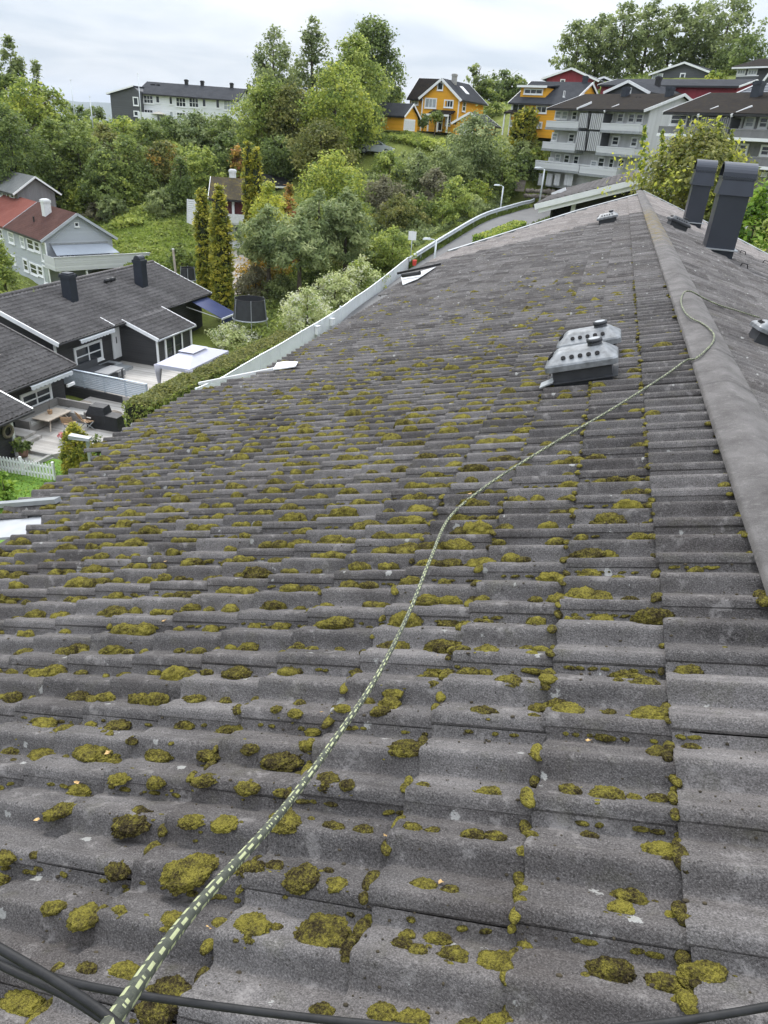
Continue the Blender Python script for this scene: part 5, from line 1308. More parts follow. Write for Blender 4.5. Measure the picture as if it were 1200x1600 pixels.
def leaf_mat(pal):
    if pal in LEAFM: return LEAFM[pal]
    m, nt, b, out = new_mat('leaves_'+pal); a, c_, d = PAL[pal]
    at_ = N(nt, 'ShaderNodeAttribute', attribute_name='h')
    col = ramp_n(nt, at_.outputs['Fac'], [(.12, a), (.5, c_), (.9, d)])
    nt.links.new(col, b.inputs['Base Color']); b.inputs['Roughness'].default_value = .55; b.inputs['Specular IOR Level'].default_value = .25
    tr = N(nt, 'ShaderNodeBsdfTranslucent'); nt.links.new(col, tr.inputs[0])
    ms = N(nt, 'ShaderNodeMixShader'); ms.inputs[0].default_value = .5
    nt.links.new(b.outputs[0], ms.inputs[1]); nt.links.new(tr.outputs[0], ms.inputs[2]); nt.links.new(ms.outputs[0], out.inputs[0])
    LEAFM[pal] = m; return m
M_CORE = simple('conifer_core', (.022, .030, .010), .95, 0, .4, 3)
M_BARK = simple('bark', (.085, .068, .052), .95, 0, .35, 5, .9, 14, .03)
M_BIRCHB = simple('pale_bark', (.30, .28, .25), .9, 0, .4, 6, .5, 14, .02)

def leaf_quads(C, Nrm, size, elong, g):
    """diamond leaf faces at centres C facing Nrm"""
    n = len(C)
    t = g.normal(size=(n, 3)); t -= (t*Nrm).sum(1, keepdims=True)*Nrm; t /= np.linalg.norm(t, axis=1, keepdims=True)+1e-9
    b = np.cross(Nrm, t); s = size*g.uniform(.55, 1.35, (n, 1))
    V = np.stack([C-t*s*elong*.5, C+b*s*.5, C+t*s*elong*.5, C-b*s*.5], 1)
    V[:, 2] += Nrm*s*g.uniform(-.25, .25, (n, 1))
    return V.reshape(-1, 3), np.arange(4*n).reshape(n, 4)
def prof_r(kind, t):
    t = np.clip(t, 0, 1)
    if kind == 'round': return np.sin(np.pi*np.clip(t*.93+.06, 0, 1)**.85)**.62
    if kind == 'bush': return np.sqrt(np.clip(1-(t*1.0)**2.2, 0, 1))*.55+.45*np.sin(np.pi*np.clip(t+.12, 0, 1))**.5
    if kind == 'tall': return np.clip(np.sin(np.pi*np.clip(t*.96+.03, 0, 1)**.72), 0, 1)**.7
    if kind == 'cone': return np.clip(1.02-t, 0, 1)**.85*np.clip(t*9+.35, 0, 1)
    if kind == 'column': return np.clip(t*8+.45, 0, 1)*np.clip((1.03-t)*2.6, 0, 1)**.65
    if kind == 'ash': return np.sin(np.pi*np.clip(t*.9+.08, 0, 1)**1.05)**.5
    return np.sin(np.pi*t)
def crown_arrays(kind, H, R, n, leaf, seed, lobes=.42, freq=1.6, elong=1.5, clump=None, dens_in=.5):
    g = np.random.default_rng(seed); m = max(12, int(n/ (26 if clump is None else clump)))
    t = g.random(m*3); keep = g.random(m*3) < (prof_r(kind, t)*.85+.12); t = t[keep][:m]; m = len(t)
    a = g.uniform(0, 2*np.pi, m); so = g.uniform(-50, 50, 3)
    lob = np.array([mnoise.noise(Vector((math.cos(x)*freq+so[0], math.sin(x)*freq+so[1], z*H/max(R, .1)*freq*.55+so[2]))) for x, z in zip(a, t)])
    rr = prof_r(kind, t)*R*(1+lobes*lob*1.6)
    rad_ = rr*(1-(1-g.random(m)**dens_in)*.75)
    hc = np.clip(.5+.30*g.normal(size=m)+.35*lob, 0, 1)
    CC = np.stack([np.cos(a)*rad_, np.sin(a)*rad_, t*H], 1)
    k = g.integers(0, m, n)
    rc = max(leaf*1.5, R*.20 if kind not in ('column',) else R*.14)
    P = CC[k]+g.normal(0, 1, (n, 3))*rc*np.array([1, 1, .72])*.55
    out = np.stack([P[:, 0], P[:, 1], (P[:, 2]-H*.4)*.6], 1); out /= np.linalg.norm(out, axis=1, keepdims=True)+1e-6
    Nr = out*.55+g.normal(0, .55, (n, 3))+np.array([0, 0, .45]); Nr /= np.linalg.norm(Nr, axis=1, keepdims=True)
    V, F = leaf_quads(P, Nr, leaf, elong, g)
    h = np.clip(hc[k]*.62+g.random(n)*.38, 0, 1)
    return V, F, h
def trunk_mesh(H0, H, R, r0, seed, mat, limbs=7):
    g = random.Random(seed); m = MB(); lean = (g.uniform(-.03, .03)*H, g.uniform(-.03, .03)*H)
    top = H0+(H-H0)*.85
    pts = [(lean[0]*q*q+g.uniform(-.02, .02)*r0, lean[1]*q*q, top*q) for q in (0, .12, .3, .5, .7, .88, 1)]
    m.tube(pts, [r0*1.35, r0, r0*.88, r0*.7, r0*.48, r0*.28, r0*.1], 8)
    for i in range(limbs):
        q = g.uniform(.35, .9); z = top*q; a = g.uniform(0, 6.28); L = R*g.uniform(.5, .85); b = (lean[0]*q*q, lean[1]*q*q)
        m.tube([(b[0], b[1], z), (b[0]+math.cos(a)*L*.5, b[1]+math.sin(a)*L*.5, z+L*.25), (b[0]+math.cos(a)*L, b[1]+math.sin(a)*L, z+L*.65)], [r0*.38*(1.1-q*.6), r0*.22, r0*.06], 5)
    return m.mesh('trunk', mat, True)
SEED = [100]; HIGHCROWN = ('lime_tree', 'pine_tree', 'cherry_tree', 'ball_tree'); GROUNDED = ('young_tree', 'ash_tree')
def plant(name, label, px, yb, yt, hw, D, kind='round', pal='mg', group=None, cat='tree', leafpx=2.5, dens_=6.6, parts=('crown', 'trunk'), pal2=None, bark=None, r0=None, gz=None, **kw):
    SEED[0] += 1; sd = SEED[0]
    if gz is None and (cat != 'tree' or name in GROUNDED):
        for D2 in np.arange(max(14, D*.72), D*1.25, .5):        # stand it where this sight line meets the ground
            q = at(px, yb, D2)
            if q.z < terr(q.x, q.y): D = float(D2); break
    b = at(px, yb, D); top = at(px, yt, D); g = terr(b.x, b.y) if gz is None else gz
    zc0 = (max(b.z, g+.05) if name in HIGHCROWN or D > 128 or b.z-g > 9 else g+.3) if (b.z > g-3 and cat == 'tree') else g+.02
    H = max(top.z-zc0, .4); R = hw*D/F_PX*math.hypot(1, 0); leaf = leafpx*D/F_PX
    n = int(min(30000, max(350, dens_*(math.pi*.5*R*H*1.0)/(leaf*leaf*.72))))
    o = empty(name, (b.x, b.y, min(g, zc0)-.15), random.Random(sd).uniform(0, 6.28), label, cat, group)
    z0 = zc0-(min(g, zc0)-.15)
    V, F, h = crown_arrays(kind, H, R, n, leaf, sd, **kw); V[:, 2] += z0
    link(parts[0], mesh_np(parts[0], V, F, leaf_mat(pal), False, {'h': h}), o)
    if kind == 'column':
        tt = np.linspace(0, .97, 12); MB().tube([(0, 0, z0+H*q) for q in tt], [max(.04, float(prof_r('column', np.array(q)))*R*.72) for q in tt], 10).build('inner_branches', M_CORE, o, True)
    if pal2:
        V, F, h = crown_arrays(kind, H*1.02, R*1.03, n//(3 if pal2 == 'ye' else 4), leaf, sd+5000, **kw); V[:, 2] += z0
        link('autumn_leaves', mesh_np('autumn_leaves', V, F, leaf_mat(pal2), False, {'h': h}), o)
    if r0 is None: r0 = max(.05, min(.34, .026*(H+z0)))
    link(parts[1], trunk_mesh(z0, H+z0, R, r0, sd, bark or M_BARK, 6 if kind in ('round', 'ash', 'tall') else 0), o)
    return o
SH = dict(cat='shrub', parts=('foliage', 'stem'), kind='bush')
# --- left hill and skyline
plant('poplar_tree', 'tall feathery pale green tree, the highest spire at the left edge', 29, 175, 58, 20, 112, 'tall', 'gg', lobes=.55)
plant('tree', 'dark tall tree cut by the left edge beside the feathery spire', 2, 190, 68, 17, 114, 'tall', 'dg')
plant('birch_tree', 'thin loose tree on the left hilltop, just right of the feathery spire', 66, 185, 96, 14, 112, 'tall', 'gg', lobes=.6, dens_=6.4)
plant('maple_tree', 'big dark round broadleaf tree low at the left edge', 18, 262, 165, 46, 93, 'round', 'dg', lobes=.5)
plant('maple_tree', 'yellow-green broad tree on the left hill above the dark round one', 50, 225, 125, 40, 104, 'round', 'yg', dens_=5.6, lobes=.5)
plant('tree', 'mid green crown on the left hilltop above the yellow-green tree', 20, 175, 118, 34, 110, 'round', 'mg')
plant('tree', 'light green tree on the right shoulder of the left hill', 92, 215, 140, 28, 106, 'round', 'lg')
plant('tree', 'small dark tree beneath the tall grey mast', 126, 215, 166, 17, 122, 'round', 'dg')
plant('tree', 'small grey-green tree at the foot of the shorter mast', 152, 215, 167, 15, 124, 'round', 'gg')
plant('hazel_tree', 'dense dark green hazel, leftmost of the row along the forest edge', 88, 268, 188, 30, 96, 'round', 'mg')
plant('hazel_tree', 'dense green hazel second along the forest edge from the left', 128, 272, 190, 32, 95, 'round', 'mg')
plant('tree', 'dark gap-filling tree behind the two forest edge hazels', 108, 250, 185, 24, 102, 'round', 'dg')
plant('willow_tree', 'soft olive willow below the slate grey house', 168, 262, 198, 30, 99, 'round', 'og', lobes=.5)
plant('tree', 'yellowish bush-like tree directly below the white flagpole', 196, 245, 183, 24, 106, 'round', 'yg', dens_=5.6)
plant('tree', 'round green tree under the left part of the white flats', 232, 250, 190, 30, 105, 'round', 'mg')
plant('tree', 'dark tree in front of the middle of the white flats', 270, 250, 186, 30, 108, 'round', 'dg')
plant('tree', 'blue-green tree tallest in front of the white flats', 308, 258, 176, 30, 106, 'round', 'bg', lobes=.5)
plant('tree', 'mid green tree below the right end of the white flats', 348, 262, 178, 30, 106, 'round', 'mg')
plant('tree', 'grey-green tree between the white flats and the big central trees', 382, 270, 188, 26, 103, 'round', 'gg')
plant('spruce_tree', 'dark spruce with drooping boughs left of the fresh green tree', 284, 315, 246, 26, 86, 'cone', 'dg', lobes=.3)
plant('tree', 'olive tree with an orange tinge in the middle of the wood', 258, 300, 222, 28, 93, 'round', 'og', pal2='or')
plant('tree', 'broad green tree in the second row of the wood, under the flagpole', 205, 298, 214, 34, 91, 'round', 'mg', lobes=.5)
plant('ash_tree', 'bright fresh green young tree behind the twin thujas', 320, 298, 229, 24, 87, 'round', 'lg', lobes=.5)
plant('tree', 'dark green tree right of the bright fresh green one', 357, 285, 208, 26, 94, 'round', 'dg')
plant('rowan_tree', 'small rowan with a flame orange crown at the right of the wood', 371, 262, 226, 8, 91, 'round', 'or', pal2='rd')
plant('tree', 'dark tree filling the left slope below the hazels', 168, 305, 236, 28, 90, 'round', 'dg')
plant('golden_cypress', 'orange-tipped golden cypress cone at the left end of the slope hedge', 154, 312, 253, 22, 84, 'cone', 'or', lobes=.35, cat='conifer')
plant('young_tree', 'bright light green egg-shaped tree standing alone on the meadow', 200, 328, 272, 20, 78, 'round', 'lg', lobes=.3)
plant('cypress_hedge_tree', 'yellowish hedge conifer, left of three along the slope hedge', 82, 335, 283, 24, 82, 'bush', 'yg', cat='conifer')
plant('cypress_hedge_tree', 'yellowish hedge conifer, middle of three along the slope hedge', 108, 335, 280, 24, 81, 'bush', 'th', cat='conifer')
plant('cypress_hedge_tree', 'yellowish hedge conifer, right of three along the slope hedge', 134, 338, 282, 22, 80, 'bush', 'yg', cat='conifer')
for lab, a in (('grey-green shrub at the foot of the egg-shaped tree', (178, 345, 305, 22, 77, 'gg')), ('brownish low shrub below the golden cypress', (150, 345, 318, 18, 78, 'br')), ('dark green shrub low on the meadow by the garden net', (285, 425, 380, 22, 65, 'mg')), ('green shrub in front of the spruce on the meadow edge', (255, 335, 296, 24, 80, 'gg'))):
    plant('shrub', lab, a[0], a[1], a[2], a[3], a[4], pal=a[5], **SH)
# --- central big trees
plant('poplar_tree', 'tall grey-green spire with pointed top, left of the central tree group', 428, 250, 44, 36, 103, 'tall', 'gg', lobes=.5, dens_=6.4)
plant('poplar_tree', 'slender loose spire in the middle of the central tree group', 487, 240, 27, 29, 106, 'tall', 'gg', lobes=.5, dens_=5.2)
plant('beech_tree', 'huge dark green tree at the back right of the central group', 577, 190, 27, 40, 116, 'round', 'dg', lobes=.35, dens_=9)
plant('birch_tree', 'pale weeping birch in front of the huge dark tree', 548, 230, 55, 42, 104, 'tall', 'lg', lobes=.45)
plant('maple_tree', 'bright yellow-green maple at the front of the central group', 523, 235, 100, 44, 94, 'round', 'yg', lobes=.5, dens_=6.2)
plant('maple_tree', 'olive green broad tree left of the bright maple', 458, 270, 135, 40, 97, 'round', 'og', lobes=.5)
plant('maple_tree', 'light green tree at the left foot of the central group', 420, 280, 122, 40, 99, 'round', 'lg', lobes=.5)
plant('maple_tree', 'green tree at the lower right of the central group beside the ochre garage', 566, 240, 150, 32, 97, 'round', 'mg', lobes=.5)
plant('maple_tree', 'low mid green tree under the bright maple', 500, 285, 190, 44, 89, 'round', 'og', lobes=.5)
plant('tree', 'dark undergrowth tree at the left base of the central group', 440, 300, 215, 34, 92, 'round', 'dg')
plant('hornbeam_tree', 'yellow-green spreading tree below the bright maple', 519, 325, 240, 58, 75, 'bush', 'yg', lobes=.5, dens_=6.4)
plant('brown_cypress', 'small rust brown cypress cone beside the yellow-green spreading tree', 537, 252, 217, 11, 80, 'cone', 'br', cat='conifer', pal2='or')
# thujas
def thuja(label, px, yb, yt, hw, D, grp=None, gz=None):
    return plant('thuja', label, px, yb, yt, hw, D, 'column', 'th', cat='conifer', group=grp, gz=gz, leafpx=2.4, dens_=8.5, lobes=.14, freq=2.4, elong=2.0, dens_in=.22, clump=12)
thuja('tall column thuja, right and taller-based of the near pair beside the trampoline', 350, 500, 290, 15, 58)
thuja('tall column thuja, left of the near pair beside the trampoline', 323, 470, 291, 11.5, 59)
thuja('column thuja, left of the farther pair behind the mossy roof', 389, 288, 222, 8, 72, None, -10.5)
thuja('column thuja, right of the farther pair behind the mossy roof', 401, 298, 230, 9, 71.5, None, -10.5)
thuja('column conifer, leftmost of the trio in front of the box-dormer house', 804, 232, 172, 8, 96)
thuja('column conifer, middle of the trio in front of the box-dormer house', 814, 234, 168, 8, 96)
thuja('column conifer, rightmost of the trio in front of the box-dormer house', 824, 234, 165, 7, 96)
# pines and garden trees
def pine(label, px, yb, yt, hw, D, **k): return plant('pine_tree', label, px, yb, yt, hw, D, 'bush', 'bg', lobes=.55, freq=2.2, elong=3.0, leafpx=2.6, dens_=4.6, **k)
pine('blue-green pine at the left of the garden pines', 420, 408, 325, 40, 59)
pine('blue-green pine with the tallest top among the garden pines', 498, 395, 298, 34, 60)
pine('blue-green pine at the right of the garden pines', 540, 400, 300, 36, 61)
pine('low spreading blue-green pine with a visible bare trunk', 468, 412, 340, 40, 57, r0=.2)
plant('maple_tree', 'yellow-leaved small maple left of the garden pines', 420, 345, 283, 32, 66, 'bush', 'ye', lobes=.55)
plant('maple_tree', 'small maple tinged coral red beside the yellow maple', 452, 340, 290, 18, 68, 'bush', 'or', pal2='rd')
for lab, a in (('tan-orange shrub beneath the garden pines', (412, 452, 390, 36, 55, 'or')), ('loose brown bare shrub behind the trampoline', (400, 470, 415, 30, 54, 'br')), ('olive shrub in shade under the right garden pine', (550, 425, 370, 36, 58, 'og')), ('dark leafy shrub at the trunk of the bare-trunked pine', (500, 455, 405, 32, 55, 'dg')), ('grey-green shrub to the left of the white-flowering bushes', (440, 475, 430, 30, 51, 'gg')), ('dense green laurel by the end of the white fence', (612, 420, 356, 34, 58, 'lg')), ('second green laurel behind the white-flowering bush', (578, 420, 365, 26, 60, 'mg')), ('pale flowering shrub right of the gazebo roof', (362, 540, 507, 34, 45, 'wf'))):
    plant('shrub', lab, a[0], a[1], a[2], a[3], a[4], pal=a[5], **SH)
plant('variegated_willow', 'cream-white variegated bush, nearest of three along the fence', 480, 520, 452, 40, 46.5, pal='wf', dens_=6, lobes=.4, **SH)
plant('variegated_willow', 'cream-white variegated bush, middle of three along the fence', 522, 488, 424, 36, 49, pal='wf', dens_=6, lobes=.4, **SH)
plant('variegated_willow', 'yellowish variegated bush, farthest of three along the fence', 563, 462, 402, 32, 52.5, pal='wf', dens_=5.6, pal2='yg', lobes=.4, **SH)
# --- slope between the road and the ochre house
for lab, a in (
 ('spreading blue-green pine in front of the ochre garage', (735, 285, 180, 46, 93, 'bg')),
 ('grey-green feathery shrub tree left of the blue-green slope pine', (688, 300, 235, 36, 84, 'gg')),
 ('vivid green hedge bush below the parked car', (608, 285, 236, 30, 88, 'lg')),
 ('grey willow bush in the middle of the road slope', (650, 300, 240, 30, 82, 'gg')),
 ('bare brownish tree with dry twigs on the road slope', (676, 330, 262, 24, 76, 'br')),
 ('light green birch bush on the slope above the guardrail', (708, 340, 278, 30, 78, 'lg')),
 ('yellow-green maple bush on the slope above the guardrail', (740, 328, 278, 22, 84, 'yg')),
 ('green rounded bush left of the road lamp', (780, 310, 255, 28, 88, 'mg')),
 ('bright green low bush at the foot of the birch bush', (690, 355, 312, 22, 73, 'lg')),
 ('dark bush beside the stone steps', (812, 290, 240, 26, 92, 'dg')),
 ('olive bush left of the road sign', (622, 358, 305, 30, 68, 'og')),
 ('grey-brown bush in the middle of the garden edge', (600, 330, 275, 30, 76, 'br')),
 ('green bush beside the road sign', (655, 352, 305, 26, 70, 'mg')),
 ('small reddish brown bush left of the bushes by the road sign', (605, 345, 312, 16, 70, 'br')),
 ('grey-green bush in front of the column conifer trio', (815, 258, 222, 26, 94, 'gg')),
 ('light green bush below the gable-fronted ochre garage', (770, 265, 225, 26, 95, 'lg')),
 ('yellow-green bush right of the column conifer trio', (836, 262, 228, 14, 92, 'yg'))):
    plant('bush_tree', lab, a[0], a[1], a[2], a[3], a[4], pal=a[5], lobes=.5, **SH)
# small garden trees near the ochre houses
plant('ball_tree', 'small dark ball tree in front of the ochre house wing', 661, 197, 176, 9, 108, 'round', 'dg')
plant('ball_tree', 'small green ball tree by the ochre house porch', 681, 188, 174, 9, 108, 'round', 'mg')
plant('shrub', 'light green shrub below the ochre house porch', 697, 210, 188, 16, 106, pal='lg', **SH)
plant('birch_tree', 'thin open birch behind the ochre house', 743, 160, 92, 16, 135, 'tall', 'gg', dens_=3.6, lobes=.6)
plant('tree', 'dark round tree behind and right of the ochre house', 780, 158, 112, 26, 140, 'round', 'dg')
plant('tree', 'paler round tree beside the dark one behind the ochre house', 758, 165, 124, 22, 136, 'round', 'mg')
plant('tree', 'low green tree right of the dark round tree', 800, 162, 118, 20, 142, 'round', 'mg')
plant('shrub', 'green shrub on the lawn between the two ochre houses', 772, 182, 160, 18, 118, pal='mg', **SH)
plant('shrub', 'bright shrub at the corner of the gabled ochre house', 752, 180, 155, 12, 118, pal='lg', **SH)
plant('tree', 'dark green tree between the central group and the ochre house', 618, 165, 138, 16, 122, 'round', 'lg')
# --- the tall row at the top right
for i, (px, yt, hw, lab) in enumerate(((893, 33, 27, 'tall tree at the left end of the hilltop row'), (926, 22, 25, 'tall tree second from the left in the hilltop row'), (960, 6, 27, 'tall tree third from the left in the hilltop row'), (998, 0, 27, 'tall tree in the middle of the hilltop row'), (1036, 8, 26, 'tall tree fifth from the left in the hilltop row'), (1075, 3, 28, 'tall tree sixth from the left in the hilltop row'), (1116, -4, 36, 'broad tall tree at the right end of the hilltop row'))):
    plant('lime_tree', lab, px, 130, yt, hw, 138+(i % 2)*4, 'ash', 'gg', 'tall trees in a row on the hilltop', lobes=.55, freq=2.0, dens_=5.4)
plant('tree', 'dark tree right of the hilltop row, behind the charcoal house', 1158, 120, 55, 34, 132, 'round', 'dg', lobes=.5)
plant('shrub', 'olive shrub between the grey gable and the charcoal house', 1116, 128, 112, 14, 120, pal='yg', **SH)
plant('shrub', 'small green shrub between the roof chimneys of the left flats', 943, 152, 136, 9, 95, pal='lg', **SH)
# --- big yellowing tree behind the steel chimneys and bushes to its right
o = plant('cherry_tree', 'large green tree turning yellow behind the steel chimneys', 1062, 372, 198, 76, 36, 'round', 'og', leafpx=3.4, dens_=5.0, lobes=.5, pal2='ye', r0=.2, elong=1.6, gz=-7.5)
for (px, yt, yb) in ((1003, 200, 290), (1120, 185, 300), (1140, 205, 300), (1060, 190, 290), (1090, 195, 300), (1032, 205, 290)):
    b = at(px, yb, 36)-Vector(o.location); t = at(px+4, yt-2, 36)-Vector(o.location); b.rotate(Euler((0, 0, -o.rotation_euler.z))); t.rotate(Euler((0, 0, -o.rotation_euler.z)))
    g = np.random.default_rng(int(px)); n = 130; q = g.random(n)[:, None]; C = np.array(b)*(1-q)+np.array(t)*q+g.normal(0, .14, (n, 3))*(1.1-q); Nr = g.normal(0, 1, (n, 3)); Nr /= np.linalg.norm(Nr, axis=1, keepdims=True)
    V, F = leaf_quads(C, Nr, .15, 1.6, g); tag(link('leaf_shoot', mesh_np('leaf_shoot', V, F, leaf_mat('ye' if px in (1060, 1090) else 'yg'), False, {'h': g.random(n)}), o), kind='stuff')
for lab, a in (('bright green bush right of the front chimney', (1172, 375, 290, 46, 33, 'bgn')), ('pale green bush at the right edge below the bright one', (1188, 420, 345, 40, 28, 'lg')), ('dark green bush low between the two steel chimneys', (1100, 380, 318, 40, 34, 'dg')), ('grey-green bush behind the far end of the right roof slope', (1060, 365, 312, 34, 38, 'mg'))):
    plant('bush', lab, a[0], a[1], a[2], a[3], a[4], pal=a[5], gz=-7.0, leafpx=5.0, lobes=.5, **SH)
# near left
plant('tree', 'light green leafy tree at the left edge in front of the blue-grey house', 10, 462, 372, 34, 48, 'bush', 'lg', lobes=.5)
plant('ball_cypress', 'clipped olive ball shrub beside the garden lamp', 122, 716, 663, 23, 30.2, 'round', 'th', cat='shrub', parts=('foliage', 'stem'), leafpx=2.6, dens_=12, lobes=.06, elong=1.8, dens_in=.12, gz=-14.3)
plant('hosta', 'bright lime green leafy plant by the picket fence', 6, 765, 738, 17, 29, pal='bgn', leafpx=6, gz=-14.45, **SH)
plant('shrub', 'tiny dark cone shrub right of the clipped ball', 152, 702, 680, 6, 30.5, 'cone', 'dg', cat='shrub', parts=('foliage', 'stem'), leafpx=4, gz=-14.4)

# --- clipped hedge along the deck
def hedge(name, label, line, w, zt, zb_, leaf, per, pal_side, pal_top, seed):
    g = np.random.default_rng(seed); line = [np.array(p, float) for p in line]
    o = empty(name, line[0].tolist()+[zb_], 0, label, 'hedge'); O = np.array(o.location)
    L = [np.linalg.norm(b-a) for a, b in zip(line[:-1], line[1:])]; tot_ = sum(L)
    def pos(s):
        for a, b, l in zip(line[:-1], line[1:], L):
            if s <= l: d = (b-a)/l; return a+d*s, np.array([d[1], -d[0]])
            s -= l
        d = (line[-1]-line[-2])/L[-1]; return line[-1], np.array([d[1], -d[0]])
    def sheet(n, which):
        C = []; Nn = []
        for _ in range(n):
            s = g.uniform(0, tot_); p, nn = pos(s); zz = zt(s)+.10*mnoise.noise(Vector((s*.9, 3, seed)))
            bulge = .10*mnoise.noise(Vector((s*1.3, 7, seed)))
            if which == 'top': u = g.uniform(-1, 1); C.append([*(p+nn*u*(w/2+bulge)), zz-.10*u*u+g.normal(0, .05)]); Nn.append([0, 0, 1])
            else:
                sg = 1 if g.random() < .5 else -1; q = g.random(); C.append([*(p+nn*sg*(w/2+bulge-.1*q*q+g.normal(0, .05))), zb_+(zz-zb_)*q]); Nn.append([*(nn*sg), .25])
            if s < .35 and g.random() < .5:
                u = g.uniform(-1, 1); C[-1] = [*(pos(0)[0]+nn*u*w/2+np.array([0, -1])*g.uniform(-.02, .12)), zb_+(zz-zb_)*g.random()]; Nn[-1] = [0, -1, .2]
        C = np.array(C)-O; Nn = np.array(Nn)+g.normal(0, .5, (n, 3)); Nn /= np.linalg.norm(Nn, axis=1, keepdims=True)
        return leaf_quads(C, Nn, leaf, 1.6, g)
    for nm, which, n, pal in (('side_foliage', 'side', int(per*tot_*1.3), pal_side), ('top_foliage', 'top', int(per*tot_*.8), pal_top)):
        V, F = sheet(n, which); link(nm, mesh_np(nm, V, F, leaf_mat(pal), False, {'h': np.clip(g.normal(.5, .25, n), 0, 1)}), o)
    m = MB()
    s = 0
    while s < tot_:
        p, nn = pos(s); q, nn2 = pos(min(s+1.5, tot_))
        A1, A2, B1, B2 = p-nn*(w/2-.12), p+nn*(w/2-.12), q+nn2*(w/2-.12), q-nn2*(w/2-.12)
        zz = min(zt(s), zt(min(s+1.5, tot_)))-.16
        m.hexa([(*(c-O[:2]), 0) for c in (A1, A2, B1, B2)], [(*(c-O[:2]), zz-zb_) for c in (A1, A2, B1, B2)]); s += 1.5
    m.build('branch_core', simple('hedge_core', (.02, .022, .012), .95), o); return o
_h0 = atz(213, 634, -11.85); _h1 = atz(300, 588, -11.75); _h2 = atz(392, 545, -11.6); _h3 = atz(452, 518, -11.5)
hedge('clipped_hedge', 'long clipped hedge with brownish top between the deck and the white fence', [(p.x, p.y) for p in (_h0, _h1, _h2, _h3)], 1.5, lambda s: -11.8+.016*s, -14.0, .085, 1500, 'lg', 'og', 5)
# low roadside shrub row on the right-hand verge
hedge('verge_hedge', 'short yellow-green shrub strip on the road verge beside the roof', [(p.x, p.y) for p in (atz(748, 386, -8.0), atz(785, 367, -7.4), atz(812, 354, -7.0))], 1.4, lambda s: -7.15+.06*s, -8.6, .14, 420, 'bgn', 'yg', 9)
# --- undergrowth and meadow grass
def scatter_cover(name, poly, n, hmax, leaf, pal, seed, elong=1.7, up=.5):
    g = np.random.default_rng(seed); P = np.array([[p[0], p[1]] for p in poly]); lo, hi = P.min(0), P.max(0); pts = []
    while len(pts) < n:
        q = g.uniform(lo, hi, (n*2, 2)); ins = np.zeros(len(q), bool); j = len(P)-1
        for i in range(len(P)):
            cnd = ((P[i, 1] > q[:, 1]) != (P[j, 1] > q[:, 1])) & (q[:, 0] < (P[j, 0]-P[i, 0])*(q[:, 1]-P[i, 1])/(P[j, 1]-P[i, 1]+1e-9)+P[i, 0]); ins ^= cnd; j = i
        pts += q[ins].tolist()
    q = np.array(pts[:n]); z = terr(q[:, 0], q[:, 1])
    b = np.array([max(0, .45+.9*mnoise.noise(Vector((x*.22, y*.22, seed)))+.4*mnoise.noise(Vector((x*.7, y*.7, seed+3)))) for x, y in q])
    C = np.stack([q[:, 0], q[:, 1], z+b*hmax*g.random(n)**.5], 1); Nr = g.normal(0, .6, (n, 3))+np.array([0, 0, up]); Nr /= np.linalg.norm(Nr, axis=1, keepdims=True)
    V, F = leaf_quads(C, Nr, leaf, elong, g)
    tag(link(name, mesh_np(name, V, F, leaf_mat(pal), False, {'h': np.clip(.25+.5*b+g.normal(0, .2, n), 0, 1)})), kind='stuff')
pp = lambda *a: [at(*q) for q in a]
scatter_cover('undergrowth', pp((-20, 300, 95), (140, 300, 90), (300, 310, 86), (420, 305, 84), (460, 200, 108), (200, 200, 122), (-20, 200, 118)), 17000, 2.6, .32, 'mg', 21)
scatter_cover('undergrowth', [(-17.5, 62), (-16, 72), (-13.5, 82), (-11.6, 91), (-24, 94), (-28, 84), (-26, 68), (-20, 60)], 15000, 1.8, .24, 'gg', 22)
scatter_cover('undergrowth', [(-17.5, 42), (-16.8, 58), (-22, 68), (-32, 66), (-28, 56), (-24, 45)], 9000, 1.0, .16, 'mg', 23)
scatter_cover('undergrowth', [(-34, 96), (-14, 97), (-16, 103.5), (-30, 99)], 7000, 1.1, .24, 'lg', 24)
scatter_cover('undergrowth', [(-12, 96), (-10, 100), (8, 100), (14, 88), (12, 86), (4, 93)], 4000, .8, .24, 'mg', 26)
scatter_cover('undergrowth', [(-30, 122), (10, 128), (30, 126), (30, 150), (-40, 150)], 5000, .7, .35, 'mg', 28)
scatter_cover('meadow_grass', pp((120, 340, 84), (290, 320, 82), (330, 380, 72), (275, 430, 62), (205, 410, 66), (130, 350, 80)), 20000, .6, .18, 'md', 25, 2.6, .9)
scatter_cover('meadow_grass', pp((60, 290, 100), (300, 300, 90), (290, 330, 82), (90, 330, 84)), 8000, .8, .26, 'lg', 27, 2.4, .9)
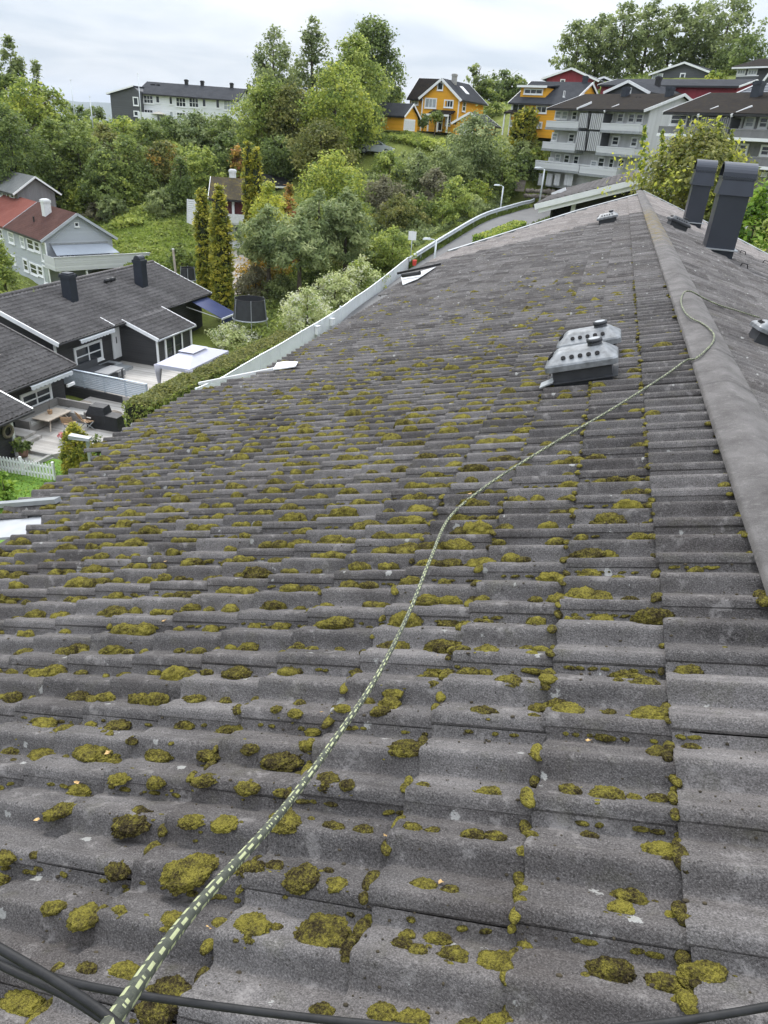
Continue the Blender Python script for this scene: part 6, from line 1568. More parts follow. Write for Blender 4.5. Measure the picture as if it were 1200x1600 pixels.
# ================================================================== THINGS ON THE ROOF
def hit_right(px, py, lift=0.0):
    d = ray(px, py); z0 = RZ+.041+lift; k = (z0+XA*TA)/(d[2]+d[0]*TA); return Vector(d*k)
def roof_vent(base, label, tilt, scale=1.0, rz=0.0, group=None, flash=False, mat=None):
    o = bpy.data.objects.new('roof_vent', None); COL.objects.link(o); o.empty_display_size = .2
    o.location = base; o.rotation_euler = Euler((0, tilt, rz)); o.scale = (scale,)*3; tag(o, label, 'roof vent', group)
    W, D = .25, .17; hm = mat or M_VENT
    MB().hexa([(-.20, -.13, -.05), (.20, -.13, -.05), (.20, .13, -.05), (-.20, .13, -.05)], [(-.205, -.135, .125), (.205, -.135, .125), (.205, .135, .125), (-.205, .135, .125)]).build('vent_base', M_VENTD, o)
    # hood: stacked rounded rings
    def ring(hx, hy, z, r, n=6):
        out = []
        for cx_, cy_, a0 in ((hx-r, hy-r, 0), (-hx+r, hy-r, 90), (-hx+r, -hy+r, 180), (hx-r, -hy+r, 270)):
            for k in range(n+1): a = rad(a0+90*k/n); out.append((cx_+r*math.cos(a), cy_+r*math.sin(a), z))
        return out
    rings = [ring(W-.012, D-.012, .095, .03), ring(W, D, .10, .035), ring(W, D, .137, .035), ring(W-.008, D-.008, .150, .04), ring(.17, .075, .212, .03), ring(.155, .062, .220, .03)]
    V = [p for r in rings for p in r]; n = len(rings[0]); F = []
    for i in range(len(rings)-1):
        for k in range(n): F.append((i*n+k, i*n+(k+1) % n, (i+1)*n+(k+1) % n, (i+1)*n+k))
    F.append(tuple(range((len(rings)-1)*n, len(rings)*n))); F.append(tuple(range(n-1, -1, -1)))
    h = MB().add(V, F).build('hood', hm, o, False)
    # holes on the face towards the viewer, slots on the short side
    nrm = Vector((0, -.062, .087)).normalized(); c0 = Vector((0, -.122, .1835))
    for k in range(5):
        c = c0+Vector(((k-2)*.058, 0, 0)); MB().tube([c-nrm*.002, c+nrm*.004], .0165, 12).build('air_hole', M_HOLE, h)
    for k in range(3):
        c = Vector((-.212, -.05+k*.045, .182)); MB().beam(c+Vector((-.016, 0, -.012)), c+Vector((.018, 0, .014)), .018, .012).build('air_slot', M_HOLE, h)
    m = MB().cyl((.10, 0), .050, .20, .246, 16).cyl((.10, 0), .055, .240, .262, 16); m.build('vent_cap', M_VENTD, o, True)
    MB().tube([(.10, 0, .2622), (.10, 0, .264)], .040, 16).build('cap_opening', M_GREYM, o)
    for sx in (-1, 1): MB().cyl((sx*.21, -.14), .008, .10, .155, 8).build('screw', M_GREYM, o)
    if flash:
        MB().hexa([(-.30, -.19, .005), (-.20, -.19, .03), (-.20, -.06, .03), (-.30, -.06, .005)], [(-.30, -.19, .012), (-.20, -.19, .04), (-.20, -.06, .04), (-.30, -.06, .012)]).build('flashing', M_GREYM, o)
        MB().box(-.24, .24, -.17, .17, .012, .018).build('flashing_sheet', M_VENTD, o)
    return o
b = on_roof(912, 600, .03); roof_vent(b+Vector((0, .10, 0)), 'near one of two grey hooded roof vents standing close together', -AL, 1.0, 0, 'pair of grey hooded vents', True)
roof_vent(b+Vector((.022, .70, .012)), 'rear one of two grey hooded roof vents standing close together', -AL, .97, 0, 'pair of grey hooded vents')
roof_vent(on_roof(950, 349, .02), 'small dark hooded vent on the pale tiles at the far end of the roof', -AL, 1.0)
roof_vent(hit_right(1056, 356, .02), 'dark hooded vent on the far roof slope left of the rear steel chimney', AL, 1.0, .25, None, False, M_VENTD)
roof_vent(hit_right(1200, 538, .02), 'pale hooded vent cut by the right edge where the rope ends', AL, .8, .15)
# ---- steel chimneys
def cowl_chimney(bl, tl, tr, cb, ct, top, depth, label):
    L = hit_right(*bl, .0); y0 = L.y
    x0, x1 = aty(*tl, y0).x, aty(*tr, y0).x; xb = L.x
    z1 = aty((tl[0]+tr[0])/2, (tl[1]+tr[1])/2, y0).z; zc = aty((cb[0]+ct[0])/2, ct[1], y0).z; zt = aty(*top, y0).z
    w = x1-x0; o = empty('steel_chimney', (x0, y0, L.z-.35), 0, label, 'chimney', 'steel clad chimneys'); O = Vector(o.location)
    zz = lambda z: z-O.z
    def shell(z0, z1_, g0, g1, nm):
        return MB().hexa([(-g0, -g0, z0), (w+g0, -g0, z0), (w+g0, depth+g0, z0), (-g0, depth+g0, z0)], [(-g1, -g1, z1_), (w+g1, -g1, z1_), (w+g1, depth+g1, z1_), (-g1, depth+g1, z1_)]).build(nm, M_NAVY, o)
    shell(-.3, zz(z1)-.01, 0, 0, 'chimney_body'); shell(zz(z1)-.02, zz(zc), .05, .012, 'skirt')
    shell(zz(zc)+.001, zz(zc)+.045, .03, .03, 'skirt_rim')
    # open-ended half-round cowl
    zb = zz(zc)+.046; hh = zz(zt)-zb; n = 14; m = MB()
    outer = [(depth/2-math.cos(math.pi*k/n)*(depth/2+.005), zb+.0+math.sin(math.pi*k/n)**.8*hh) for k in range(n+1)]
    inner = [(depth/2-math.cos(math.pi*k/n)*(depth/2-.02), zb+.0+math.sin(math.pi*k/n)**.8*(hh-.03)) for k in range(n+1)]
    V = [(x, p[0], p[1]) for x in (-.03, w+.03) for p in outer]+[(x, p[0], p[1]) for x in (-.03, w+.03) for p in inner]; q = n+1; F = []
    for k in range(n): F += [(k, k+1, q+k+1, q+k), (2*q+k, 3*q+k, 3*q+k+1, 2*q+k+1), (k, 2*q+k, 2*q+k+1, k+1), (q+k, q+k+1, 3*q+k+1, 3*q+k)]
    m.add(V, F); m.build('cowl', M_NAVY, o, False)
    MB().box(.02, w-.02, .05, depth-.05, zb-.01, zb+.06).build('flue_top', M_HOLE, o)
    MB().box(-.06, w+.06, -.10, depth+.06, .0, .02).build('base_flashing', M_GREYM, o, loc=(0, 0, .36)); return o
cowl_chimney((1102, 389), (1125, 302), (1171.5, 306), (1172, 306), (1177, 283), (1160, 254), .62, 'nearer and larger of the two dark steel chimneys with rounded cowls')
cowl_chimney((1070, 348), (1083, 288), (1112, 289), (1114, 289), (1117, 270), (1106, 249.5), .62, 'farther and smaller of the two dark steel chimneys with rounded cowls')
for px, py in ((1160, 398), (1196, 413), (1162, 419)):
    P = hit_right(px, py, .02)-RL; m = MB(); m.tube([P+Vector((-.07, 0, 0)), P+Vector((-.05, 0, .09)), P+Vector((.05, 0, .07)), P+Vector((.07, 0, -.02))], .012, 6); m.build('snow_hook', M_BLACKP, ROOF)
# ---- ropes and cables
def tube_np(pts, r, n, step):
    pts = resample(pts, step); P = np.array([list(p) for p in pts]); T = np.gradient(P, axis=0); T /= np.linalg.norm(T, axis=1, keepdims=True)
    a = np.cross(T[0], [0, 0, 1.]); a /= np.linalg.norm(a); V = []; ln = np.concatenate([[0], np.cumsum(np.linalg.norm(np.diff(P, axis=0), axis=1))])
    for p, t in zip(P, T):
        a = a-t*(a@t); a /= np.linalg.norm(a); b = np.cross(t, a)
        for k in range(n): th = 2*math.pi*k/n; V.append(p+(a*math.cos(th)+b*math.sin(th))*r)
    m = len(P); i, k = np.meshgrid(np.arange(m-1), np.arange(n), indexing='ij'); i, k = i.ravel(), k.ravel(); k2 = (k+1) % n
    return np.array(V), np.stack([i*n+k, i*n+k2, (i+1)*n+k2, (i+1)*n+k], 1), ln[i], k
def airp(px, py, d): v = Vector(ray(px, py)); v.normalize(); return v*d
rope_pts = [airp(150, 1640, .62), airp(183, 1585, .68), airp(300, 1425, .90), airp(440, 1268, 1.22), airp(520, 1160, 1.52), airp(590, 1055, 1.90), airp(640, 955, 2.36), airp(672, 875, 2.80)]
rope_pts += [on_roof(px, py, .034) for px, py in ((705, 818), (760, 770), (820, 730), (880, 693), (930, 664), (985, 630), (1040, 594), (1072, 571))]
rope_pts += [atz(px, py, z) for px, py, z in ((1085, 561, RZ+.055), (1100, 550, RZ+.08), (1114, 534, RZ+.096), (1114, 520, RZ+.096), (1098, 506, RZ+.095), (1080, 497, RZ+.09), (1069, 486, RZ+.082), (1064, 470, RZ+.078), (1069, 457, RZ+.082), (1080, 455.5, RZ+.092))]
rope_pts += [hit_right(px, py, .045) for px, py in ((1100, 466), (1122, 476), (1150, 485), (1186, 496))]
V, F, ln, kk = tube_np(rope_pts, .0069, 12, .0048)
row = np.floor(ln/.0098).astype(int); fr = (ln/.0098) % 1.0
lite = ((kk+row*1) % 4 == 0) & (fr < .80) & (row % 2 == 0) | ((kk+row) % 4 == 1) & (fr < .8) & (row % 2 == 1)
lite |= ((kk+2+row) % 6 == 0) & (fr < .75) & (row % 2 == 0)
cval = np.where(lite, .9, .18)+rg.uniform(-.1, .1, len(ln))
mrope, _nt, _b, _ = new_mat('rope_sheath'); _a = N(_nt, 'ShaderNodeAttribute', attribute_name='c')
_nt.links.new(ramp_n(_nt, _a.outputs['Fac'], [(.1, (.045, .050, .040)), (.4, (.085, .092, .066)), (.85, (.37, .395, .22))]), _b.inputs['Base Color']); _b.inputs['Roughness'].default_value = .75
bump_n(_nt, _b, noise_n(_nt, wpos(_nt), 700, 2), .5, .002)
rp_ = link('safety_rope', mesh_np('safety_rope', V, F, mrope, True, {'c': cval})); tag(rp_, 'dark green braided rope with yellow-green tracer running up the tiles over the ridge', 'rope')
M_CABLE = simple('black_cable', (.012, .012, .013), .6, 0, .4, 60, .3, 250, .001, .3)
V, F, ln, kk = tube_np([airp(-160, 1440, .98), airp(0, 1498, .96), airp(120, 1537, .95), airp(300, 1567, .94), airp(565, 1599, .93), airp(800, 1615, .93), airp(1010, 1602, .95), airp(1200, 1573, .97), airp(1300, 1550, .99)], .0041, 12, .02)
tag(link('black_cable', mesh_np('black_cable', V, F, M_CABLE, True)), 'thin black cable sagging across the bottom of the view above the tiles', 'cable')
V, F, ln, kk = tube_np([airp(-150, 1395, .74), airp(0, 1482, .71), airp(90, 1535, .68), airp(168, 1588, .665), airp(230, 1650, .62)], .0036, 12, .01)
tag(link('black_strap', mesh_np('black_strap', V, F, M_CABLE, True)), 'thick black cord crossing the bottom left corner towards the rope', 'cord')
V, F, ln, kk = tube_np([airp(-150, 1430, .76), airp(0, 1508, .73), airp(100, 1555, .69), airp(165, 1596, .67)], .0030, 10, .01)
tag(link('black_strap', mesh_np('black_strap', V, F, M_CABLE, True)), 'thinner black cord directly below the thick one in the bottom left corner', 'cord')
# ---- sheet metal at the eaves
def roof_poly(name, pts, lift, th, mat):
    P = [on_roof(px, py, lift)-RL for px, py in pts]; Q = [p+Vector((0, 0, th)) for p in P]; n = len(P)
    return MB().add(P+Q, [tuple(range(n)), tuple(range(2*n-1, n-1, -1))]+[(i, (i+1) % n, n+(i+1) % n, n+i) for i in range(n)]).build(name, mat, ROOF)
m = MB(); e0, e1 = slope_pt(4.1, 2.2, -.05)-RL, slope_pt(6.2, 2.2, -.16)-RL
a = [slope_pt(4.15, 3.4, -.035)-RL, slope_pt(5.05, 3.4, -.03)-RL, slope_pt(5.05, 3.80, -.01)-RL, slope_pt(4.15, 3.80, -.035)-RL]
m.hexa([p-Vector((0, 0, .02)) for p in a], a); m.build('eaves_flashing', simple('aged_white_sheet', (.36, .37, .385), .55, 0, .15, 3), ROOF)
MB().beam(on_roof(-12, 796, .035)-RL, on_roof(94, 789, .04)-RL, .06, .035).build('flashing_cap', M_GREYM, ROOF)
roof_poly('eaves_flashing', ((428, 583), (434, 572), (448, 570), (467, 571), (463, 578), (445, 581)), .035, .012, M_WHITEW)
roof_poly('canopy_sheet', ((627, 437), (630, 450), (654, 440), (682, 421)), .05, .012, simple('aged_white_panel', (.42, .43, .445), .55, 0, .15, 3))
MB().beam(on_roof(622, 434, .10)-RL, on_roof(690, 418.5, .09)-RL, .06, .05).build('canopy_edge', M_BLACKP, ROOF)
MB().tube([on_roof(631, 441, .14)-RL, on_roof(658, 437, .14)-RL], .045, 8).build('vent_pipe', M_BLACKP, ROOF)
MB().beam(on_roof(312, 603, .03)-RL, on_roof(430, 580, .03)-RL, .035, .03).build('eaves_trim', M_WHITEW, ROOF)
# ================================================================== DECKS, PATIO, GARDEN
def decking():
    m, nt, b, _ = new_mat('deck_boards'); P = wpos(nt)
    s = N(nt, 'ShaderNodeSeparateXYZ'); nt.links.new(P, s.inputs[0]); q = math_n(nt, 'DIVIDE', s.outputs[1], .145); fr = math_n(nt, 'FRACT', q)
    w = N(nt, 'ShaderNodeTexWhiteNoise', noise_dimensions='1D'); nt.links.new(math_n(nt, 'FLOOR', q), w.inputs['W'])
    f = math_n(nt, 'ADD', math_n(nt, 'MULTIPLY', w.outputs[0], .5), math_n(nt, 'MULTIPLY', noise_n(nt, P, 1.5, 5), .5))
    nt.links.new(ramp_n(nt, f, [(.2, (.25, .235, .215)), (.8, (.41, .39, .365))]), b.inputs['Base Color']); b.inputs['Roughness'].default_value = .8
    bump_n(nt, b, math_n(nt, 'SMOOTH_MIN', math_n(nt, 'MULTIPLY', fr, 9.0), 1.0, .2), .9, .01); return m
M_DECKB = decking()
def slab(name, poly, z0, z1, mat):
    o = MB().prism(poly, 2, z0, z1).build(name, mat); return tag(o, kind='structure')
slab('upper_deck', [(-27.74, 32.5), (-20.6, 31.6), (-20.6, 43.5), (-25.0, 43.5), (-25.0, 42), (-27.74, 42)], ZA-.6, ZA+.001, M_DECKB)
fx = lambda Z, x, y, z: atz(*Z(x, y), z)
slab('lower_patio', [(-25.99, 24.6), (-22.6, 24.6), (-21.4, 27.2), (-21.0, 29.9), (-22.0, 32.2), (-25.99, 32.2)], ZB-.7, ZB, M_DECKB)
M_LAWN = simple('lawn_turf', (.115, .215, .030), .95, 0, .25, 2.5, .8, 30, .03)
slab('lawn', [(-27, 12), (-15, 12), (-17.5, 31), (-21.2, 30.2), (-22, 24.55), (-27, 24.2)], ZB-1.2, ZB-.06, M_LAWN)
slab('paving', [(-23.88, 22.2), (-22.6, 22.9), (-22.3, 24.58), (-23.88, 24.58)], ZB-.5, ZB-.03, M_CONC)
# blades over the lawn
g = np.random.default_rng(5); n = 9000; C = np.stack([g.uniform(-24.5, -18, n), g.uniform(18, 29, n), np.full(n, ZB-.04)], 1); Nr = g.normal(0, .5, (n, 3))+np.array([0, 0, .6]); Nr /= np.linalg.norm(Nr, axis=1, keepdims=True)
C = C[(C[:, 1] < 24.4) | (C[:, 0] > -21.2)]; Nr = Nr[:len(C)]
V, F = leaf_quads(C, Nr, .05, 2.2, g); tag(link('lawn_grass', mesh_np('lawn_grass', V, F, leaf_mat('bgn'), False, {'h': g.random(len(C))})), kind='stuff')
# slatted screen between the two decks, on its dark plinth
s0, s1 = fx(Z6, 300, 600, ZA), fx(Z6, 690, 680, ZA); dsc = (s1-s0); Ls = dsc.length; rzs = math.atan2(dsc.y, dsc.x)
SF = empty('slat_screen', s0, rzs, 'pale blue-grey horizontal slat screen between upper and lower deck', 'fence')
M_SLAT = simple('slat_paint', (.42, .47, .53), .55, 0, .06, 2)
for k in range(8): MB().box(0, Ls, -.012, .012, .06+k*.105, .06+k*.105+.085).build('slat', M_SLAT, SF)
for q in range(5): MB().box(Ls*q/4-.04, Ls*q/4+.04, .013, .09, 0, .93).build('post', M_SLAT, SF)
MB().box(-.05, Ls+.05, -.05, .1, .93, .97).build('cap_rail', M_SLAT, SF)
MB().box(0, Ls, -.06, .1, -.75, -.005).build('plinth_panel', M_GRD, SF)
SW = empty('stone_edging', fx(Z8, 470, 320, ZB), rzs, 'row of rough brown boulders at the foot of the dark plinth', 'boulders')
for i, (x, y, w) in enumerate(((395, 262, 40), (430, 275, 45), (470, 290, 44), (508, 300, 70), (560, 312, 44), (600, 322, 36), (640, 325, 32), (680, 330, 40))):
    p = fx(Z8, x, y+22, ZB); q = p-Vector(SW.location); q.rotate(Euler((0, 0, -rzs))); rock('boulder', q+Vector((0, 0, .22)), .33*w/44, M_ROCK, SW, 50+i)
# steps at the door, bench and table on the upper deck
st = empty('deck_steps', HA.A+HA.u*3.55+HA.v*-.02, HA.rz, 'two broad grey timber steps with a doormat below the white door', 'steps')
MB().box(-1.15, 1.15, -1.5, 0, 0, .17).build('step', M_GREYM, st); MB().box(-.85, .95, -.95, -.001, .172, .34).build('step', M_GREYM, st); MB().box(-.45, .5, -.8, -.2, .342, .36).build('doormat', M_BLACKP, st)
bn = empty('corner_bench', HA.A+HA.u*1.2+HA.v*-.05, HA.rz, 'charcoal corner bench along the wall under the white window', 'bench')
M_CHAR = simple('charcoal_furniture', (.07, .073, .08), .7, 0, .12, 5); M_TOPG = simple('grey_table_top', (.20, .205, .215), .5, 0, .1, 3)
MB().box(-.5, 2.0, -.75, 0, .1, .42).build('seat', M_CHAR, bn); MB().box(-.5, 2.0, -.14, .02, .421, .8).build('backrest', M_CHAR, bn); MB().box(1.3, 2.0, -2.0, -.76, .1, .42).build('seat', M_TOPG, bn)
tb = empty('deck_table', fx(Z6, 518, 590, ZA), HA.rz, 'grey rectangular table on the upper deck behind the slat screen', 'table')
MB().box(-.75, .75, -.45, .45, .66, .72).build('tabletop', M_TOPG, tb)
for sx in (-.66, .66):
    for sy in (-.38, .38): MB().box(sx-.04, sx+.04, sy-.04, sy+.04, 0, .66).build('leg', M_CHAR, tb)
pt = empty('deck_pot', HA.A+HA.u*2.25+HA.v*-1.15, 0, 'small glass lantern by the grey steps on the upper deck', 'lantern')
MB().box(-.14, .14, -.14, .14, 0, .05).box(-.14, .14, -.14, .14, .36, .40).build('lantern_frame', M_GREYM, pt); MB().box(-.12, .12, -.12, .12, .051, .359).build('lantern_glass', M_CURT, pt)
# gazebo
GZ = empty('gazebo', (-20.35, 34.2, ZA), 0, 'pale lilac-grey gazebo with a two-tier cloth roof beside the hedge', 'gazebo')
M_CLOTH = simple('gazebo_cloth', (.44, .44, .52), .8, 0, .05, 1.0, .25, 4, .03); M_DRAPE = simple('gazebo_drape', (.36, .35, .39), .85, 0, .12, 2)
ca = [fx(Z6, x, y, -11.55) for x, y in ((730, 503), (925, 418), (1073, 452), (888, 530))]
gc = sum(ca, Vector())/4; GZ.location = (gc.x, gc.y, ZA); gd = (ca[1]-ca[0]); gd2 = (ca[3]-ca[0])
GL, GW = gd.length, gd2.length; GZ.rotation_euler = (0, 0, math.atan2(gd.y, gd.x)); ez = -11.55-ZA
hx, hy = GL/2, GW/2
def pyr(hx0, hy0, z0, hx1, hy1, z1):
    return MB().add([(-hx0, -hy0, z0), (hx0, -hy0, z0), (hx0, hy0, z0), (-hx0, hy0, z0), (-hx1, -hy1, z1), (hx1, -hy1, z1), (hx1, hy1, z1), (-hx1, hy1, z1)], [(0, 1, 5, 4), (1, 2, 6, 5), (2, 3, 7, 6), (3, 0, 4, 7), (4, 5, 6, 7), (3, 2, 1, 0)])
pyr(hx, hy, ez, .55, .32, ez+.42).build('canopy', M_CLOTH, GZ); pyr(.78, .48, ez+.46, .05, .05, ez+.64).build('top_canopy', M_CLOTH, GZ)
m = MB(); m.box(-hx, hx, -hy-.01, -hy+.01, ez-.2, ez-.003).box(-hx, hx, hy-.01, hy+.01, ez-.2, ez-.003); m.box(-hx-.01, -hx+.01, -hy+.011, hy-.011, ez-.2, ez-.003).box(hx-.01, hx+.01, -hy+.011, hy-.011, ez-.2, ez-.003); m.build('valance', M_CLOTH, GZ)
for sx in (-1, 1):
    for sy in (-1, 1):
        MB().box(sx*(hx-.08)-.03, sx*(hx-.08)+.03, sy*(hy-.08)-.03, sy*(hy-.08)+.03, 0, ez-.01).build('leg', M_GREYM, GZ)
for (sx, sy) in ((-1, 1), (-1, -1)):
    x, y = sx*(hx-.08), sy*(hy-.08); MB().tube([(x, y, ez-.05), (x, y, ez-.45), (x, y, ez-.95), (x, y, ez-1.1), (x, y, ez-1.5), (x, y, .05)], [.22, .17, .10, .07, .12, .15], 9).build('drape', M_DRAPE, GZ, True)
# navy awning on house A
aw0, aw1 = HA.hit(*Z6(868, 262))[0], HA.hit(*Z6(1005, 222))[0]; aw0 = max(aw0, 11.2); aw1 = min(aw1, 15.6)
M_NAVYC = simple('navy_awning_cloth', (.040, .052, .125), .75, 0, .12, 1.2)
zt_ = eA[1]-.12
m = MB(); m.hexa([(aw0, -2.9, zt_-.95), (aw1, -2.9, zt_-.95), (aw1, -.35, zt_), (aw0, -.35, zt_)], [(aw0, -2.9, zt_-.93), (aw1, -2.9, zt_-.93), (aw1, -.35, zt_+.02), (aw0, -.35, zt_+.02)]); m.build('awning_cloth', M_NAVYC, HA.root)
MB().box(aw0-.05, aw1+.05, -2.98, -2.905, zt_-1.02, zt_-.9).build('awning_bar', M_WHITE, HA.root); MB().box(aw0, aw1, -2.96, -2.92, zt_-1.3, zt_-1.021).build('awning_valance', M_NAVYC, HA.root)
for q in (aw0+.1, aw1-.1): MB().beam((q, -.05, zt_-.5), (q, -2.9, zt_-1.0), .04, .04).build('awning_arm', M_WHITE, HA.root)
def valance(b, x0, x1, yb, yf, zt, drop, h, mat):
    m = MB(); m.hexa([(x0, yf, zt-drop), (x1, yf, zt-drop), (x1, yb, zt), (x0, yb, zt)], [(x0, yf, zt-drop+.02), (x1, yf, zt-drop+.02), (x1, yb, zt+.02), (x0, yb, zt+.02)]); b.part('awning_cloth', m, mat)
    n_ = max(4, int((x1-x0)/.28)); poly = [(x0, zt-drop+.01), (x1, zt-drop+.01)]
    for q in range(n_*4, -1, -1): t = q/(n_*4); poly.append((x0+(x1-x0)*t, zt-drop-h+.06*abs(math.sin(t*n_*math.pi))*-1+.04))
    b.part('awning_valance', MB().prism(poly, 1, yf-.03, yf-.005), mat)
M_AWN = simple('pale_awning', (.50, .52, .55), .8, 0, .08, 2)
a0 = HA.hit(*Z6(322, 400))[0]; a1 = HA.hit(*Z6(522, 352))[0]; valance(HA, max(a0, .1), min(a1, 4.3), -.3, -.80, eA[1]-.10, .06, .17, M_AWN)
a0 = HB.hit(*Z8(95, 180))[0]; valance(HB, max(a0, 7.4), 12.9, -.35, -.90, eB[1]-.10, .06, .17, M_AWN)
HB.part('awning_cassette', MB().box(12.55, 13.1, -.8, -.7, eB[1]-.95, eB[1]-.8), M_WHITE)
# corner sofa, table, chairs, covered grill on the lower patio
M_RATT = simple('grey_wicker', (.215, .205, .195), .8, 0, .18, 30, .6, 60, .01); M_CUSH = simple('grey_cushion', (.30, .295, .28), .85, 0, .08, 6)
c1 = fx(Z8, 318, 318, ZB); so = empty('corner_sofa', (-25.9, c1.y+.25, ZB), rad(90), 'grey wicker corner sofa with flat grey cushions against the house wall', 'sofa')
LS = 3.1; ws = .86
MB().box(-LS, 0, -ws, -.12, .05, .32).build('sofa_base', M_RATT, so); MB().box(-LS, 0, -.12, 0, .05, .80).build('backrest', M_RATT, so)
MB().box(-ws*.98, 0, -2.35, -ws-.001, .05, .32).build('sofa_base', M_RATT, so); MB().box(-.12, 0, -2.35, -.121, .321, .80).build('backrest', M_RATT, so)
MB().box(-LS, -LS+.12, -ws, -.121, .321, .62).build('armrest', M_RATT, so); MB().box(-ws*.98, -.121, -2.35, -2.22, .321, .62).build('armrest', M_RATT, so)
for q in range(3): MB().box(-LS+.14+q*.92, -LS+.14+q*.92+.89, -ws+.03, -.14, .322, .45).build('cushion', M_CUSH, so)
MB().box(-ws+.06, -.14, -2.2, -ws-.03, .322, .45).build('cushion', M_CUSH, so)
M_WOODL = simple('bleached_wood', (.44, .38, .31), .7, 0, .12, 6); M_WOODC = simple('teak', (.34, .22, .13), .7, 0, .2, 8)
tp = fx(Z8, 312, 400, ZB); cf = empty('patio_table', (tp.x-.1, tp.y+.15, ZB), rad(90), 'pale wooden table with splayed legs and a small pot, in front of the corner sofa', 'table')
MB().box(-.85, .85, -.48, .48, .55, .60).build('tabletop', M_WOODL, cf)
for sx in (-1, 1):
    for sy in (-1, 1): MB().beam((sx*.78, sy*.46, 0), (sx*.5, sy*.3, .55), .05, .05).build('leg', M_WOODL, cf)
pp_ = empty('table_pot', Vector(cf.location)+Vector((-.1, 0, .601)), 0, 'small wicker pot with dry twigs standing on the pale table', 'pot'); MB().cyl((0, 0), .1, 0, .2, 12, .13).build('pot_body', M_WOODC, pp_); MB().tube([(0, 0, .18), (.05, .03, .75)], .008, 5).tube([(0, 0, .18), (-.06, .02, .6)], .008, 5).build('twigs', M_BARK, pp_)
def deck_chair(px, py, rz, label):
    p = fx(Z8, px, py, ZB); o = empty('folding_chair', p, rz, label, 'chair', 'wooden chairs on the lower patio')
    for k in range(4): MB().beam((-.24, -.22+k*.13, .42), (.24, -.22+k*.13, .42), .10, .02).build('seat_slat', M_WOODC, o)
    for k in range(3): MB().beam((-.24, .26+k*.06, .56+k*.13), (.24, .26+k*.06, .56+k*.13), .02, .10).build('back_slat', M_WOODC, o)
    for sx in (-.26, .26):
        MB().beam((sx, -.25, 0), (sx, .26, .5), .03, .04).beam((sx, .3, 0), (sx, -.22, .42), .03, .04).build('leg', M_GREYM, o); MB().beam((sx, .26, .5), (sx, .44, .92), .03, .04).build('back_frame', M_WOODC, o)
    return o
deck_chair(415, 425, rad(200), 'wooden folding chair nearer the table end, left of the other'); deck_chair(515, 412, rad(150), 'wooden folding chair beside the covered grill')
gp_ = fx(Z8, 622, 405, ZB); gr = empty('covered_grill', gp_, rzs+.1, 'bulky gas grill under a black cover at the end of the lower patio', 'grill')
M_COVER = simple('black_cover', (.016, .017, .020), .55, 0, .3, 2.5, .8, 5, .05)
MB().add([(-.85, -.35, 0), (.2, -.35, 0), (.2, .35, 0), (-.85, .35, 0), (-.84, -.35, .72), (.2, -.35, .72), (.2, .35, .78), (-.84, .35, .78), (-.66, -.22, 1.12), (.12, -.22, 1.12), (.12, .3, 1.16), (-.66, .3, 1.16)], [(0, 1, 5, 4), (1, 2, 6, 5), (2, 3, 7, 6), (3, 0, 4, 7), (4, 5, 9, 8), (5, 6, 10, 9), (6, 7, 11, 10), (7, 4, 8, 11), (8, 9, 10, 11), (3, 2, 1, 0)]).build('grill_cover', M_COVER, gr)
MB().hexa([(.205, -.36, 0), (.95, -.36, 0), (.95, .33, 0), (.205, .33, 0)], [(.205, -.34, .78), (.9, -.34, .74), (.9, .3, .74), (.205, .3, .78)]).build('side_table_cover', M_COVER, gr)
MB().box(-.80, -.55, -.365, -.352, .52, .58).build('care_label', M_WHITE, gr)
for i, (x0, y0, zz_) in enumerate(((0, 0, .001), (.0, .42, .17))): pass
sp = fx(Z8, 190, 460, ZB); ss = empty('patio_steps', (-25.0, sp.y-.4, ZB), 0, 'two low grey timber steps beside the corner sofa', 'steps')
MB().box(-.9, .75, -.55, .5, 0, .15).build('step', M_DECKB, ss); MB().box(-.9, .45, -.3, .5, .152, .3).build('step', M_DECKB, ss)
kb = MB(); kb.box(-22.55, -22.4, 22.9, 24.55, ZB-.1, ZB+.10); kb.box(-23.85, -22.401, 24.5, 24.62, ZB-.1, ZB+.12); tag(kb.build('patio_kerb', M_CONC), kind='structure')
pp_ = fx(Z8, 140, 572, ZB); po = empty('potted_plant', pp_, 0, 'terracotta pot with a dark bushy plant by the dark house corner', 'potted plant')
MB().cyl((0, 0), .17, 0, .36, 14, .25).cyl((0, 0), .27, .36, .42, 14).build('pot', simple('terracotta', (.28, .17, .13), .8, 0, .15, 6), po, True)
V, F, h = crown_arrays('bush', .5, .36, 500, .10, 77); V[:, 2] += .38; link('foliage', mesh_np('foliage', V, F, leaf_mat('dg'), False, {'h': h}), po)
fl_ = fx(Z8, 366, 492, ZB); po = empty('flower_pot', fl_, 0, 'small pot of pink flowers beside the clipped ball shrub', 'potted plant'); MB().cyl((0, 0), .12, 0, .25, 12, .16).build('pot', M_WHITEW, po)
V, F, h = crown_arrays('bush', .28, .16, 160, .05, 78); V[:, 2] += .22; link('blossoms', mesh_np('blossoms', V, F, simple('pink_petals', (.55, .13, .14), .7), False), po)
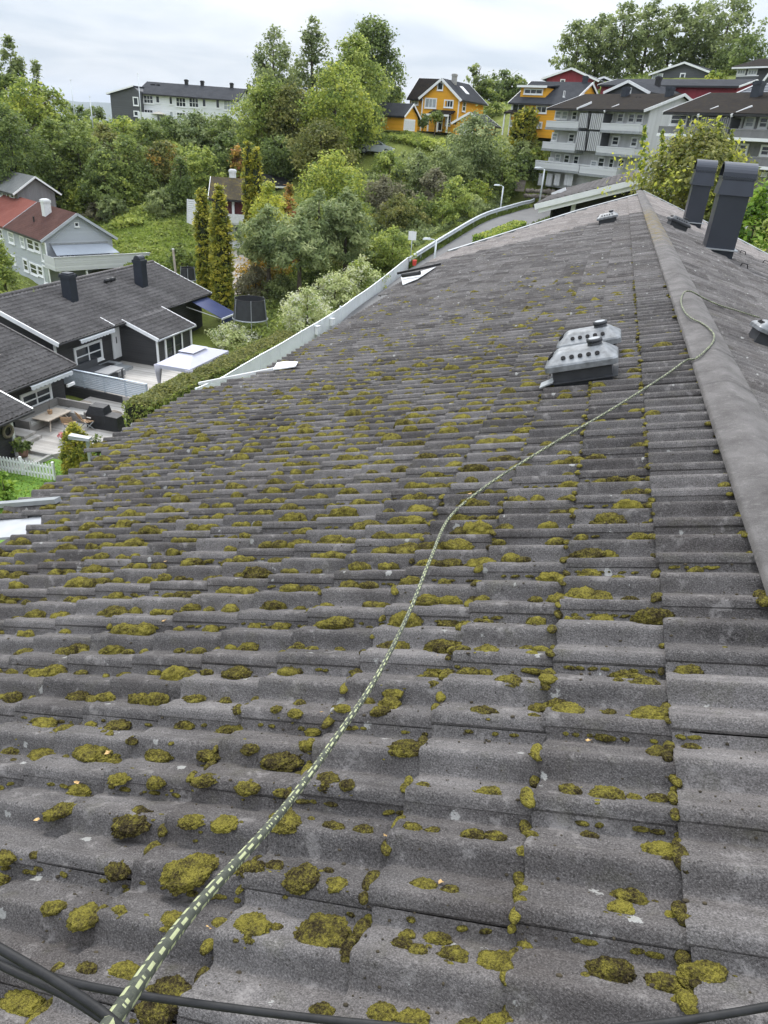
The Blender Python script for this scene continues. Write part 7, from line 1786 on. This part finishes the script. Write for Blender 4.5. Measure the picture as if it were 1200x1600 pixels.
# picket fence
a = fx(Z8, -60, 655, ZB-.05); b = fx(Z8, 315, 718, ZB-.05); pd = b-a; Lp = pd.length; PF = empty('picket_fence', a, math.atan2(pd.y, pd.x), 'white picket fence with pointed pickets on the lawn at the lower left', 'fence')
k = 0; x = 0.0
while x < Lp:
    MB().prism([(x, .05), (x+.085, .05), (x+.085, .72), (x+.0425, .80), (x, .72)], 1, -.012, .012).build('picket', M_WHITE, PF); x += .155
for zz in (.2, .56): MB().box(0, Lp, .013, .05, zz, zz+.08).build('rail', M_WHITE, PF)
for q in (0, .5, 1.0): MB().box(Lp*q-.05, Lp*q+.05, .051, .14, 0, .85).build('post', M_WHITE, PF)
# garden lamp
lp = at(139.5, 708, 28.0); lt = lp+Vector((0, 0, 0)); top = None
zl = (aty(*Z8(518, 478), lp.y)).z-lp.z; o = empty('garden_lamp', lp-Vector((0, 0, .6)), rad(10), 'grey flat-headed garden lamp rising behind the roof edge', 'lamp')
MB().box(-.06, .06, -.05, .05, 0, zl+.6).build('lamp_post', M_GREYM, o); MB().hexa([(-.72, -.15, zl+.60), (.14, -.15, zl+.60), (.14, .15, zl+.60), (-.72, .15, zl+.60)], [(-.70, -.14, zl+.75), (.12, -.12, zl+.69), (.12, .12, zl+.69), (-.70, .14, zl+.75)]).build('lamp_head', M_GREYM, o)
# trampoline(s)
def on_terrain(px, py):
    lo, hi = 12.0, 160.0
    for D in np.arange(12, 160, .5):
        p = at(px, py, D)
        if p.z < terr(p.x, p.y): return Vector((p.x, p.y, terr(p.x, p.y)))
    return at(px, py, 60)
M_NET = simple('safety_net', (.035, .037, .040), .8, 0, .2, 3)
def trampoline(base, R, H, label):
    o = empty('trampoline', base, 0, label, 'trampoline'); n = 24
    MB().tube([(R*math.cos(6.2832*k/n), R*math.sin(6.2832*k/n), .55) for k in range(n+1)], .05, 6, False).build('rim', M_GREYM, o); MB().cyl((0, 0), R*.95, .52, .56, n).build('jump_mat', M_BLACKP, o)
    for k in range(6):
        a = 6.2832*k/6; x, y = (R+.06)*math.cos(a), (R+.06)*math.sin(a)
        MB().tube([(x*1.05, y*1.05, 0), (x, y, .55), (x*.88, y*.88, H)], .025, 6).build('net_pole', M_GREYM, o)
    m = MB(); V = [(R*q_*math.cos(6.2832*k/n), R*q_*math.sin(6.2832*k/n), z) for z, q_ in ((.58, .98), (H-.05, .86)) for k in range(n)]; m.add(V, [(k, (k+1) % n, n+(k+1) % n, n+k) for k in range(n)]); m.build('net', M_NET, o)
    MB().tube([(R*.87*math.cos(6.2832*k/n), R*.87*math.sin(6.2832*k/n), H-.05) for k in range(n+1)], .02, 6, False).build('top_ring', M_BLACKP, o); return o
tp_ = at(391, 503, 51); trampoline(Vector((tp_.x, tp_.y, tp_.z-.3)), 1.2, 1.95, 'trampoline with dark safety net right of the near thuja pair')
tp_ = at(294, 436, 60); trampoline(Vector((tp_.x, tp_.y, tp_.z-.6)), .6, 1.5, 'dark netted trampoline glimpsed behind the house roof, left of the thujas')
p = at(275, 428, 60); o = empty('wooden_post', p-Vector((0, 0, .3)), 0, 'leaning pale wooden post behind the dark roof ridge', 'post'); MB().tube([(0, 0, 0), (-.12, 0, 2.1)], .09, 8).build('post_shaft', simple('bare_wood', (.40, .35, .29), .8), o); MB().cyl((-.12, 0), .10, 2.1, 2.16, 8).build('post_cap', M_WHITEW, o)
p = at(366, 371, 76); o = empty('bicycle', Vector((p.x, p.y, p.z)), rad(15), 'dark bicycle leaning by the white basement wall of the brown house', 'bicycle')
for x in (-.5, .5):
    MB().tube([(x+.33*math.cos(t*.5236), 0, .34+.33*math.sin(t*.5236)) for t in range(13)], .03, 6, False).build('wheel', M_BLACKP, o)
MB().tube([(-.5, 0, .34), (-.15, 0, .85), (.35, 0, .9), (.5, 0, .34)], .025, 6).tube([(-.15, 0, .85), (0, 0, .34), (.35, 0, .85)], .025, 6).build('bike_frame', M_GREYM, o); MB().tube([(.35, -.25, 1.0), (.35, .25, 1.0)], .02, 6).build('handlebar', M_BLACKP, o); MB().box(-.28, -.05, -.06, .06, .88, .93).build('saddle', M_BLACKP, o)
# ================================================================== AIR
hz, nt_, b_, out_ = new_mat('haze_air'); nt_.nodes.remove(b_)
pv = N(nt_, 'ShaderNodeVolumePrincipled'); pv.inputs['Color'].default_value = (.80, .88, 1.0, 1); pv.inputs['Density'].default_value = 7e-5
nt_.links.new(pv.outputs[0], out_.inputs['Volume'])
haze = MB().box(-9400, 9400, -3300, 15300, -140, 330).build('haze', hz); tag(haze, kind='stuff')
